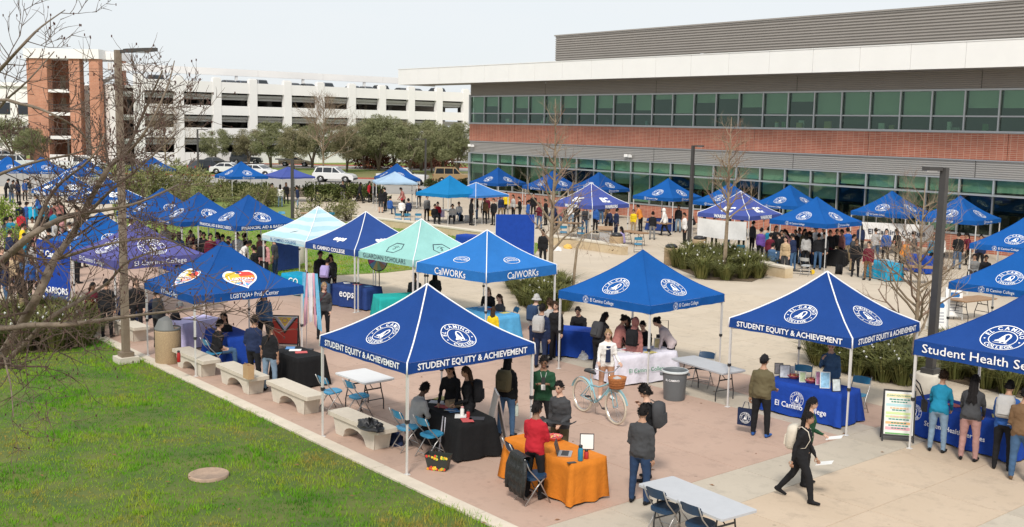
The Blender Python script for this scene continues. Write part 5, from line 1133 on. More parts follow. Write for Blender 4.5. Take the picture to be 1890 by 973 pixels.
def make_body(pose, fem=False, loose=1.0, hem=-.06):
    lean, hz, aL, aR, lL, lR, hp, hy = POSES[pose]
    T = rx(-radians(lean)); pel = V3(0, 0, hz); b = MB(); segs = []
    def tp(x, y, z): return pel + T @ V3(x, y, z)
    kx = .93 if fem else 1.0; hipk = 1.05 if fem else 1.0; L_ = loose
    prof = [(-.14, .105, .085), (-.06, .163 * hipk, .122), (.03, .158 * hipk, .118), (.12, .14 * kx, .105), (.22, .15 * kx, .112 if not fem else .118), (.32, .170 * kx, .12 if not fem else .122), (.385, .172 * kx, .108), (.435, .140 * kx, .09), (.475, .095, .074), (.515, .062, .06)]
    b.tube([tp(0, -.012 * (1 if z < .2 else -.3), z) for z, _, _ in prof], [((a * (L_ if -.1 < z < .45 else 1)), q * (L_ * 1.03 if -.1 < z < .42 else 1)) for z, a, q in prof], 18)
    segs += [(tp(0, 0, hem), tp(0, 0, .33), .15, 1), (tp(0, 0, -.13), tp(0, 0, hem - .04), .15, 3), (tp(0, .005, .50), tp(0, .02, .60), .055, 0)]
    segs += [(tp(-.12 * kx, 0, .39), tp(.12 * kx, 0, .39), .085, 1), (tp(-.09, 0, -.02 if hem < -.03 else hem), tp(.09, 0, -.02 if hem < -.03 else hem), .13, 1 if hem < -.03 else 3)]
    b.tube([tp(0, .0, .48), tp(0, .012, .56), tp(0, .02, .62)], [.06, .052, .05], 12)
    hands = []
    for sgn, (ua, fa) in ((-1, aL), (1, aR)):
        sh = tp(sgn * .168 * kx, 0, .395); u = (T @ Vector(ua)).normalized(); f = (T @ Vector(fa)).normalized()
        el = sh + u * .285; wr = el + f * .245; k = .9 if fem else 1.0; lo = (L_ - 1) * .6 + 1
        b.tube([tp(sgn * .10 * kx, 0, .415), sh, sh + u * .1, sh + u * .2, el, el + f * .09, el + f * .18, wr], [.045 * k, .060 * k * lo, .058 * k * lo, .053 * k * lo, .046 * k * lo, .046 * k * lo, .038 * k * lo, .03 * k], 12)
        pe = wr + f * .09; side = f.cross(V3(0, 0, 1) if abs(f.z) < .8 else V3(0, 1, 0)).normalized()
        b.tube([wr - f * .02, wr + f * .02, wr + f * .06, pe], [(.026, .026), (.034, .022), (.042, .02), (.038, .016)], 10)
        segs += [(sh, el, .056, 1), (el, wr, .042, 2), (wr + f * .005, pe, .035, 0)]
        hands.append((wr, pe, f, side, sgn))
    for sgn, (th, sk) in ((-1, lL), (1, lR)):
        hip = tp(sgn * .088 * hipk, -.005, -.03); t = Vector(th).normalized(); s = Vector(sk).normalized(); kn = hip + t * .425; an = kn + s * .40; lp_ = 1 + (L_ - 1) * .8
        b.tube([hip + V3(0, 0, .05), hip + t * .06, hip + t * .2, hip + t * .34, kn, kn + s * .1, kn + s * .24, an], [.085 * lp_, .092 * lp_ * hipk, .08 * lp_, .067 * lp_, .06 * lp_, .06 * lp_, .053 * lp_, .046 * lp_], 12)
        fy = V3(sgn * .18, 1, 0).normalized()
        if s.y < -.3: fy = (fy + V3(0, 0, -.55)).normalized()
        dn = V3(0, 0, -1) if abs(fy.z) < .2 else V3(0, -.5, -.85)
        heel = an + dn * .045 - fy * .045; toe = heel + fy * .235
        b.tube([heel - fy * .02, heel + fy * .03, heel + fy * .12, heel + fy * .2, toe], [(.03, .03), (.04, .045), (.043, .036), (.044, .028), (.03, .02)], 10)
        b.tube([an + s * -.03, an + dn * .05], [.045, .04], 8)
        segs += [(hip, kn, .08, 3), (kn, an + s * .0, .055, 4), (heel, toe, .045, 5), (an + dn * .03, heel, .045, 5)]
    me = b.mesh('raw', []); ob = bpy.data.objects.new('raw', me); COL.objects.link(ob)
    md = ob.modifiers.new('r', 'REMESH'); md.mode = 'VOXEL'; md.voxel_size = .021; md.adaptivity = 0
    sm = ob.modifiers.new('s', 'SMOOTH'); sm.factor = .5; sm.iterations = 3
    dg = bpy.context.evaluated_depsgraph_get(); ev = ob.evaluated_get(dg); m2 = ev.to_mesh()
    nv = len(m2.vertices); co = np.empty(nv * 3); m2.vertices.foreach_get('co', co); co = co.reshape(-1, 3); no = np.empty(nv * 3); m2.vertices.foreach_get('normal', no); no = no.reshape(-1, 3)
    F = [tuple(p.vertices) for p in m2.polygons]; ev.to_mesh_clear(); bpy.data.objects.remove(ob); bpy.data.meshes.remove(me)
    def slots(c):
        best = np.full(len(c), 1e9); sl = np.zeros(len(c), int)
        for a, e, r, k in segs:
            a_ = np.array(a); d = np.array(e) - a_; t = np.clip(((c - a_) @ d) / max(1e-9, d @ d), 0, 1); q = np.linalg.norm(c - a_ - t[:, None] * d, axis=1) - r
            m_ = q < best; best[m_] = q[m_]; sl[m_] = k
        return sl
    vsl = slots(co)                                     # shallow folds in the clothes
    fold = np.array([noise.noise((x * 9, y * 9, z * 15 + 4 * x)) * .010 + noise.noise((x * 22 + 5, y * 22, z * 30)) * .005 for x, y, z in co])
    co = co + no * (fold * (np.isin(vsl, (1, 2)) + .45 * np.isin(vsl, (3, 4))) * (1.3 if L_ > 1.05 else .8))[:, None]
    fc = np.array([co[list(f)].mean(0) for f in F]); fs = slots(fc)
    mb = MB(); mb.v = [tuple(x) for x in co]; mb.f = F; mb.m = [int(x) for x in fs]
    for wr, pe, f, side, sgn in hands:                  # four fingers of unequal length and a thumb
        cr = f.cross(side).normalized(); curl = V3(0, 0, -1) if abs(f.z) < .7 else V3(-sgn, .3, 0); curl = (curl - f * curl.dot(f)).normalized()
        wd = side if abs(side.dot(curl)) < .5 else cr
        for i, ln in enumerate((.068, .08, .075, .058)):
            o = pe - f * .012 + wd * (.027 - .018 * i); mb.tube([o, o + f * ln * .45 + curl * ln * .08, o + f * ln * .75 + curl * ln * .38, o + f * ln * .85 + curl * ln * .68], [.0095, .009, .008, .006], 5, 0)
        o = wr + f * .03 + wd * .03; mb.tube([o, o + wd * .022 + f * .03, o + wd * .022 + f * .06 + curl * .015], [.011, .01, .007], 5, 0)
    hd = tp(0, .03, .655); Rh = T @ Matrix.Rotation(radians(hy), 3, 'Z') @ rx(-radians(hp) + radians(lean) * .75)
    def hw(x, y, z): return hd + Rh @ V3(x, y, z)
    nu, nv_ = 16, 13; vs = []
    for j in range(nv_):
        la = -pi / 2 + pi * j / (nv_ - 1)
        for i in range(nu):
            lo = 2 * pi * i / nu; x = cos(la) * sin(lo); y = cos(la) * cos(lo); z = sin(la); w_ = .074; d_ = .093; h_ = .118
            if z < -.1: w_ *= 1 + .26 * (z + .1); d_ *= 1 + .12 * (z + .1)
            yy = y * d_; fr = max(0, y)
            if z < -.35 and y > 0: yy += .012 * fr
            if abs(x) < .22 and y > .5: yy += .018 * max(0, 1 - abs(z + .12) / .28)
            if y > .5 and .2 < abs(x) < .62 and abs(z - .08) < .16: yy -= .008
            vs.append(hw(x * w_, yy, z * h_))
    mb.add(vs, [(j * nu + i, j * nu + (i + 1) % nu, (j + 1) * nu + (i + 1) % nu, (j + 1) * nu + i) for j in range(nv_ - 1) for i in range(nu)], 0)
    for sgn in (-1, 1):
        mb.box(hw(sgn * .076, -.005, -.005), (.014, .035, .055), M=Rh, mi=0); mb.box(hw(sgn * .030, .083, .012), (.024, .012, .011), M=Rh, mi=6); mb.box(hw(sgn * .030, .088, .034), (.034, .01, .007), M=Rh, mi=6)
    mb.box(hw(0, .090, -.055), (.042, .010, .012), M=Rh, mi=7)
    mesh = mb.mesh('person', [None] * 0, True)
    for _ in range(8): mesh.materials.append(None)
    mesh.polygons.foreach_set('material_index', mb.m)
    zmin = min(v[2] for v in mb.v)
    H4 = Matrix.Translation(hd) @ Rh.to_4x4(); C4 = Matrix.Translation(tp(0, 0, .30)) @ T.to_4x4()
    hnd = [(h[1] + h[2] * .03) for h in hands]
    return mesh, H4, C4, hnd, zmin
_bod = {}
def body(pose, fem, loose, hem):
    k = (pose, fem, loose, hem)
    if k not in _bod: _bod[k] = make_body(*k)
    return _bod[k]
# hair and headwear around a head centred on its own origin, face towards +Y
def hair_mesh(kind):
    b = MB(); nu, nv_ = 16, 8
    def shell(k, zcut_f, zcut_b, puff=.0, wob=0.0):
        vs = []; 
        for j in range(nv_ + 1):
            for i in range(nu):
                lo = 2 * pi * i / nu; fr = (cos(lo) + 1) / 2; zc = zcut_b + (zcut_f - zcut_b) * fr ** 1.5; la = math.asin(max(-1, min(1, zc))); la = la + (pi / 2 - la) * j / nv_
                r = 1 + puff + wob * sin(i * 3.1 + j * 2.3); vs.append((cos(la) * sin(lo) * .083 * k * r, cos(la) * cos(lo) * .100 * k * r - .006, sin(la) * .128 * k * r))
        b.add(vs, [(j * nu + i, j * nu + (i + 1) % nu, (j + 1) * nu + (i + 1) % nu, (j + 1) * nu + i) for j in range(nv_) for i in range(nu)])
    def tufts(n_, k, zf, zb, ln, down, seed):
        g = random.Random(seed)
        for _ in range(n_):
            lo = g.uniform(0, 2 * pi); fr = (cos(lo) + 1) / 2; zc = zb + (zf - zb) * fr ** 1.5; la = math.asin(max(-1, min(1, zc))); la = la + (pi / 2 - la) * g.random() ** 1.4
            p = Vector((cos(la) * sin(lo) * .084 * k, cos(la) * cos(lo) * .101 * k - .006, sin(la) * .129 * k)); nrm = p.normalized(); t = (nrm * .55 + Vector((g.gauss(0, .5), g.gauss(0, .5) - .1, -down + g.gauss(0, .4)))).normalized(); sd_ = nrm.cross(t)
            sd_ = sd_.normalized() * .013 if sd_.length > 1e-3 else Vector((.013, 0, 0)); l_ = ln * g.uniform(.6, 1.3); b.add([p - sd_ - nrm * .004, p + sd_ - nrm * .004, p + sd_ * .3 + t * l_, p - sd_ * .3 + t * l_], [(0, 1, 2, 3)])
    if kind in ('short', 'pony', 'bun'): tufts(150, 1.02, .56, -.5, .028, .5, 3)
    if kind == 'curly': tufts(240, 1.06, .40, -.55, .034, .1, 4)
    if kind in ('long', 'braids', 'shoulder'): tufts(110, 1.02, .5, -.4, .03, .9, 5)
    if kind in ('short', 'long', 'pony', 'bun', 'braids', 'shoulder'): shell(1.0, .60, -.50, .03, .030)
    if kind == 'curly': shell(1.04, .42, -.5, .02, .05)
    if kind in ('long', 'braids', 'shoulder'):
        ln = {'long': .42, 'braids': .55, 'shoulder': .24}[kind]
        def f(u, v):
            a = (-1.15 + 2.3 * u); r = .088 + .012 * v + .006 * sin(u * 17); return (sin(a) * (r + .02 * v), -cos(a) * (r + .022) - .01 * v, .03 - ln * v * (1 - .12 * abs(sin(u * 9))))
        b.grid(f, 14, 6); b.grid(lambda u, v: (f(u, v)[0] * .86, f(u, v)[1] * .86 + .012, f(u, v)[2]), 14, 6)
    if kind == 'pony': b.tube([(0, -.095, .05), (0, -.14, .04), (0, -.155, -.06), (0, -.13, -.2), (0, -.12, -.33)], [.025, .035, .038, .03, .01], 8)
    if kind == 'bun': b.lathe([(.005, -.05), (.04, -.03), (.05, 0), (.04, .035), (.005, .05)], 10, (0, -.10, .075))
    if kind == 'cap':
        shell(1.05, .30, -.10, .02); b.tube([(-.07, .06, .045), (-.045, .155, .04), (0, .175, .038), (.045, .155, .04), (.07, .06, .045)], [(.012, .004)] * 5, 6); b.grid(lambda u, v: ((u - .5) * .15 * (1 - .25 * v), .06 + .115 * v * (1 - (2 * u - 1) ** 2 * .3), .046 - .012 * v), 6, 4)
    if kind == 'hat':
        shell(1.08, .22, .05, .03); b.lathe([(.09, .028), (.125, .0), (.152, -.035), (.148, -.038), (.12, -.006), (.085, .02)], 20, caps=False)
    if kind in ('hijab', 'hood'):
        k = 1.12; vs = []
        for j in range(nv_ + 1):
            for i in range(nu + 1):
                lo = .62 + (2 * pi - 1.24) * i / nu; la = -1.25 + (pi / 2 + 1.25) * j / nv_; vs.append((cos(la) * sin(lo) * .092 * k, cos(la) * cos(lo) * .108 * k - .004, sin(la) * .128 * k - .004))
        b.add(vs, [(j * (nu + 1) + i, j * (nu + 1) + i + 1, (j + 1) * (nu + 1) + i + 1, (j + 1) * (nu + 1) + i) for j in range(nv_) for i in range(nu)])
        shell(1.1, .45, -.3, .03); b.tube([(0, .0, -.11), (0, -.01, -.16), (0, -.03, -.22)], [(.085, .085), (.105, .095), (.15, .11)], 14, caps=False)
    return b.mesh(kind, [None], True)
_hair = {}
HAIRNAME = {'cap': 'baseball_cap', 'hat': 'bucket_hat', 'hijab': 'head_scarf', 'hood': 'hood'}
SKIN = {'l': mat('skin_light', (.58, .36, .26), .6, .06, 12), 'm': mat('skin_tan', (.42, .235, .15), .6, .06, 12), 'd': mat('skin_brown', (.24, .125, .075), .6, .06, 12), 'k': mat('skin_deep', (.11, .058, .038), .6, .06, 12)}
HAIRC = {'b': mat('hair_black', (.012, .010, .010), .8, .3, 20, bump=.8, bscale=60, spec=.2), 'n': mat('hair_brown', (.05, .028, .016), .8, .3, 20, bump=.8, bscale=60, spec=.2), 'y': mat('hair_blond', (.30, .19, .09), .5, .2, 20), 'g': mat('hair_grey', (.25, .24, .23), .6, .2, 20)}
EYE = mat('eye_dark', (.015, .012, .012), .3); LIP = mat('lip', (.36, .13, .11), .5)
CLO = {'black': (.014, .014, .016), 'charcoal': (.055, .056, .06), 'grey': (.20, .20, .20), 'lgrey': (.42, .41, .40), 'white': (.74, .72, .69), 'cream': (.58, .52, .43), 'navy': (.018, .028, .07), 'blue': (.03, .10, .33), 'teal': (.015, .20, .33), 'denim': (.06, .12, .22), 'ldenim': (.19, .27, .36), 'ddenim': (.025, .05, .11), 'red': (.42, .018, .03), 'maroon': (.13, .015, .03), 'green': (.018, .065, .032), 'olive': (.12, .10, .055), 'khaki': (.33, .25, .15), 'tan': (.45, .33, .2), 'brown': (.16, .095, .05), 'pink': (.60, .30, .30), 'rose': (.38, .16, .14), 'lav': (.36, .30, .55), 'purple': (.14, .07, .30), 'yellow': (.72, .52, .02), 'orange': (.62, .22, .04), 'mauve': (.38, .22, .20), 'stripe': (.50, .42, .42), 'bare': (.42, .235, .15)}
def CL(n): return cloth('cloth_' + n, CLO[n])
NPEOPLE = []
def person(px, py, pose, face, top, pants, hair='short', hc='b', skin='m', fem=False, long=True, shoes='black', h=1.72, loose=1.08, hem=-.06, shorts=False, label='', group=None, hatc=None, flip=False, foot=None, seat=0.0, extra=None):
    """px, py: the top of the head in the photo (or foot=(px, py) on the ground). face: 0 away from the camera, 90 to the right, 180 towards it, 270 to the left."""
    me, H4, C4, hnd, zmin = body(pose, fem, loose, hem); k = h / 1.72; top_z = (H4 @ Vector((0, 0, .125))).z - (zmin if seat == 0 else 0)
    if foot: p = G(*foot)
    else: p = G(px, py, top_z * k + seat); p.z = 0
    base = atan2(p.y, p.x) - pi / 2                       # direction away from the camera
    o = put('person', me, None, (p.x, p.y, -zmin * k + seat + .001), base - radians(face)); o.scale = (-k if flip else k, k, k)
    sm = SKIN[skin]; tm = CL(top); pm = CL(pants); ms = [sm, tm, tm if long else sm, pm, sm if shorts else pm, CL(shoes), EYE, LIP]
    for i, m_ in enumerate(ms): o.material_slots[i].link = 'OBJECT'; o.material_slots[i].material = m_
    if hair != 'bald':
        if hair not in _hair: _hair[hair] = hair_mesh(hair)
        kids = [(hair, CL(hatc) if hatc else HAIRC[hc])]
        if hair in ('cap', 'hat'): 
            if 'short' not in _hair: _hair['short'] = hair_mesh('short')
            kids.append(('short', HAIRC[hc]))
        for hk, hm in kids:
            c = put(HAIRNAME.get(hk, 'hair'), _hair[hk], o); c.matrix_local = H4 @ (Matrix.Scale(.96, 4) if hk != hair else Matrix.Identity(4)); c.material_slots[0].link = 'OBJECT'; c.material_slots[0].material = hm
    tag(o, label, 'person', group or 'visitors and stall staff'); NPEOPLE.append(o)
    o_m = Matrix.Translation(o.location) @ Matrix.Rotation(base - radians(face), 4, 'Z') @ Matrix.Diagonal((o.scale.x, k, k, 1))
    return o, o_m, C4, H4, hnd
# backpack worn on a chest frame
def bp_meshes():
    b = MB(); pr = [(-.15, 0), (-.16, .3), (-.12, .40), (.12, .40), (.16, .3), (.15, 0), (.12, -.03), (-.12, -.03)]
    for q, (k, y) in enumerate(((1, 0), (1.03, -.08), (.95, -.15))): pass
    rings = [[(x * k, y, z * kz + dz) for x, z in pr] for k, y, kz, dz in ((.95, 0, 1, 0), (1.04, -.05, 1.02, 0), (1.0, -.12, .98, 0), (.8, -.17, .85, .03))]
    n_ = len(pr)
    for r in rings: b.v += r
    for j in range(3): b.f += [(j * n_ + i, (j + 1) * n_ + i, (j + 1) * n_ + (i + 1) % n_, j * n_ + (i + 1) % n_) for i in range(n_)]
    b.f += [tuple(range(n_)), tuple(reversed(range(3 * n_, 4 * n_)))]; b.m = [0] * len(b.f)
    pk = MB().box((0, -.175, .12), (.20, .05, .18)); st = MB()
    for sg in (-1, 1): st.tube([(sg * .09, .0, .38), (sg * .10, .08, .42), (sg * .11, .2, .36), (sg * .12, .26, .22), (sg * .14, .2, .06), (sg * .14, .02, .0)], [(.022, .006)] * 6, 6)
    return b.mesh('pack', [None], True), pk.mesh('pocket', [None]), st.mesh('strap', [None], True)
BPM = bp_meshes()
def backpack(P, col, label, dz=-.22, dy=-.125, sc=1.0):
    o, om, C4, H4, hnd = P; mw = om @ C4 @ Matrix.Translation((0, dy, dz)) @ Matrix.Scale(sc, 4); e = empty('backpack'); e.matrix_world = mw; tag(e, label, 'backpack', 'worn backpacks')
    for nm, me in zip(('pack', 'pocket', 'strap'), BPM):
        c = put(nm, me, e); c.material_slots[0].link = 'OBJECT'; c.material_slots[0].material = CL(col)
    return e
def at_hand(P, i, off=(0, 0, 0)):
    o, om, C4, H4, hnd = P; return om @ (hnd[i] + Vector(off))
# ------------------------------------------------------------------ the crowd
Pp = {}
def P(key, *a, **k): Pp[key] = person(*a, **k); return Pp[key]
# foreground
P('red', 989, 742, 'cross', 30, 'red', 'black', 'short', 'b', 'd', long=False, label='man in a red polo shirt with crossed arms at the orange table', h=1.70)
P('gsw', 1185, 748, 'hold', 25, 'charcoal', 'ddenim', 'short', 'b', 'm', label='man seen from behind in a dark grey sweater and jeans', h=1.72, loose=1.14, hem=-.1)
P('bts', 1199, 712, 'face', 285, 'black', 'black', 'curly', 'b', 'l', long=False, label='young man in a black t-shirt raising a hand to his face', h=1.78)
P('grn', 1004, 655, 'phone', 180, 'green', 'black', 'short', 'b', 'd', label='man in a dark green hoodie filming with his phone', h=1.78, loose=1.14, hem=-.1)
P('ghd', 1036, 702, 'hold', 215, 'charcoal', 'olive', 'short', 'b', 'l', label='student in a grey tie-dye hoodie facing the orange table', h=1.70, loose=1.16, hem=-.1)
P('bik', 1122, 606, 'bike', 170, 'white', 'bare', 'long', 'y', 'l', fem=True, shorts=True, shoes='white', label='woman in a white cardigan pushing a pale blue bicycle', h=1.70, loose=1.1, hem=-.1)
P('jns', 936, 655, 'hold', 20, 'black', 'denim', 'long', 'b', 'm', fem=True, label='person with a green backpack and blue jeans beside the metal sign board', h=1.72)
P('eq1', 836, 668, 'reach', 200, 'black', 'black', 'long', 'b', 'm', fem=True, label='woman in black behind the black table, holding out leaflets', h=1.66)
P('eq2', 866, 676, 'hold', 275, 'black', 'black', 'long', 'n', 'm', fem=True, label='woman with a black backpack leaning to the black table', h=1.66)
P('eq3', 765, 708, 'desk', 65, 'lgrey', 'black', 'short', 'b', 'k', label='seated person in a light grey sweater writing at the black table', loose=1.2, hem=-.1)
P('olv', 1410, 655, 'carry', 20, 'olive', 'black', 'cap', 'b', 'm', hatc='black', shoes='blue', label='man in an olive hoodie and cap carrying a navy tote bag', h=1.74, loose=1.22, hem=-.1)
P('dnm', 1536, 628, 'face', 190, 'denim', 'denim', 'bald', 'b', 'l', fem=True, label='person in a denim jacket behind the royal blue table', h=1.68)
P('wk1', 1484, 758, 'walk', 100, 'black', 'black', 'long', 'b', 'm', fem=True, label='woman walking in a black hoodie with a cream backpack', h=1.64, loose=1.16, hem=-.1)
P('wk2', 1494, 732, 'hold', 100, 'green', 'black', 'long', 'b', 'l', fem=True, label='long haired woman in dark green walking behind the one in black', h=1.64)
P('hs1', 1733, 702, 'reach', 10, 'teal', 'ldenim', 'curly', 'n', 'm', fem=True, label='person in a teal sweater and pale jeans at the health table', h=1.66, loose=1.12, hem=-.08, foot=(1728, 833))
P('hs2', 1803, 686, 'reach', 8, 'charcoal', 'mauve', 'braids', 'b', 'd', fem=True, shorts=False, label='woman with long braids in a charcoal sweatshirt at the health table', h=1.72, loose=1.16, hem=-.1, foot=(1786, 849))
P('hs3', 1850, 704, 'reach', 10, 'blue', 'black', 'short', 'b', 'm', label='person in a blue jacket with a grey backpack at the health table', h=1.74, loose=1.1, foot=(1848, 866))
P('hs4', 1888, 722, 'hold', 5, 'brown', 'denim', 'short', 'b', 'm', shoes='brown', label='person in a brown jacket and jeans at the right edge', h=1.76, loose=1.16, foot=(1880, 886))
P('crs', 598, 520, 'shift', 175, 'charcoal', 'black', 'long', 'y', 'l', fem=True, label='woman in a charcoal top with a red shoulder bag', h=1.70)
P('pr1', 467, 582, 'shift', 35, 'navy', 'black', 'short', 'b', 'm', long=False, label='man in a dark navy t-shirt under the Pride Center canopy', h=1.72, loose=1.14)
P('pr2', 497, 596, 'hold', 30, 'black', 'ldenim', 'pony', 'b', 'm', fem=True, long=False, label='woman in a black t-shirt and pale jeans with a ponytail', h=1.64, loose=1.08)
P('pr3', 399, 590, 'sit', 75, 'black', 'denim', 'short', 'b', 'l', long=False, label='seated man in a black t-shirt on a blue chair', loose=1.2)
P('pr4', 487, 535, 'stand', 180, 'denim', 'black', 'long', 'n', 'm', fem=True, label='person in a denim jacket standing behind the royal blue table', h=1.68)
P('pr5', 316, 558, 'desk', 75, 'black', 'black', 'cap', 'g', 'l', hatc='grey', label='seated person in a grey cap beside the pebbled bin')
P('pr6', 415, 575, 'sit', 200, 'black', 'navy', 'long', 'b', 'm', fem=True, label='woman seated across the royal blue table from the man in black', seat=.0)
# canopy behind the bicycle
P('c1', 1108, 578, 'reach', 40, 'black', 'black', 'long', 'b', 'm', fem=True, label='woman in a black puffer jacket at the white table', h=1.66, loose=1.2)
P('c2', 1140, 583, 'reach', 60, 'rose', 'black', 'bun', 'b', 'm', fem=True, label='woman in a rose top with her hair up at the white table', h=1.62)
P('c3', 1172, 586, 'stand', 20, 'rose', 'white', 'hijab', 'b', 'm', fem=True, hatc='rose', shoes='white', label='woman in a rose head scarf and white trousers with a black backpack', h=1.64, hem=-.12)
P('c4', 1160, 582, 'desk', 185, 'black', 'black', 'hijab', 'b', 'd', fem=True, hatc='black', label='seated woman in a black head scarf behind the white table')
P('c5', 1192, 590, 'desk', 200, 'black', 'black', 'short', 'b', 'l', label='seated man in dark glasses behind the white table')
P('c6', 1240, 588, 'bend', 275, 'stripe', 'black', 'bun', 'b', 'l', fem=True, label='woman in a striped white shirt reading at the end of the white table', h=1.68)
P('c7', 1072, 564, 'desk', 200, 'black', 'black', 'short', 'b', 'm', label='seated man in a black polo shirt behind the royal blue table', loose=1.16, long=False)
P('g1', 989, 543, 'stand', 30, 'lgrey', 'navy', 'hat', 'b', 'l', hatc='lgrey', label='person in a pale bucket hat with a blue backpack', h=1.72)
P('g2', 1000, 561, 'stand', 25, 'navy', 'navy', 'short', 'b', 'm', label='person in navy with a grey backpack beside the bucket hat', h=1.72)
P('g3', 1017, 552, 'hold', 330, 'lgrey', 'black', 'curly', 'n', 'l', fem=True, label='woman in a pale grey sweater in the group by the blue table', h=1.66)
P('g4', 1027, 556, 'stand', 200, 'black', 'black', 'long', 'n', 'l', fem=True, label='woman in black standing behind the one in pale grey', h=1.64)
P('w1', 903, 528, 'desk', 190, 'black', 'black', 'shoulder', 'y', 'l', fem=True, label='seated woman with short blond hair at the CalWORKs table')
P('w2', 926, 542, 'sit', 230, 'charcoal', 'denim', 'long', 'n', 'l', fem=True, label='seated brown haired woman in grey at the CalWORKs table')
P('w3', 910, 566, 'stand', 20, 'yellow', 'black', 'long', 'n', 'm', fem=True, label='curly haired person in yellow plaid with back turned at the CalWORKs table', h=1.35)
P('e1', 612, 468, 'reach', 190, 'charcoal', 'black', 'long', 'b', 'm', fem=True, label='dark haired woman in glasses behind the eops table', h=1.68)
P('e2', 601, 478, 'reach', 20, 'black', 'denim', 'short', 'b', 'm', label='person with a lavender backpack at the eops table', h=1.7)
P('e3', 590, 462, 'stand', 150, 'black', 'black', 'short', 'b', 'd', label='person in black in the shade behind the eops table', h=1.75)
P('gs1', 766, 503, 'sit', 185, 'charcoal', 'black', 'short', 'b', 'd', label='seated person in charcoal behind the teal table')
P('gs2', 803, 500, 'sit', 0, 'black', 'black', 'long', 'b', 'm', fem=True, label='long haired woman in black beneath the mint canopy')
P('pk', 487, 440, 'stand', 30, 'pink', 'black', 'short', 'b', 'l', label='person in a pink shirt with a black backpack left of the striped canopy', h=1.74, loose=1.14)
P('gb', 507, 437, 'stand', 290, 'charcoal', 'ddenim', 'short', 'b', 'm', long=False, label='person in a charcoal t-shirt in front of the WARRIORS banner', h=1.74)
# financial aid row
for px, py, po, f, tp_, pn, hr, fm, lab in ((312, 430, 'desk', 120, 'tan', 'black', 'cap', 0, 'person in a tan top and black cap at the table under the left seal canopy'), (368, 425, 'stand', 150, 'black', 'black', 'short', 0, 'person in black beside the left leg of the financial aid canopy'), (377, 428, 'hold', 200, 'black', 'black', 'short', 0, 'person in a numbered black jersey under the financial aid canopy'), (404, 428, 'hold', 250, 'purple', 'black', 'long', 1, 'woman in purple with long black hair under the financial aid canopy'),
        (388, 430, 'stand', 170, 'maroon', 'black', 'short', 0, 'person in maroon between the black jersey and the purple top'), (438, 428, 'stand', 190, 'white', 'khaki', 'short', 0, 'person in white behind the front leg of the financial aid canopy'), (443, 443, 'bend', 110, 'white', 'black', 'short', 0, 'person in white bending to the table under the financial aid canopy'), (360, 452, 'sit', 340, 'khaki', 'black', 'bald', 0, 'bald seated person with back turned left of the financial aid table'), (418, 445, 'stand', 60, 'black', 'black', 'short', 0, 'person in black seen behind the Pride Center canopy peak'), (470, 452, 'stand', 300, 'black', 'denim', 'short', 0, 'person in black near the white rail of the financial aid canopy'), (305, 412, 'stand', 180, 'lgrey', 'grey', 'short', 0, 'person in light grey behind the tan seated one')):
    person(px, py, po, f, tp_, pn, hr, fem=bool(fm), label=lab, hatc='black' if hr == 'cap' else None, skin=random.choice('lmmd'))
# shade beneath the faded violet canopy
for px, py, po, f, tp_, pn, hr, lab in ((250, 512, 'stand', 170, 'black', 'black', 'long', 'person in black hood under the violet canopy beside the lamp post'), (168, 520, 'sit', 150, 'maroon', 'black', 'long', 'person in maroon seated left under the violet canopy'), (195, 515, 'stand', 20, 'black', 'black', 'short', 'person in black with back turned under the violet canopy'), (290, 530, 'stand', 60, 'charcoal', 'black', 'short', 'person in charcoal left of the Pride Center canopy'), (275, 535, 'desk', 90, 'navy', 'black', 'short', 'seated person in navy between the violet and Pride canopies'), (222, 528, 'sit', 120, 'navy', 'navy', 'curly', 'seated person in navy behind the lamp post')):
    person(px, py, po, f, tp_, pn, hr, label=lab, skin=random.choice('lmd'))
# left crowd
LC = [(36, 372, 'navy', 'black'), (47, 372, 'blue', 'denim'), (38, 388, 'red', 'black'), (86, 370, 'charcoal', 'black'), (93, 374, 'maroon', 'black'), (108, 368, 'rose', 'denim'), (72, 360, 'blue', 'black'), (5, 372, 'black', 'denim'), (20, 398, 'teal', 'black'), (60, 400, 'cream', 'black'), (118, 372, 'black', 'khaki'), (15, 425, 'navy', 'black'), (48, 430, 'teal', 'grey'), (24, 466, 'tan', 'black'), (55, 442, 'lgrey', 'denim'), (40, 412, 'yellow', 'black'), (78, 408, 'white', 'denim'), (90, 420, 'black', 'black'), (130, 410, 'white', 'black'), (150, 395, 'rose', 'black'), (165, 400, 'black', 'denim'), (185, 392, 'lgrey', 'black'), (200, 400, 'navy', 'khaki'), (142, 380, 'charcoal', 'black'), (2, 455, 'black', 'navy'), (60, 470, 'blue', 'black'), (222, 395, 'brown', 'black'), (240, 402, 'white', 'denim'), (110, 395, 'pink', 'black')]
WHERE = ['near the transfer center canopy', 'at the left edge of the crowd', 'below the TRANSFER lettering', 'in the far left crowd']
random.seed(23); usedl = set()
def crowd(lst, places, group, poses=('stand', 'shift', 'hold', 'phone', 'reach', 'stand')):
    for i, (px, py, tp_, pn) in enumerate(lst):
        fm = random.random() < .45; hr = random.choice(['long', 'pony', 'bun', 'long'] if fm else ['short', 'short', 'curly', 'cap']); po = random.choice(poses)
        gen = 'long haired' if hr == 'long' else {'pony': 'pony-tailed', 'bun': 'hair-up', 'short': 'short haired', 'curly': 'curly haired', 'cap': 'black-capped'}[hr]
        lab = '%s visitor in %s and %s trousers %s' % (gen, tp_, pn, places(px, py)); q = 0
        if lab in usedl: print('DUP', lab, px, py)
        usedl.add(lab)
        py += random.uniform(-3, 7) if group == 'visitors in front of the building' else 0
        person(px, py, po, random.uniform(0, 360), tp_, pn, hr, fem=fm, label=lab, group=group, hatc='black' if hr == 'cap' else None, skin=random.choice('lmmd'), h=random.uniform(1.6, 1.78))
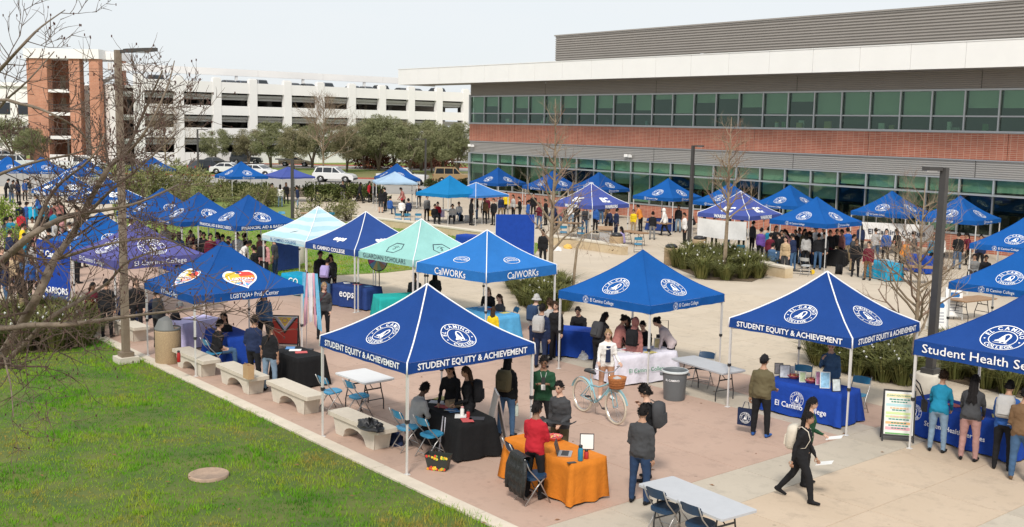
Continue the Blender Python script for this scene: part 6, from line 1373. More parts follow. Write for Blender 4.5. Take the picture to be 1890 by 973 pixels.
crowd(LC, lambda x, y: 'at the left edge of the photo' if x < 30 else 'left of the transfer center canopy' if x < 70 else 'before the transfer center canopy' if x < 125 else 'below the EC WARRIORS canopy by the lamp', 'crowd on the left plaza')
crowd([(10, 330, 'black', 'black'), (20, 332, 'charcoal', 'denim'), (33, 331, 'navy', 'black'), (45, 330, 'blue', 'black'), (55, 329, 'black', 'grey'), (66, 328, 'lgrey', 'black')], lambda x, y: 'under the far left canopies', 'crowd under the far left canopies')
def where_b(x, y): return 'by the building corner' if x < 965 else 'behind the tall bare tree' if x < 1045 else 'behind the purple EC canopy' if x < 1165 else 'by the brick base' if x < 1290 else 'behind the white banner' if x < 1400 else 'in the crowded canopy' if x < 1570 else 'under the canopies by the right lamp'
BC = [(880, 360, 'black', 'denim'), (900, 358, 'maroon', 'black'), (925, 360, 'navy', 'khaki'), (948, 358, 'lgrey', 'black'), (960, 362, 'black', 'black'), (975, 366, 'blue', 'black'), (996, 368, 'maroon', 'denim'), (1008, 366, 'black', 'black'), (1025, 368, 'navy', 'black'), (1033, 372, 'rose', 'denim'), (1065, 372, 'black', 'black'), (1080, 374, 'charcoal', 'denim'), (1100, 372, 'blue', 'black'), (1120, 370, 'brown', 'black'), (1205, 384, 'black', 'grey'), (1265, 386, 'white', 'black'), (1300, 392, 'navy', 'black'), (1320, 396, 'maroon', 'black'), (1345, 398, 'black', 'denim'), (1370, 396, 'teal', 'black'), (1390, 404, 'charcoal', 'black'),
 (1422, 424, 'maroon', 'black'), (1440, 430, 'black', 'denim'), (1458, 418, 'pink', 'black'), (1470, 424, 'black', 'black'), (1484, 418, 'olive', 'denim'), (1496, 426, 'black', 'navy'), (1508, 420, 'white', 'denim'), (1524, 426, 'charcoal', 'black'), (1545, 418, 'black', 'khaki'), (1556, 422, 'rose', 'black'), (1590, 414, 'navy', 'black'), (1618, 418, 'lgrey', 'denim'), (1660, 420, 'black', 'black'), (1690, 424, 'charcoal', 'khaki'), (1742, 428, 'white', 'black'), (1770, 430, 'black', 'denim'), (1790, 432, 'maroon', 'black'), (1812, 434, 'navy', 'black')]
crowd(BC, where_b, 'visitors in front of the building')
crowd([(150, 420, 'black', 'black'), (172, 412, 'maroon', 'denim'), (212, 410, 'navy', 'black'), (10, 400, 'charcoal', 'black'), (30, 440, 'brown', 'denim'), (72, 388, 'black', 'grey'), (100, 405, 'lgrey', 'black'), (120, 425, 'denim', 'black'), (62, 425, 'rose', 'black'), (8, 480, 'navy', 'denim'), (40, 495, 'black', 'khaki'), (112, 440, 'black', 'denim'), (84, 450, 'pink', 'black'), (140, 440, 'green', 'black'), (100, 385, 'teal', 'denim')], lambda x, y: 'among the crowd by the left edge' if x < 50 else 'left of the tall blue banner wall' if x < 105 else 'above the violet canopy', 'crowd on the left plaza')
crowd([(268, 418, 'black', 'black'), (285, 424, 'lgrey', 'denim'), (330, 428, 'navy', 'black'), (345, 432, 'black', 'khaki'), (352, 424, 'maroon', 'black'), (412, 432, 'charcoal', 'black'), (425, 436, 'blue', 'denim'), (452, 430, 'black', 'black'), (480, 432, 'rose', 'black')], lambda x, y: 'under the joined blue canopies', 'visitors under the financial aid row')
# by the plain canopy and the hedge
for px, py, po, f, tp_, pn, hr, fm, lab in ((502, 338, 'stand', 160, 'olive', 'khaki', 'curly', 0, 'person in an olive jacket under the plain dull blue canopy'), (517, 340, 'stand', 0, 'white', 'ldenim', 'long', 1, 'woman in a white top and flared jeans under the plain dull blue canopy'), (528, 336, 'stand', 180, 'black', 'black', 'long', 1, 'woman in black under the plain dull blue canopy'), (549, 342, 'stand', 270, 'navy', 'ldenim', 'short', 0, 'person in navy and pale jeans right of the mid lamp post'), (590, 336, 'sit', 180, 'black', 'black', 'cap', 0, 'person in black facing the camera behind the maroon jacket'), (586, 350, 'sit', 0, 'black', 'black', 'short', 0, 'seated person with a maroon jacket on the chair back'),
        (633, 333, 'stand', 200, 'black', 'lgrey', 'short', 0, 'person with a black backpack left of the domed cream bin'), (664, 336, 'walk', 60, 'black', 'black', 'long', 1, 'woman in black walking right of the domed cream bin'), (681, 334, 'stand', 90, 'red', 'black', 'long', 1, 'woman in red beside the pale blue canopy'), (692, 336, 'stand', 200, 'black', 'black', 'short', 0, 'person in black beside the one in red'),
        (703, 348, 'stand', 30, 'black', 'charcoal', 'long', 1, 'woman in black and shorts at the left pole of the pale blue canopy'), (711, 346, 'hold', 300, 'black', 'black', 'short', 0, 'person in black under the pale blue canopy left side'), (745, 346, 'reach', 250, 'rose', 'black', 'short', 0, 'person in rose leaning under the pale blue canopy'), (719, 362, 'sit', 40, 'blue', 'denim', 'short', 0, 'seated person in blue below the pale blue canopy'), (741, 366, 'sit', 20, 'white', 'black', 'cap', 0, 'seated person in a white shirt and red cap below the pale blue canopy'), (755, 366, 'sit', 330, 'navy', 'black', 'short', 0, 'seated person in navy below the pale blue canopy'),
        (773, 340, 'stand', 180, 'black', 'black', 'short', 0, 'person in black at the right pole of the pale blue canopy'), (870, 366, 'stand', 60, 'black', 'black', 'long', 1, 'woman in black under the plain light blue canopy'), (808, 372, 'sit', 180, 'red', 'black', 'short', 0, 'seated person in red under the teal canopy'), (802, 376, 'sit', 160, 'black', 'black', 'short', 0, 'seated person in black under the teal canopy'), (788, 360, 'stand', 150, 'grey', 'black', 'short', 0, 'person in grey at the left pole of the teal canopy'), (836, 376, 'sit', 190, 'lgrey', 'black', 'short', 0, 'seated person in light grey between the two plain canopies'), (848, 372, 'sit', 200, 'white', 'denim', 'short', 0, 'seated person in white under the plain light blue canopy'), (895, 364, 'stand', 200, 'brown', 'black', 'short', 0, 'person in brown behind the plain light blue canopy'), (912, 366, 'stand', 220, 'black', 'black', 'short', 0, 'person in black at the right pole of the plain light blue canopy'), (935, 354, 'stand', 200, 'yellow', 'black', 'short', 0, 'person in a black and yellow striped shirt by the building corner')):
    person(px, py, po, f, tp_, pn, hr, fem=bool(fm), label=lab, group='visitors on the rear terrace', hatc='red' if 'red cap' in lab else 'black' if hr == 'cap' else None, skin=random.choice('lmmd'), shorts='shorts' in lab)
# in front of the building
for px, py, po, f, tp_, pn, hr, fm, lab in ((1170, 386, 'stand', 200, 'yellow', 'khaki', 'short', 0, 'boy in a bright yellow t-shirt beside the brown table'), (1183, 378, 'reach', 300, 'orange', 'black', 'short', 0, 'person in orange sleeves leaning behind the one in yellow'), (1228, 384, 'walk', 285, 'white', 'black', 'hood', 0, 'person in a white hoodie and black trousers walking past'), (1253, 378, 'stand', 190, 'black', 'ldenim', 'long', 1, 'woman in a black crop top and wide pale jeans'), (1281, 390, 'desk', 270, 'black', 'black', 'short', 0, 'seated person in black right of the middle lamp post'),
        (1128, 384, 'reach', 230, 'navy', 'black', 'short', 0, 'person in a navy jacket under the purple EC canopy'), (1138, 384, 'stand', 60, 'navy', 'navy', 'short', 0, 'person in navy with back turned at the right leg of the purple EC canopy'), (1055, 370, 'stand', 180, 'white', 'ldenim', 'short', 0, 'person in pale jeans beneath the purple EC canopy'), (1150, 418, 'sit', 300, 'lav', 'navy', 'long', 1, 'child in a lavender top seated beside the tan pebbled bin'), (1003, 423, 'stand', 200, 'black', 'black', 'short', 0, 'person in black behind the trunk of the tall bare tree'),
        (1425, 448, 'sit', 40, 'denim', 'black', 'short', 0, 'heavy set person in a blue shirt sitting on the short seat wall'), (1451, 436, 'stand', 200, 'tan', 'charcoal', 'long', 1, 'woman in a tan top standing behind the seat wall sitter'), (1466, 431, 'phone', 300, 'navy', 'denim', 'cap', 0, 'person in navy and a cap under the crowded canopy'), (1489, 428, 'stand', 10, 'lgrey', 'black', 'long', 1, 'person in a grey jersey with a pink hood under the crowded canopy'), (1512, 430, 'stand', 5, 'black', 'denim', 'short', 0, 'person in black and blue jeans with back turned under the crowded canopy'), (1533, 424, 'stand', 190, 'black', 'maroon', 'short', 0, 'person in black right of the crowded canopy front leg'), (1566, 420, 'stand', 330, 'blue', 'khaki', 'short', 0, 'person in blue with a dark backpack right of the crowded canopy'), (1443, 424, 'stand', 180, 'black', 'black', 'short', 0, 'person in black at the left leg of the crowded canopy'), (1476, 420, 'stand', 180, 'lgrey', 'black', 'short', 0, 'person in light grey at the back of the crowded canopy'), (1500, 416, 'stand', 200, 'brown', 'black', 'short', 0, 'person in brown at the back of the crowded canopy'), (1520, 418, 'stand', 170, 'white', 'black', 'cap', 0, 'person in white and a white cap at the back of the crowded canopy'),
        (1405, 420, 'stand', 30, 'purple', 'black', 'short', 0, 'person in purple between the banner and the crowded canopy'), (1418, 418, 'stand', 60, 'teal', 'denim', 'short', 0, 'person in teal between the banner and the crowded canopy'), (1432, 416, 'stand', 140, 'black', 'black', 'long', 1, 'long haired woman in black beneath the crowded canopy left side'),
        (1582, 440, 'stand', 180, 'black', 'black', 'short', 0, 'person in black left of the twiggy bare tree crown'), (1605, 445, 'stand', 200, 'maroon', 'brown', 'short', 0, 'person in maroon behind the bare tree twigs'), (1637, 422, 'stand', 190, 'blue', 'black', 'short', 0, 'person in a blue and white shirt behind the bright blue table'), (1668, 440, 'reach', 60, 'orange', 'black', 'short', 0, 'person in orange bending behind the bare tree'), (1800, 468, 'sit', 190, 'grey', 'black', 'short', 0, 'seated person in grey beneath the upper right edge canopy'), (1820, 470, 'sit', 170, 'black', 'black', 'short', 0, 'seated person in black beneath the upper right edge canopy'), (1575, 432, 'stand', 100, 'charcoal', 'khaki', 'short', 0, 'person in charcoal and khaki right of the crowded canopy'), (985, 356, 'stand', 180, 'black', 'black', 'short', 0, 'person in black under the canopy at the building corner'), (1045, 362, 'stand', 200, 'rose', 'black', 'short', 0, 'person in rose beneath the canopy behind the tall bare tree'), (1110, 366, 'stand', 180, 'navy', 'denim', 'short', 0, 'person in navy beneath the canopy behind the purple EC one'), (1725, 432, 'stand', 180, 'teal', 'black', 'long', 1, 'woman in teal behind the right lamp post')):
    seat_ = .1 if 'seat wall' in lab and po == 'sit' else 0
    person(px, py, po, f, tp_, pn, hr, fem=bool(fm), label=lab, group='visitors in front of the building', hatc='white' if hr == 'hood' or 'white cap' in lab else 'black' if hr == 'cap' else None, skin=random.choice('lmmd'), long='t-shirt' not in lab, h=1.5 if 'boy' in lab else 1.7, loose=1.25 if 'heavy' in lab else 1.1)
# backpacks
for k, c, lab in (('bts', 'charcoal', 'grey and black backpack on the young man raising his hand'), ('jns', 'olive', 'olive green backpack on the person by the metal sign board'), ('eq2', 'black', 'black backpack on the woman at the black table'), ('wk1', 'cream', 'cream backpack on the woman walking in black'), ('hs3', 'lgrey', 'light grey backpack on the person in a blue jacket'), ('c3', 'black', 'black backpack on the woman in the rose head scarf'), ('c1', 'charcoal', 'dark backpack on the woman in the puffer jacket'), ('g1', 'ddenim', 'blue backpack on the person in the bucket hat'), ('g2', 'lgrey', 'grey backpack on the person in navy by the blue table'), ('e2', 'lav', 'lavender backpack at the eops table'), ('pk', 'black', 'black backpack on the person in a pink shirt')): backpack(Pp[k], c, lab)

o = Pp['bik'][0]; c = put('inner_top', MB().grid(lambda u, v: ((u - .5) * (.13 - .03 * v), .142 + .012 * sin(pi * u) - .030 * max(0, v - .6), -.30 + .40 * v), 6, 8).mesh('inner_top', CL('navy'), True), o); c.matrix_local = Pp['bik'][2]
# ------------------------------------------------------------------ lamp posts
def lamp(base, h, head, hl, label, w=.15, m=DARKM, arm=.25, foot=None, hm=None):
    """head: world direction the luminaire points; hl: its length"""
    e = empty('street_lamp', base); tag(e, label, 'street lamp', 'lamp posts'); z0 = 0
    if foot:
        kind, fw, fh = foot
        b = MB(); (b.box((0, 0, fh / 2), (fw, fw, fh), PHI) if kind == 'box' else b.lathe([(fw / 2, -.05), (fw / 2, fh - .03), (fw / 2 - .03, fh)], 24)); b.build('footing', CONC, e, smooth=kind != 'box'); z0 = fh
        MB().box((0, 0, z0 + .06), (w * 1.9, w * 1.9, .12), PHI).build('base_cover', m, e)
    MB().tube([(0, 0, z0), (0, 0, h)], [w * .72, w * .60], 4, rot=pi / 4).build('post', m, e, rz=PHI if foot else 0)
    d = Vector(head).normalized(); s = d.cross(Vector((0, 0, 1)))
    MB().bar((0, 0, h - .04), d * arm + Vector((0, 0, h - .04)), .06, .08).build('arm', hm or m, e)
    pr = [(0, -.09), (.1, -.15), (hl * .7, -.15), (hl, -.06), (hl, .06), (hl * .7, .15), (.1, .15), (0, .09)]
    M4 = Matrix.Translation(d * arm + Vector((0, 0, h - .07))) @ Matrix((d, s * -1, Vector((0, 0, 1)))).transposed().to_4x4()
    MB().prism(pr, .085, M=M4).build('lamp_head', hm or m, e); MB().box(M4 @ Vector((hl * .55, 0, -.012)), (.22, .22, .024), atan2(d.y, d.x)).build('lens', ALU, e)
    return e
def topz(px, py, Y): return AT(px, py, Y).z
TANP = mat('tan_post_paint', (.17, .125, .085), .6, col2=(.24, .19, .14), scale=6)
p = G(233, 668); lamp(p, topz(219, 92, p.y), (1, -.1, .05), .85, 'tall tan lamp post at the lawn edge behind the bare branches', .17, TANP, .18, ('box', .52, .16), DARKM)
p = G(1717, 688, .85); p.z = 0; lamp(p, topz(1738, 309, p.y), (-1, .15, 0), .42, 'dark square lamp post on a round concrete footing at the right', .17, DARKM, .06, ('round', .66, .85))
p = G(1272, 449); lamp(p, topz(1277, 268, p.y), (1, 0, 0), .5, 'dark lamp post in the middle in front of the building', .17, DARKM, .1, ('box', .5, .1))
p = G(540, 404); lamp(p, topz(537, 293, p.y), (-1, 0, 0), .9, 'dark lamp post on the lawn left of the feathery shrub', .20, DARKM, .2)
for px, by, ty, hd, lab in ((785, 344, 256, -1, 'thin dark lamp post in front of the olive trees by the pickup truck'), (366, 322, 238, 1, 'thin dark lamp post left of the dark parked cars'), (393, 302, 196, 1, 'taller thin lamp post rising before the parking structure'), (646, 296, 200, 1, 'thin lamp post rising between olive trees before the parking structure'), (128, 312, 256, 1, 'thin dark lamp post before the brick tower'), (47, 300, 232, 1, 'thin dark lamp post at the far left before the white wing')):
    p = G(px, by); lamp(p, topz(px, ty, p.y), (hd, 0, 0), .9, lab, .2, DARKM, .3)
# ------------------------------------------------------------------ vehicles
TYRE = mat('tyre_rubber', (.02, .02, .02), .8); RIM = mat('wheel_rim', (.45, .45, .46), .35, metal=.7); CGL = mat('car_glass', (.02, .025, .03), .08, spec=.6); HLM = mat('headlight_lens', (.6, .62, .64), .15); TLM = mat('tail_light', (.35, .02, .02), .25); TRIM = mat('car_trim', (.03, .03, .032), .6)
WHM = MB().lathe([(.20, -.11), (.32, -.11), (.345, -.07), (.345, .07), (.32, .11), (.20, .11)], 20, caps=False).mesh('tyre', TYRE, True); RMM = MB().lathe([(.0, -.07), (.09, -.10), (.205, -.085), (.205, .085), (.09, .10), (.0, .07)], 14, caps=False).mesh('rim', RIM, True)
def car_meshes(kind):
    W = .90
    if kind == 'suv': low = [(-2.2, .38), (-2.25, .62), (-2.2, .95), (-1.0, 1.0), (.75, 1.0), (1.75, .90), (2.15, .78), (2.25, .55), (2.2, .32)]; cab = [(-2.12, 1.0), (-1.85, 1.58), (-1.5, 1.68), (.1, 1.66), (.95, 1.02)]; wx = (-1.33, 1.35)
    elif kind == 'wagon': low = [(-2.25, .45), (-2.3, .7), (-2.25, 1.05), (.65, 1.08), (1.75, 1.03), (2.15, .95), (2.25, .6), (2.2, .42)]; cab = [(-2.2, 1.05), (-2.05, 1.72), (-1.9, 1.78), (.15, 1.76), (.75, 1.1)]; wx = (-1.35, 1.38)
    elif kind == 'pickup': low = [(-2.75, .5), (-2.8, .7), (-2.75, 1.12), (-.7, 1.12), (.95, 1.12), (2.1, 1.08), (2.55, .95), (2.65, .6), (2.6, .42)]; cab = [(-.75, 1.12), (-.65, 1.72), (-.5, 1.80), (.35, 1.78), (1.1, 1.14)]; wx = (-1.75, 1.7)
    else: low = [(-2.2, .35), (-2.25, .6), (-2.15, .88), (-1.5, .93), (.9, .92), (1.7, .82), (2.15, .7), (2.25, .5), (2.2, .28)]; cab = [(-1.75, .92), (-1.05, 1.36), (-.6, 1.43), (.2, 1.41), (1.15, .93)]; wx = (-1.35, 1.38)
    z0 = .25
    body = MB(); prof = []
    base = [(2.15, z0)]
    def arch(cx): return [(cx + .42 * cos(a), z0 + .14 + .36 * sin(a)) for a in [pi * i / 6 for i in range(7)]]
    prof = low[:]; und = [(low[-1][0] - .05, z0)] + arch(wx[1]) + arch(wx[0]) + [(low[0][0] + .05, z0)]
    poly = prof + und; n_ = len(poly); vs = []
    for y, k in ((-W, 0), (-W + .07, 1), (W - .07, 1), (W, 0)):
        for (x, z) in poly: vs.append((x, y, z + (.035 if k and z > .8 else 0) - (0 if k else (.0))))
    fs = []
    for j in range(3): fs += [(j * n_ + i, (j + 1) * n_ + i, (j + 1) * n_ + (i + 1) % n_, j * n_ + (i + 1) % n_) for i in range(n_)]
    import mathutils.geometry as mg
    tris = mg.tessellate_polygon([[Vector((x, z, 0)) for x, z in poly]]); fs += [tuple(t) for t in tris] + [tuple(3 * n_ + i for i in reversed(t)) for t in tris]
    body.add(vs, fs); cb = MB(); m_ = len(cab); zb, zt = cab[0][1], max(z for _, z in cab); vs = []
    for s in (-1, 1):
        for x, z in cab: vs.append((x, s * (W - .05 - .17 * (z - zb) / (zt - zb)), z))
    cb.add(vs, [tuple(range(m_)), tuple(reversed(range(m_, 2 * m_)))] + [(i, i + 1, m_ + i + 1, m_ + i) for i in range(m_ - 1)])
    wins = []
    def yy(z, s): return s * (W - .05 - .17 * (z - zb) / (zt - zb) + .006)
    xs0, xs1 = cab[0][0], cab[-1][0]; zl, zh = zb + .06, zt - .10
    def xr(z): 
        (xa, za), (xb, zb_) = cab[0], cab[1]; return xa + (xb - xa) * (z - za) / (zb_ - za)
    def xf(z): 
        (xa, za), (xb, zb_) = cab[-1], cab[-2]; return xa + (xb - xa) * (z - za) / (zb_ - za)
    cuts = {'suv': (-1.1, -.1), 'wagon': (-1.1, -.15), 'sedan': (-.35,), 'pickup': (.0,)}[kind]; edges = [None] + list(cuts) + [None]
    for s in (-1, 1):
        for a, b in zip(edges[:-1], edges[1:]):
            l0 = xr(zl) + .12 if a is None else a + .04; l1 = xr(zh) + .12 if a is None else a + .04; r0_ = xf(zl) - .14 if b is None else b - .04; r1_ = xf(zh) - .14 if b is None else b - .04
            q = [(l0, yy(zl, s), zl), (r0_, yy(zl, s), zl), (r1_, yy(zh, s), zh), (l1, yy(zh, s), zh)]; wins.append(MB().add(q, [(0, 1, 2, 3) if s < 0 else (3, 2, 1, 0)]).mesh('window', CGL))
    for fx, sg in ((xf, 1), (xr, -1)): wins.append(MB().add([(fx(zl) + sg * .008, -W + .15, zl), (fx(zl) + sg * .008, W - .15, zl), (fx(zh) + sg * .008, W - .26, zh), (fx(zh) + sg * .008, -W + .26, zh)], [(0, 1, 2, 3) if sg > 0 else (3, 2, 1, 0)]).mesh('window', CGL))
    lt = MB().box((0, 0, 0), (.10, .34, .13)).mesh('headlight', HLM); tl = MB().box((0, 0, 0), (.08, .2, .28)).mesh('tail_light', TLM)
    bump = MB().box((low[-1][0] + .03, 0, .42), (.12, 1.7, .16)).mesh('bumper', TRIM)
    return body, cb, wins, lt, tl, bump, wx, low
_car = {k: car_meshes(k) for k in ('suv', 'wagon', 'pickup', 'sedan')}
_carm = {}
def car(pos, yaw, kind, col, label, group='parked vehicles', small=False):
    key = (kind, col)
    body, cb, wins, lt, tl, bump, wx, low = _car[kind]
    if key not in _carm:
        m = mat('car_paint_%.2f_%.2f_%.2f' % col, col, .3, coat=.6); _carm[key] = (body.mesh('body', m), cb.mesh('cabin', m))
    e = empty('parked_%s' % {'suv': 'car', 'sedan': 'car', 'wagon': 'car', 'pickup': 'pickup_truck'}[kind], pos, yaw); tag(e, label, 'truck' if kind == 'pickup' else 'car', group); put('body', _carm[key][0], e); put('cabin', _carm[key][1], e)
    for w in wins: put('window', w, e)
    if small: return e
    for x in wx:
        for s in (-1, 1): w = put('wheel', WHM, e, (x, s * .80, .345)); w.rotation_euler = (pi / 2, 0, 0); put('rim', RMM, w)
    fx = low[-3][0]; 
    for s in (-1, 1): put('headlight', lt, e, (fx - .04, s * .68, .74)); put('tail_light', tl, e, (low[1][0] + .05, s * .76, .85))
    put('bumper', bump, e)
    return e
WC = (.70, .70, .70)
car(G(618, 336), -.10, 'suv', WC, 'white SUV parked on the road behind the hedge'); car(G(745, 341), -.06, 'pickup', WC, 'white pickup truck behind the blue seal canopy'); car(G(838, 339), pi - .25, 'wagon', (.36, .25, .13), 'tan boxy wagon parked beside the building corner').rotation_euler[2] = .12
car(G(425, 322), -.2, 'sedan', WC, 'white hatchback left of the blue seal canopy'); car(G(478, 326), -.35, 'sedan', WC, 'white sedan half hidden by the plain dull blue canopy'); car(G(383, 320), .9, 'suv', (.03, .035, .045), 'dark SUV parked behind the mound shrubs'); car(G(398, 309), .2, 'sedan', (.015, .016, .018), 'black sedan behind the white hatchback'); car(G(455, 303), .1, 'wagon', (.05, .055, .06), 'dark grey car on the rear road')
car(G(545, 307), .05, 'sedan', (.33, .25, .16), 'tan sedan on the rear road behind the olive trees'); car(G(35, 312), .3, 'wagon', (.62, .63, .64), 'white van behind the far left canopies'); car(G(150, 316), .0, 'pickup', WC, 'white truck at the foot of the brick tower'); car(G(12, 296), .1, 'sedan', (.30, .32, .35), 'grey car at the far left edge')
RC = [(.03, .035, .045), (.10, .11, .13), (.05, .07, .12), (.30, .31, .33), (.02, .02, .022)]
lx = [1.0, 12.2, 14.4, 17.0, 22.8, 25.3, 28.3, 33.5, 36.0, 38.6, 43.0, 45.6, 50.0]
for i, x in enumerate(lx):
    p = G0 + GD * x + Vector((-.643, .766, 0)) * 3.2; car(Vector((p.x, p.y, 10.82)), GA + pi / 2 + .02 * (i % 3), 'sedan' if i % 3 else 'suv', RC[i % 5], 'parked car roof showing above the parking structure parapet, number %s from the tower' % ['first', 'second', 'third', 'fourth', 'fifth', 'sixth', 'seventh', 'eighth', 'ninth', 'tenth', 'eleventh', 'twelfth', 'thirteenth'][i], 'cars on the parking roof', True)
gbox('deck', GL0, GL1, .3, 38, 10.5, 10.8, GSL)
# ------------------------------------------------------------------ bicycle
a, b = G(1070, 757), G(1140, 785); d = b - a; yaw = atan2(d.y, d.x); c = (a + b) / 2; bk = empty('bicycle', (c.x, c.y, 0), yaw); bk.scale = (1.12, 1.12, 1.12); tag(bk, 'pale blue cruiser bicycle with a wicker basket and cream tyres', 'bicycle')
BL = mat('bicycle_paint', (.28, .52, .58), .35, coat=.5); CRT = mat('cream_tyre', (.55, .48, .38), .7); WICK = mat('wicker', (.42, .16, .05), .8, .25, 40, bump=.6, bscale=60); BRS = mat('brown_saddle', (.02, .02, .02), .5)
WB = 1.08; R_ = .335; CHR = mat('chrome', (.6, .6, .6), .2, metal=1)
def torus(R, r, n=36, k=6): 
    b = MB(); b.tube([(R * cos(2 * pi * i / n), 0, R * sin(2 * pi * i / n)) for i in range(n + 1)], r, k, caps=False); return b
for x in (-WB / 2, WB / 2):
    w = torus(R_ - .022, .022).build('wheel', CRT, bk, (x, 0, R_)); torus(R_ - .05, .012, 36, 5).build('rim', CHR, w)
    sp = MB()
    for i in range(18): a_ = 2 * pi * i / 18; sp.tube([(0, .02 * (-1) ** i, 0), ((R_ - .05) * cos(a_), 0, (R_ - .05) * sin(a_))], .0016, 3, caps=False)
    sp.tube([(0, -.05, 0), (0, .05, 0)], .022, 8); sp.build('spokes', CHR, w)
    MB().tube([((R_ + .035) * cos(a_), 0, (R_ + .035) * sin(a_)) for a_ in [(.1 if x > 0 else .15) * pi + .75 * pi * i / 12 for i in range(13)]], [(.032, .006)] * 13, 6).build('mudguard', BL, bk, (x, 0, R_))
rear, fr, bb, st, hd = V3(-WB / 2, 0, R_), V3(WB / 2, 0, R_), V3(-.08, 0, .29), V3(-.28, 0, .72), V3(.36, 0, .80)
f = MB(); f.tube([bb, (.08, 0, .42), (.28, 0, .62), hd + V3(.01, 0, -.08)], .019, 8); f.tube([st + V3(.03, 0, -.12), (0, 0, .62), (.2, 0, .70), hd], .017, 8); f.tube([bb, st], .017, 8); f.tube([hd + V3(-.02, 0, .06), hd + V3(.03, 0, -.12)], .024, 8)
for s in (-1, 1): f.tube([rear + V3(0, s * .05, 0), bb + V3(0, s * .03, 0)], .010, 6); f.tube([rear + V3(0, s * .05, 0), st + V3(.02, s * .02, -.1)], .009, 6); f.tube([fr + V3(0, s * .05, 0), (WB / 2 - .06, s * .045, .55), hd + V3(.03, s * .02, -.12)], .011, 6)
f.build('frame', BL, bk, smooth=True)
MB().tube([hd + V3(-.02, 0, .05), hd + V3(-.05, 0, .16)], .013, 6).tube([(.14, -.32, 1.02), (.26, -.28, 1.06), (.32, -.1, .98), (.32, .1, .98), (.26, .28, 1.06), (.14, .32, 1.02)], .012, 6).build('handlebar', CHR, bk, smooth=True)
MB().tube([st, st + V3(-.03, 0, .12)], .012, 6).build('seat_post', CHR, bk); MB().tube([(-.44, 0, .875), (-.38, 0, .88), (-.28, 0, .875), (-.16, 0, .86), (-.13, 0, .855)], [(.05, .03), (.105, .04), (.085, .035), (.03, .025), (.02, .02)], 10).build('saddle', BRS, bk, smooth=True)
k = MB(); k.lathe([(.12, 0), (.155, .2), (.16, .215), (.145, .2), (.11, .015)], 20, (0, 0, 0), sx=1.0, sy=1.25); k.build('basket', WICK, bk, (.56, 0, .72), smooth=True)
kk = MB()
for i in range(4): kk.tube([((.123 + .009 * i) * cos(2 * pi * j / 20), 1.25 * (.123 + .009 * i) * sin(2 * pi * j / 20), .03 + .05 * i) for j in range(21)], .008, 4, caps=False)
kk.build('basket_weave', WICK, bk, (.56, 0, .72)); MB().lathe([(.03, 0), (.09, .02), (.08, .06), (.02, .09)], 9).build('basket_cloth', CL('lgrey'), bk, (.56, .0, .86))
for s in (-1, 1): MB().tube([bb + V3(0, s * .06, 0), bb + V3(s * .11, s * .07, -.11 * s)], .009, 5).box(bb + V3(s * .12, s * .12, -.11 * s), (.09, .09, .025)).build('pedal', BLACKM, bk)
MB().lathe([(.09, -.005), (.09, .005)], 18).build('chainring', CHR, bk, tuple(bb)).rotation_euler[0] = pi / 2
MB().tube([(-.2, .06, .3), (-.3, .16, .0)], .008, 5).build('kickstand', CHR, bk)
# ------------------------------------------------------------------ boards and banners
def board(px, py, face, w, h, label, lean=.16, fm=BLACKM, pm=WHITE, art=None, group='sign boards'):
    p = G(px, py); base = atan2(p.y, p.x) - pi / 2; e = empty('sign_board', (p.x, p.y, 0), base - radians(face)); tag(e, label, 'sign', group)
    for s in (1, -1):
        R3 = Matrix.Rotation(s * lean, 4, 'X'); M4 = Matrix.Translation((0, s * h * sin(lean) * .98, 0)) @ R3
        fb = MB()
        for sx in (-1, 1): fb.box(M4 @ Vector((sx * (w / 2 - .015), 0, h / 2)), (.03, .025, h), M=R3.to_3x3())
        for z in (.12 * h, h - .015): fb.box(M4 @ Vector((0, 0, z)), (w - .065, .025, .03), M=R3.to_3x3())
        fb.build('board_frame', fm, e); pn = MB().box(M4 @ Vector((0, 0, h * .555)), (w - .066, .012, h * .83), M=R3.to_3x3()).build('panel', pm, e)
        if art and s == 1:
            F, ms = art; b = MB(); b.v = [tuple(M4 @ Vector((-u, .009 + hh, v))) for (u, v), hh in zip(F.v, F.h)]; b.f = F.f; b.m = F.m; b.build('printed_sheet', ms, pn)
    return e
F = Flat(); cs = [mat('sheet_%d' % i, c, .7) for i, c in enumerate([(.76, .78, .74), (.62, .75, .36), (.80, .47, .22), (.78, .40, .45), (.45, .68, .72), (.02, .25, .2), (.85, .75, .45), (.15, .4, .12)])]
F.poly([(-.28, .16), (.28, .16), (.28, 1.0), (-.28, 1.0)], 0); F.lift = .003
for y0, y1, c_ in ((.92, 1.0, 6), (.74, .79, 4), (.57, .62, 1), (.50, .545, 1), (.37, .42, 2), (.25, .31, 3), (.16, .19, 7)): F.poly([(-.26, y0), (.26, y0), (.26, y1), (-.26, y1)], c_)
F.lift = .006; F.text('STUDENT HEALTH SERVICES', .028, 0, .945, 5, bold=.02); 
for y_, w_, c_ in ((.87, .2, 5), (.82, .16, 5), (.69, .18, 2), (.65, .14, 5), (.515, .17, 3), (.46, .2, 5), (.385, .15, 5), (.33, .2, 5), (.275, .14, 5)):
    x_ = -w_
    while x_ < w_: q_ = .03 + .03 * abs(sin(x_ * 91 + y_ * 37)); F.poly([(x_, y_), (min(w_, x_ + q_), y_), (min(w_, x_ + q_), y_ + .022), (x_, y_ + .022)], c_); x_ += q_ + .012
board(1655, 812, 172, .64, 1.08, 'black framed health services schedule board with coloured bands', .14, BLACKM, WHITE, (F, cs))
board(915, 832, 262, .62, 1.22, 'grey metal sandwich board seen edge-on beside the black table', .2, ALU, mat('board_back', (.32, .31, .30), .7, .05, 4))
Fw = Flat(); Fw.poly([(-.19, .78), (.17, .78), (.20, .86), (.14, .95), (-.19, .95)], 0)
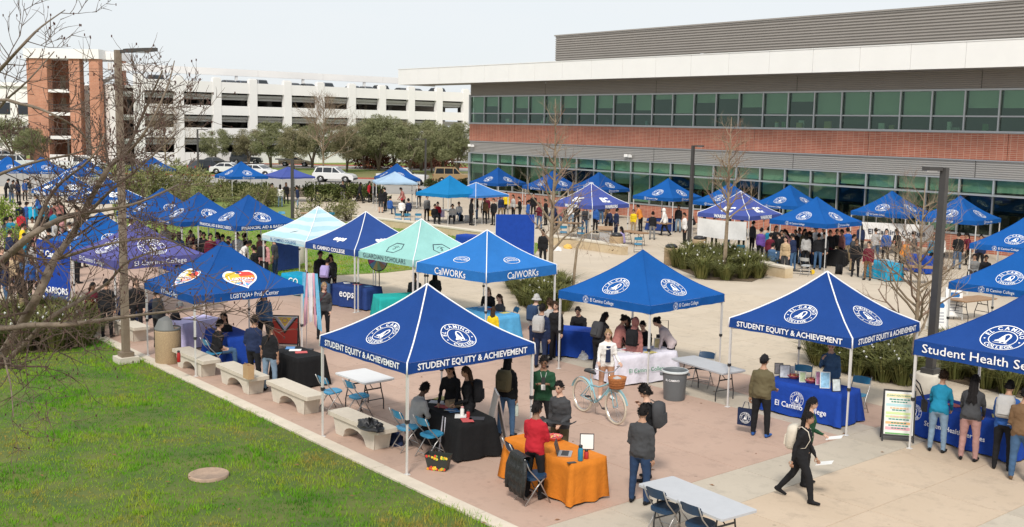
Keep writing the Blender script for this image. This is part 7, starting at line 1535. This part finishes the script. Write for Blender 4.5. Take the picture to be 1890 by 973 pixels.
for i in range(4): Fw.poly([(-.17, .30 + i * .10), (.17, .30 + i * .10), (.17, .335 + i * .10), (-.17, .335 + i * .10)], 1)
sa = (Fw, [INKB, mat('grey_print', (.35, .36, .4), .8)])
board(1757, 588, 160, .56, 1.12, 'white plastic sandwich board nearest the spreading canopy edge, right of two', .2, WHITE, WHITE, sa); board(1728, 610, 160, .56, 1.12, 'white plastic sandwich board behind the right lamp post', .2, WHITE, WHITE, sa)
Fp = Flat(); pcs = [mat('pride_%d' % i, c, .8) for i, c in enumerate([(.75, .5, .06), (.72, .72, .7), (.65, .35, .42), (.25, .5, .65), (.10, .05, .03), (.03, .03, .03), (.55, .06, .04), (.30, .08, .35)])]
Fp.poly([(-.36, .12), (.36, .12), (.36, .86), (-.36, .86)], 6); Fp.lift = .003
for i, (k_, c_) in enumerate(((0, 5), (.035, 4), (.07, 3), (.105, 2), (.14, 1), (.175, 0))): Fp.lift += .002; Fp.poly([(-.36 + k_ * .9, .86), (.36 - k_ * .9, .86), (0, .40 + k_ * 1.1)], c_)
Fp.lift += .002; Fp.ring(.06, .075, 7, 0, .77, 20)
board(527, 640, 195, .78, .92, 'black framed progress pride flag board beneath the Pride Center canopy', .12, BLACKM, WHITE, (Fp, pcs))
def banner(a, b, z0, z1, m, label, lines=(), name='banner', frame=True):
    A, B = G(*a), G(*b); d = B - A; yaw = atan2(d.y, d.x); L_ = d.length; e = empty(name, ((A.x + B.x) / 2, (A.y + B.y) / 2, 0), yaw); tag(e, label, 'banner', 'banners')
    b_ = MB().grid(lambda u, v: ((u - .5) * L_, .015 * sin(u * 11 + v * 2), z0 + (z1 - z0) * v), 24, 8).build('fabric', m, e, smooth=True)
    if frame:
        for s in (-1, 1): MB().tube([(s * (L_ / 2 + .01), .03, 0), (s * (L_ / 2 + .01), .03, z1)], .016, 6).build('pole', STEELW, e)
    if lines:
        F = Flat()
        for t_, sz, dx, z in lines: F.text(t_, sz, dx, z, bold=.03)
        b = MB(); b.v = [(u, -.035, v) for u, v in F.v]; b.f = F.f; b.m = F.m; b.build('lettering', CANVASW, b_)
    return e
banner((914, 478), (985, 478), .05, 2.15, RBL, 'plain royal blue fabric backdrop left of the tall bare tree', frame=True)
banner((505, 505), (552, 498), .1, 2.0, NVC, 'dark blue WARRIORS banner behind the striped aqua canopy', (('WARRIORS', .2, 0, 1.5), ('AID & BASIC NEEDS', .07, 0, 1.3)))
banner((70, 566), (132, 575), .05, 2.3, RBL, 'tall blue WARRIORS banner wall left of the violet canopy', (('El Camino', .2, 0, 1.75), ('WARRIORS', .2, 0, .55)))
t_ = TENTOBJ[32]; th = t_.rotation_euler[2]; c_ = Vector(t_.location)
def tl(x, y): return Vector((c_.x + cos(th) * x - sin(th) * y, c_.y + sin(th) * x + cos(th) * y, 0))
A, B = tl(-1.60, 1.5), tl(-1.60, -1.5); d = B - A; e = empty('banner', ((A.x + B.x) / 2, (A.y + B.y) / 2, 0), atan2(d.y, d.x)); tag(e, 'white banner hung along the side of the EC WARRIORS canopy', 'banner', 'banners'); fb = MB().grid(lambda u, v: ((u - .5) * 2.9, .02 * sin(u * 9 + v * 3), .95 + .92 * v - .05 * sin(pi * u)), 24, 6).build('fabric', cloth('banner_white', (.74, .73, .71), .05), e, smooth=True)
def sheetsign(px, py, z0, z1, w, label, m, lines, ink):
    p = G(px, py); e = empty('banner', (p.x, p.y, 0), -.35); tag(e, label, 'banner', 'banners'); fb = MB().grid(lambda u, v: ((u - .5) * w, .01 * sin(u * 8), z0 + (z1 - z0) * v), 12, 4).build('fabric', m, e, smooth=True)
    for s in (-1, 1): MB().tube([(s * (w / 2 - .1), .02, 0), (s * (w / 2 - .1), .02, z1)], .012, 5).build('pole', STEELW, e)
    F = Flat()
    for t_, sz, z in lines: F.text(t_, sz, 0, z, bold=.02)
    b = MB(); b.v = [(u, -.03, v) for u, v in F.v]; b.f = F.f; b.m = F.m; b.build('lettering', ink, fb)
sheetsign(1652, 470, .75, 1.65, 3.6, 'white lettered banner behind the bright blue table', cloth('banner_white', (.74, .73, .71), .05), (('El Camino College', .26, 1.05),), INKN)
# pride flag on the canopy leg
p = G(566, 648); e = empty('flag', (p.x, p.y, 0), -.2); tag(e, 'transgender pride flag hanging on a pole right of the Pride Center canopy', 'flag'); MB().tube([(0, 0, 0), (0, 0, 2.25)], .012, 6).build('pole', ALU, e); MB().box((0, 0, .03), (.3, .3, .05)).build('base', BLACKM, e)
fcs = [cloth('flag_blue', (.18, .50, .72)), cloth('flag_pink', (.72, .38, .48)), cloth('flag_white', (.76, .76, .78)), cloth('flag_pink', (.72, .38, .48)), cloth('flag_blue', (.18, .50, .72))]
for i in range(5): MB().grid(lambda u, v: (-.12 + .09 * (i + u) - .10 * v * sin(2 + i * .6), .05 * sin((i + u) * 2.4 + v * 2) + .03, 2.2 - 1.35 * v - .12 * abs(i + u - 2.5) * v), 4, 12).build('stripe', fcs[i], e, smooth=True)
# ------------------------------------------------------------------ small things
def on(px, py, z=.757): return G(px, py, z)
def prop(name, mb, m, pos, yaw, label, cat, smooth=False, group=None): o = mb.build(name, m, None, pos, yaw, smooth); return tag(o, label, cat, group)
p = on(1043, 838); e = empty('laptop', p, -2.6); tag(e, 'open silver laptop on the orange table', 'laptop'); MB().box((0, 0, .01), (.33, .23, .016)).build('base', ALU, e); MB().box((0, 0, .02), (.28, .12, .003)).build('keyboard', BLACKM, e); MB().box((0, .145, .12), (.33, .012, .22), M=Matrix.Rotation(-.28, 3, 'X')).build('screen', BLACKM, e); e.rotation_euler[2] = PHI + pi * .0 + 2.3
def bottle(pos, col, label, h=.26, r=.04, cap=(.02, .02, .02)):
    e = empty('bottle', pos); tag(e, label, 'bottle', 'bottles and cups'); MB().lathe([(r * .9, 0), (r, .01), (r, h * .72), (r * .7, h * .84), (r * .7, h * .86)], 14).build('body', mat('bottle_%s' % str(col), col, .35), e, smooth=True); MB().lathe([(r * .75, h * .862), (r * .78, h), (r * .3, h + .01)], 12).build('lid', mat('lid_%s' % str(cap), cap, .5), e, smooth=True)
bottle(on(1071, 850), (.02, .20, .32), 'teal metal water bottle on the orange table', .27, .045); bottle(on(1082, 846), (.45, .03, .03), 'red cup on the orange table', .15, .04); bottle(on(843 + 10, 767), (.75, .74, .7), 'white drink cup on the black table', .18, .04, (.6, .3, .3)); bottle(on(864, 770), (.45, .03, .03), 'red can on the black table', .14, .035); bottle(G(330, 668, .45), (.40, .02, .02), 'red bottle standing on the bench by the pebbled bin', .28, .045)
p = on(1083, 829); e = empty('picture_frame', p, PHI + 2.2); tag(e, 'black picture frame with a white sheet on the orange table', 'picture frame'); MB().box((0, 0, .14), (.25, .02, .28), M=Matrix.Rotation(-.15, 3, 'X')).build('frame', BLACKM, e); MB().box((0, .0, .14), (.22, .026, .25), M=Matrix.Rotation(-.15, 3, 'X')).build('sheet', WHITE, e); e.rotation_euler[2] = 0
prop('phone', MB().box((0, 0, .005), (.15, .075, .009)), BLACKM, on(1055, 854), .4, 'black phone lying on the orange table', 'phone'); 
def bowl(px, py, label, z=.757):
    e = empty('candy_bowl', on(px, py, z)); tag(e, label, 'bowl', 'bowls'); MB().lathe([(.08, 0), (.14, .06), (.155, .085), (.145, .085), (.07, .01)], 18, caps=False).build('bowl', mat('clear_red_bowl', (.6, .12, .12), .3), e, smooth=True); b = MB(); rnd = random.Random(px)
    for i in range(26): a_ = rnd.uniform(0, 6.28); q = rnd.uniform(0, .11); b.box((cos(a_) * q, sin(a_) * q, .07 + .03 * rnd.random()), (.04, .025, .018), rnd.uniform(0, 3), i % 3)
    b.build('sweets', [mat('sweet_%d' % i, c, .4) for i, c in enumerate([(.7, .1, .1), (.75, .45, .4), (.8, .6, .2)])], e)
bowl(1023, 812, 'bowl of snacks on the orange table'); bowl(1465, 698, 'left bowl of sweets on the royal blue table'); bowl(1497, 706, 'right bowl of sweets on the royal blue table')
def sheet_holder(px, py, w, h, m, label, yaw=-.1, z=.757, fm=BLACKM):
    e = empty('picture_frame', on(px, py, z), yaw); tag(e, label, 'picture frame', 'table top displays'); MB().box((0, 0, h / 2), (w, .015, h), M=Matrix.Rotation(-.2, 3, 'X')).build('frame', fm, e); MB().box((0, -.002, h / 2), (w - .03, .016, h - .03), M=Matrix.Rotation(-.2, 3, 'X')).build('sheet', m, e)
pr_ = lambda i, c: mat('print_sheet_%d' % i, c, .7, .25, 14)
sheet_holder(1437, 690, .2, .26, pr_(0, (.65, .6, .55)), 'framed picture at the left end of the royal blue table'); sheet_holder(1448, 697, .24, .30, pr_(1, (.7, .72, .74)), 'large framed picture left of the sweets bowl'); sheet_holder(1460, 694, .16, .24, WHITE, 'white stand-up card beside the framed pictures', fm=WHITE); sheet_holder(1481, 705, .15, .24, pr_(2, (.5, .6, .35)), 'green leaflet holder between the bowls', fm=WHITE)
sheet_holder(1513, 710, .2, .30, pr_(3, (.7, .3, .45)), 'pink leaflet holder on the royal blue table', fm=WHITE); sheet_holder(1522, 716, .22, .36, pr_(4, (.3, .55, .75)), 'tall blue flyer stand on the royal blue table', fm=WHITE); sheet_holder(1543, 722, .2, .28, pr_(5, (.55, .6, .6)), 'black framed flyer at the right of the royal blue table', .15)
sheet_holder(1213, 642, .18, .26, pr_(6, (.6, .5, .25)), 'colourful leaflet rack on the white covered table', fm=WHITE); sheet_holder(1015, 603, .16, .26, WHITE, 'white leaflet stand on the table of the man in the polo shirt', fm=WHITE)
rnd = random.Random(9); cols_ = [(.75, .74, .72), (.55, .1, .1), (.1, .25, .5), (.7, .6, .2), (.75, .74, .72), (.05, .05, .06)]
def papers(pts, z, lab, grp):
    for i, (px, py) in enumerate(pts): prop('leaflet', MB().box((0, 0, .004), (.22, .29, .006)), mat('paper_%d' % (i % 6), cols_[i % 6], .8, .1, 20), on(px, py, z), rnd.uniform(0, 3), lab, 'leaflet', group=grp)
papers([(806, 742), (818, 750), (836, 757), (815, 735), (850, 768), (880, 772), (828, 745), (862, 775)], .758, 'leaflet lying on the black table of the nearest canopy', 'leaflets on the near black table')
papers([(545, 646), (556, 650), (536, 642)], .758, 'white leaflet on the black Pride Center table', 'leaflets on the Pride table'); papers([(1145, 648), (1160, 646), (1185, 645), (1200, 650), (1135, 645)], .758, 'leaflet on the white covered table', 'leaflets on the white table'); papers([(1727, 738), (1762, 748), (1802, 758), (1842, 768)], .758, 'leaflet on the health services table', 'leaflets on the health table'); papers([(890, 566), (905, 570), (920, 574), (932, 577)], .758, 'leaflet on the sky blue CalWORKs table', 'leaflets on the CalWORKs table'); papers([(640, 522), (660, 525), (680, 528)], .758, 'leaflet on the navy eops table', 'leaflets on the eops table')
prop('storage_box', MB().box((0, 0, .06), (.30, .2, .12)).box((0, 0, .125), (.28, .18, .01)), mat('cardboard', (.42, .29, .17), .85, .08, 6), on(838, 750), .5, 'cardboard box on the black table', 'box')
# draped white cloth at the black table, black bag, paper bag, fruit bag
p = G(826, 838); prop('cloth_bundle', MB().grid(lambda u, v: ((u - .5) * (.25 + .18 * v), .04 * sin(u * 14) * (1 - v * .4), .72 * (1 - v) + .02), 16, 8), cloth('white_drape', (.62, .60, .66)), Vector((p.x, p.y, 0)), -.5, 'white and lavender cloth draped at the corner of the black table', 'cloth', True)
def crumple(name, pos, sx, sy, sz, m, label, cat, seed, n=18):
    b = MB(); vs = []; k = n
    for j in range(k + 1):
        la = pi / 2 * j / k
        for i in range(n): lo = 2 * pi * i / n; r = 1 + .28 * noise.noise(Vector((cos(lo) * 2.4, sin(lo) * 2.4, la * 3 + seed))); vs.append((cos(la) * cos(lo) * r * sx, cos(la) * sin(lo) * r * sy, max(0, sin(la) * r * sz * (1 + .5 * noise.noise(Vector((cos(lo) * 3, sin(lo) * 3 + seed, 0)))))))
    b.add(vs, [(j * n + i, j * n + (i + 1) % n, (j + 1) * n + (i + 1) % n, (j + 1) * n + i) for j in range(k) for i in range(n)]); o = b.build(name, m, None, pos, PHI); return tag(o, label, cat)
crumple('black_bag', G(684, 790, .447), .36, .2, .17, mat('black_nylon', (.015, .015, .017), .4, bump=.5, bscale=12), 'crumpled black bag lying on the nearest bench', 'bag', 3); crumple('duffel_bag', G(727, 818), .24, .17, .26, CL('navy'), 'navy bag on the ground at the end of the nearest bench', 'bag', 8); crumple('plastic_bag', G(1078, 662), .18, .15, .2, mat('grey_plastic_bag', (.45, .45, .46), .4), 'pale plastic bag on the ground by the man in the polo shirt', 'bag', 5)
p = G(459, 698, .447); e = empty('paper_bag', p, PHI); tag(e, 'brown paper shopping bag standing on a bench', 'bag'); KR = mat('kraft_paper', (.45, .29, .15), .85, .06, 6); b = MB(); 
for s in (-1, 1): b.box((0, s * .075, .16), (.26, .004, .32)); b.box((s * .13, 0, .16), (.004, .146, .32))
b.box((0, 0, .003), (.256, .146, .004)); b.build('bag_body', KR, e); MB().tube([(-.05, -.078, .31), (-.04, -.078, .37), (.04, -.078, .37), (.05, -.078, .31)], .004, 4).build('handle', KR, e)
p = G(809, 866); e = empty('shopping_bag', (p.x, p.y, 0), -.3); tag(e, 'black shopping bag printed with fruit and vegetables on the paving', 'bag'); b = MB()
b.add([(-.17, -.09, 0), (.17, -.09, 0), (.17, .09, 0), (-.17, .09, 0), (-.24, -.11, .3), (.24, -.11, .3), (.24, .11, .3), (-.24, .11, .3)], [(0, 3, 2, 1), (0, 1, 5, 4), (1, 2, 6, 5), (2, 3, 7, 6), (3, 0, 4, 7)]); b.build('bag_body', mat('bag_black_print', (.03, .035, .03), .5), e)
fr_ = MB(); rnd = random.Random(2)
for i in range(40):
    z = rnd.choice([rnd.uniform(.02, .07), rnd.uniform(.21, .29)]); k_ = .17 + .07 * z / .3; fr_.lathe([(.002, -.004), (rnd.uniform(.018, .03), 0), (.002, .004)], 7, (rnd.uniform(-k_, k_), 0, 0), i % 4); 
    for q in range(21): 
        x_, y_, z_ = fr_.v[-21 + q]; fr_.v[-21 + q] = (x_, -.098 - .02 * z / .3 - .004 + z_ * .3, z + y_)
fr_.build('fruit_print', [mat('fruit_%d' % i, c, .6) for i, c in enumerate([(.75, .35, .02), (.6, .05, .03), (.2, .4, .05), (.8, .6, .05)])], e); MB().tube([(-.09, -.115, .29), (-.07, -.11, .42), (.07, -.11, .42), (.09, -.115, .29)], .008, 5).build('handle', BLACKM, e)
# quilted jacket on the chair
ch = [o for o in bpy.data.objects if o.get('label', '').startswith('folding chair with a black quilted')][0]; e = empty('jacket', ch.location, ch.rotation_euler[2]); tag(e, 'black quilted jacket hung over a chair back', 'jacket'); QLT = mat('quilted_black', (.016, .017, .017), .55, bump=1.0, bscale=22)
MB().grid(lambda u, v: ((u - .5) * (.46 + .10 * v), -.325 - .05 * sin(pi * v) - .012 * sin(u * 22) * (1 if v > .1 else 0) - .010 * sin(v * 24), .86 - .72 * v), 30, 24).grid(lambda u, v: ((u - .5) * .46, -.325 + .13 * v, .86 + .015 * sin(pi * v)), 10, 4).grid(lambda u, v: ((.5 - u) * .46, -.195 + .01 * sin(u * 14), .86 - .22 * v), 14, 6).build('shell', QLT, e, smooth=True)
for s in (-1, 1): MB().tube([(s * .22, -.31, .82), (s * .28, -.34, .62), (s * .29, -.36, .40), (s * .27, -.37, .22)], [(.05, .03), (.06, .04), (.055, .035), (.045, .03)], 9).build('sleeve', QLT, e, smooth=True)
# things people carry
def carry(key, hand, name, build, label, cat, off=(0, 0, 0), yaw=None, group=None):
    q = at_hand(Pp[key], hand, off); o = build(); o.location = q; o.rotation_euler[2] = Pp[key][0].rotation_euler[2] if yaw is None else yaw; return tag(o, label, cat, group)
def tote(m, sealed=True):
    e = empty('tote_bag'); MB().grid(lambda u, v: ((u - .5) * .36, -.03 + .01 * sin(u * 7), -.14 - .36 * v), 8, 8).grid(lambda u, v: ((.5 - u) * .36, .03 + .01 * sin(u * 7), -.14 - .36 * v), 8, 8).box((0, 0, -.50), (.35, .055, .01)).box((-.178, 0, -.32), (.006, .055, .36)).box((.178, 0, -.32), (.006, .055, .36)).build('bag_body', m, e, smooth=False); MB().tube([(-.08, -.03, -.15), (-.04, 0, .0), (.04, 0, .0), (.08, -.03, -.15)], .008, 5).build('handle', m, e)
    if sealed: F = Flat(); seal(F, .12, 0, -.33); b = MB(); b.v = [(u, -.05, v) for u, v in F.v]; b.f = F.f; b.m = F.m; b.build('emblem', CANVASW, e)
    return e
carry('olv', 0, 'tote_bag', lambda: tote(CL('navy')), 'navy tote bag with a white college seal in the hand of the man in olive', 'bag', (-.06, 0, -.02))
def bag(m):
    e = empty('shoulder_bag'); b = MB(); b.box((0, 0, 0), (.10, .24, .2)); b.build('bag_body', m, e); MB().tube([(0, -.1, .1), (-.12, -.08, .45), (-.3, .05, .62), (-.3, .12, .55), (-.12, .12, .3), (0, .1, .1)], [(.014, .004)] * 6, 6).build('strap', m, e); return e
q = Pp['crs'][1] @ Vector((.26, .02, .84)); o = bag(CL('maroon')); o.location = q; o.rotation_euler[2] = Pp['crs'][0].rotation_euler[2]; tag(o, 'dark red shoulder bag worn by the woman in the charcoal top', 'bag')
q = Pp['hs1'][1] @ Vector((-.30, .0, .92)); o = bag(CL('black')); o.location = q; o.rotation_euler[2] = Pp['hs1'][0].rotation_euler[2] + .3; tag(o, 'black bag hanging beside the person in the teal sweater', 'bag')
q = Pp['bik'][1] @ Vector((0, 0, 0))
pap = lambda m=WHITE: MB().box((0, .04, 0), (.22, .28, .004), M=Matrix.Rotation(.25, 3, 'X')).mesh('leaflet', m)
for k_, h_, lab in (('wk1', 0, 'white paper held out by the woman walking in black'), ('wk2', 0, 'folded paper held by the woman in dark green'), ('jns', 0, 'printed leaflet in the hand of the person in blue jeans'), ('eq1', 0, 'leaflet held over the black table by the woman in black'), ('hs4', 0, 'paper in the hand of the person in the brown jacket'), ('c6', 0, 'paper read by the woman in the striped shirt')):
    o = put('leaflet', pap(), None, at_hand(Pp[k_], h_, (0, .06, .01)), Pp[k_][0].rotation_euler[2]); tag(o, lab, 'leaflet', 'hand-held papers')
o = put('phone', MB().box((0, .03, .05), (.075, .012, .15)).mesh('phone', BLACKM), None, (at_hand(Pp['grn'], 0) + at_hand(Pp['grn'], 1)) / 2, Pp['grn'][0].rotation_euler[2]); tag(o, 'dark phone held up by the man in green', 'phone')
o = put('name_badge', MB().box((0, 0, 0), (.085, .006, .12)).tube([(-.01, 0, .06), (-.06, -.02, .3)], .004, 4).tube([(.01, 0, .06), (.06, -.02, .3)], .004, 4).mesh('name_badge', WHITE), None, Pp['grn'][1] @ Vector((.0, .165, 1.10)), Pp['grn'][0].rotation_euler[2]); tag(o, 'white name badge hanging on the green hoodie', 'badge')
q = at_hand(Pp['jns'], 1); bottle(Vector((q.x, q.y, q.z - .24)), (.55, .62, .55), 'pale water bottle carried by the person in blue jeans', .26, .04, (.5, .55, .5))
q = Pp['ghd'][1] @ Vector((-.12, .26, .98)); prop('skateboard', MB().tube([(-.34, 0, .05), (-.26, 0, 0), (.26, 0, 0), (.34, 0, .05)], [(.10, .012)] * 4, 8), BLACKM, q, Pp['ghd'][0].rotation_euler[2] + .2, 'black skateboard held in front of the student in the tie-dye hoodie', 'skateboard')
# prize wheel, scooter, suitcase, crates, mats
p = G(697, 545); e = empty('prize_wheel', (p.x, p.y, 0), -.5); tag(e, 'colourful prize wheel on a stand under the mint canopy', 'prize wheel'); b = MB(); wc = [mat('wheel_%d' % i, c, .6) for i, c in enumerate([(.6, .1, .3), (.2, .45, .6), (.75, .6, .2), (.3, .55, .3), (.6, .35, .2), (.45, .4, .6)])]
for i in range(12):
    a0, a1 = 2 * pi * i / 12, 2 * pi * (i + 1) / 12; b.add([(0, -.02, 1.35), (.42 * cos(a0), -.02, 1.35 + .42 * sin(a0)), (.42 * cos(a1), -.02, 1.35 + .42 * sin(a1))], [(0, 1, 2)], i % 6)
b.build('wheel', wc, e); torus(.43, .022).build('rim', BLACKM, e, (0, 0, 1.35)); MB().tube([(0, .05, 1.35), (0, .1, .7), (0, .1, .05)], .02, 6).tube([(-.3, .1, .02), (.3, .1, .02)], .02, 6).build('stand', BLACKM, e)
p = G(1478, 505); e = empty('kick_scooter', (p.x, p.y, 0), -.25); tag(e, 'folded kick scooter with yellow wheels on the paving', 'scooter'); MB().box((0, 0, .12), (.9, .12, .05)).build('deck', BLACKM, e); MB().tube([(-.45, 0, .14), (.1, 0, .26), (.45, 0, .22)], .018, 6).build('stem', BLACKM, e); YW = mat('yellow_wheel', (.75, .5, .02), .5)
for x in (-.48, .5): w = MB().lathe([(.03, -.03), (.10, -.03), (.11, 0), (.10, .03), (.03, .03)], 16).build('wheel', YW, e, (x, 0, .11)); w.rotation_euler[0] = pi / 2
p = G(1224, 660); e = empty('suitcase', (p.x, p.y, 0), .3); tag(e, 'wheeled case with a tall black handle behind the white table', 'suitcase'); MB().box((0, 0, .35), (.36, .24, .6)).build('shell', CL('black'), e); MB().tube([(-.12, 0, .65), (-.12, 0, 1.05), (.12, 0, 1.05), (.12, 0, .65)], .012, 6).build('handle', BLACKM, e)
for px, py, c_, lab in ((797, 398, (.55, .36, .12), 'cardboard carton on the terrace edge below the teal canopy'), (812, 400, (.10, .08, .16), 'dark bag on the terrace edge next to the carton')): prop('supply_box', MB().box((0, 0, .2), (.55, .4, .4)).box((0, 0, .41), (.57, .42, .03)), mat('supply_%s' % str(c_), c_, .8), G(px, py), .3, lab, 'box', group='boxes on the terrace')
for px, py, c_, lab in ((850, 408, 'black', 'black backpack standing on the terrace edge'), (861, 409, 'white', 'white and pink backpack standing on the terrace edge'), (1548, 506, 'black', 'round dark bag on the paving by the crowded canopy')):
    p = G(px, py); e = empty('backpack', (p.x, p.y, .03), 2.8); tag(e, lab, 'backpack', 'backpacks on the ground')
    for nm, me in zip(('pack', 'pocket', 'strap'), BPM): c = put(nm, me, e); c.material_slots[0].link = 'OBJECT'; c.material_slots[0].material = CL(c_)
p = G(1113, 452); e = empty('lectern', (p.x, p.y - 1.2, 0), 0); tag(e, 'grey podium with a brown top under the purple EC canopy', 'lectern'); MB().box((0, 0, .5), (.6, .4, 1.0)).build('body', CL('lgrey'), e); MB().box((0, -.05, 1.04), (.8, .55, .05), M=Matrix.Rotation(.25, 3, 'X')).build('top', BRNT, e)
for i, (px, py, c_) in enumerate(((1030, 452, (.6, .1, .2)), (1040, 450, (.75, .7, .75)), (1048, 458, (.7, .45, .1)), (1028, 462, (.75, .73, .72)))): crumple('folded_goods', G(px, py), .3, .2, .2, mat('goods_%d' % i, c_, .8), ['red folded shirts', 'white folded shirts', 'orange bundle', 'white bundle'][i] + ' laid out beside the tall bare tree', 'goods', 20 + i, 10)
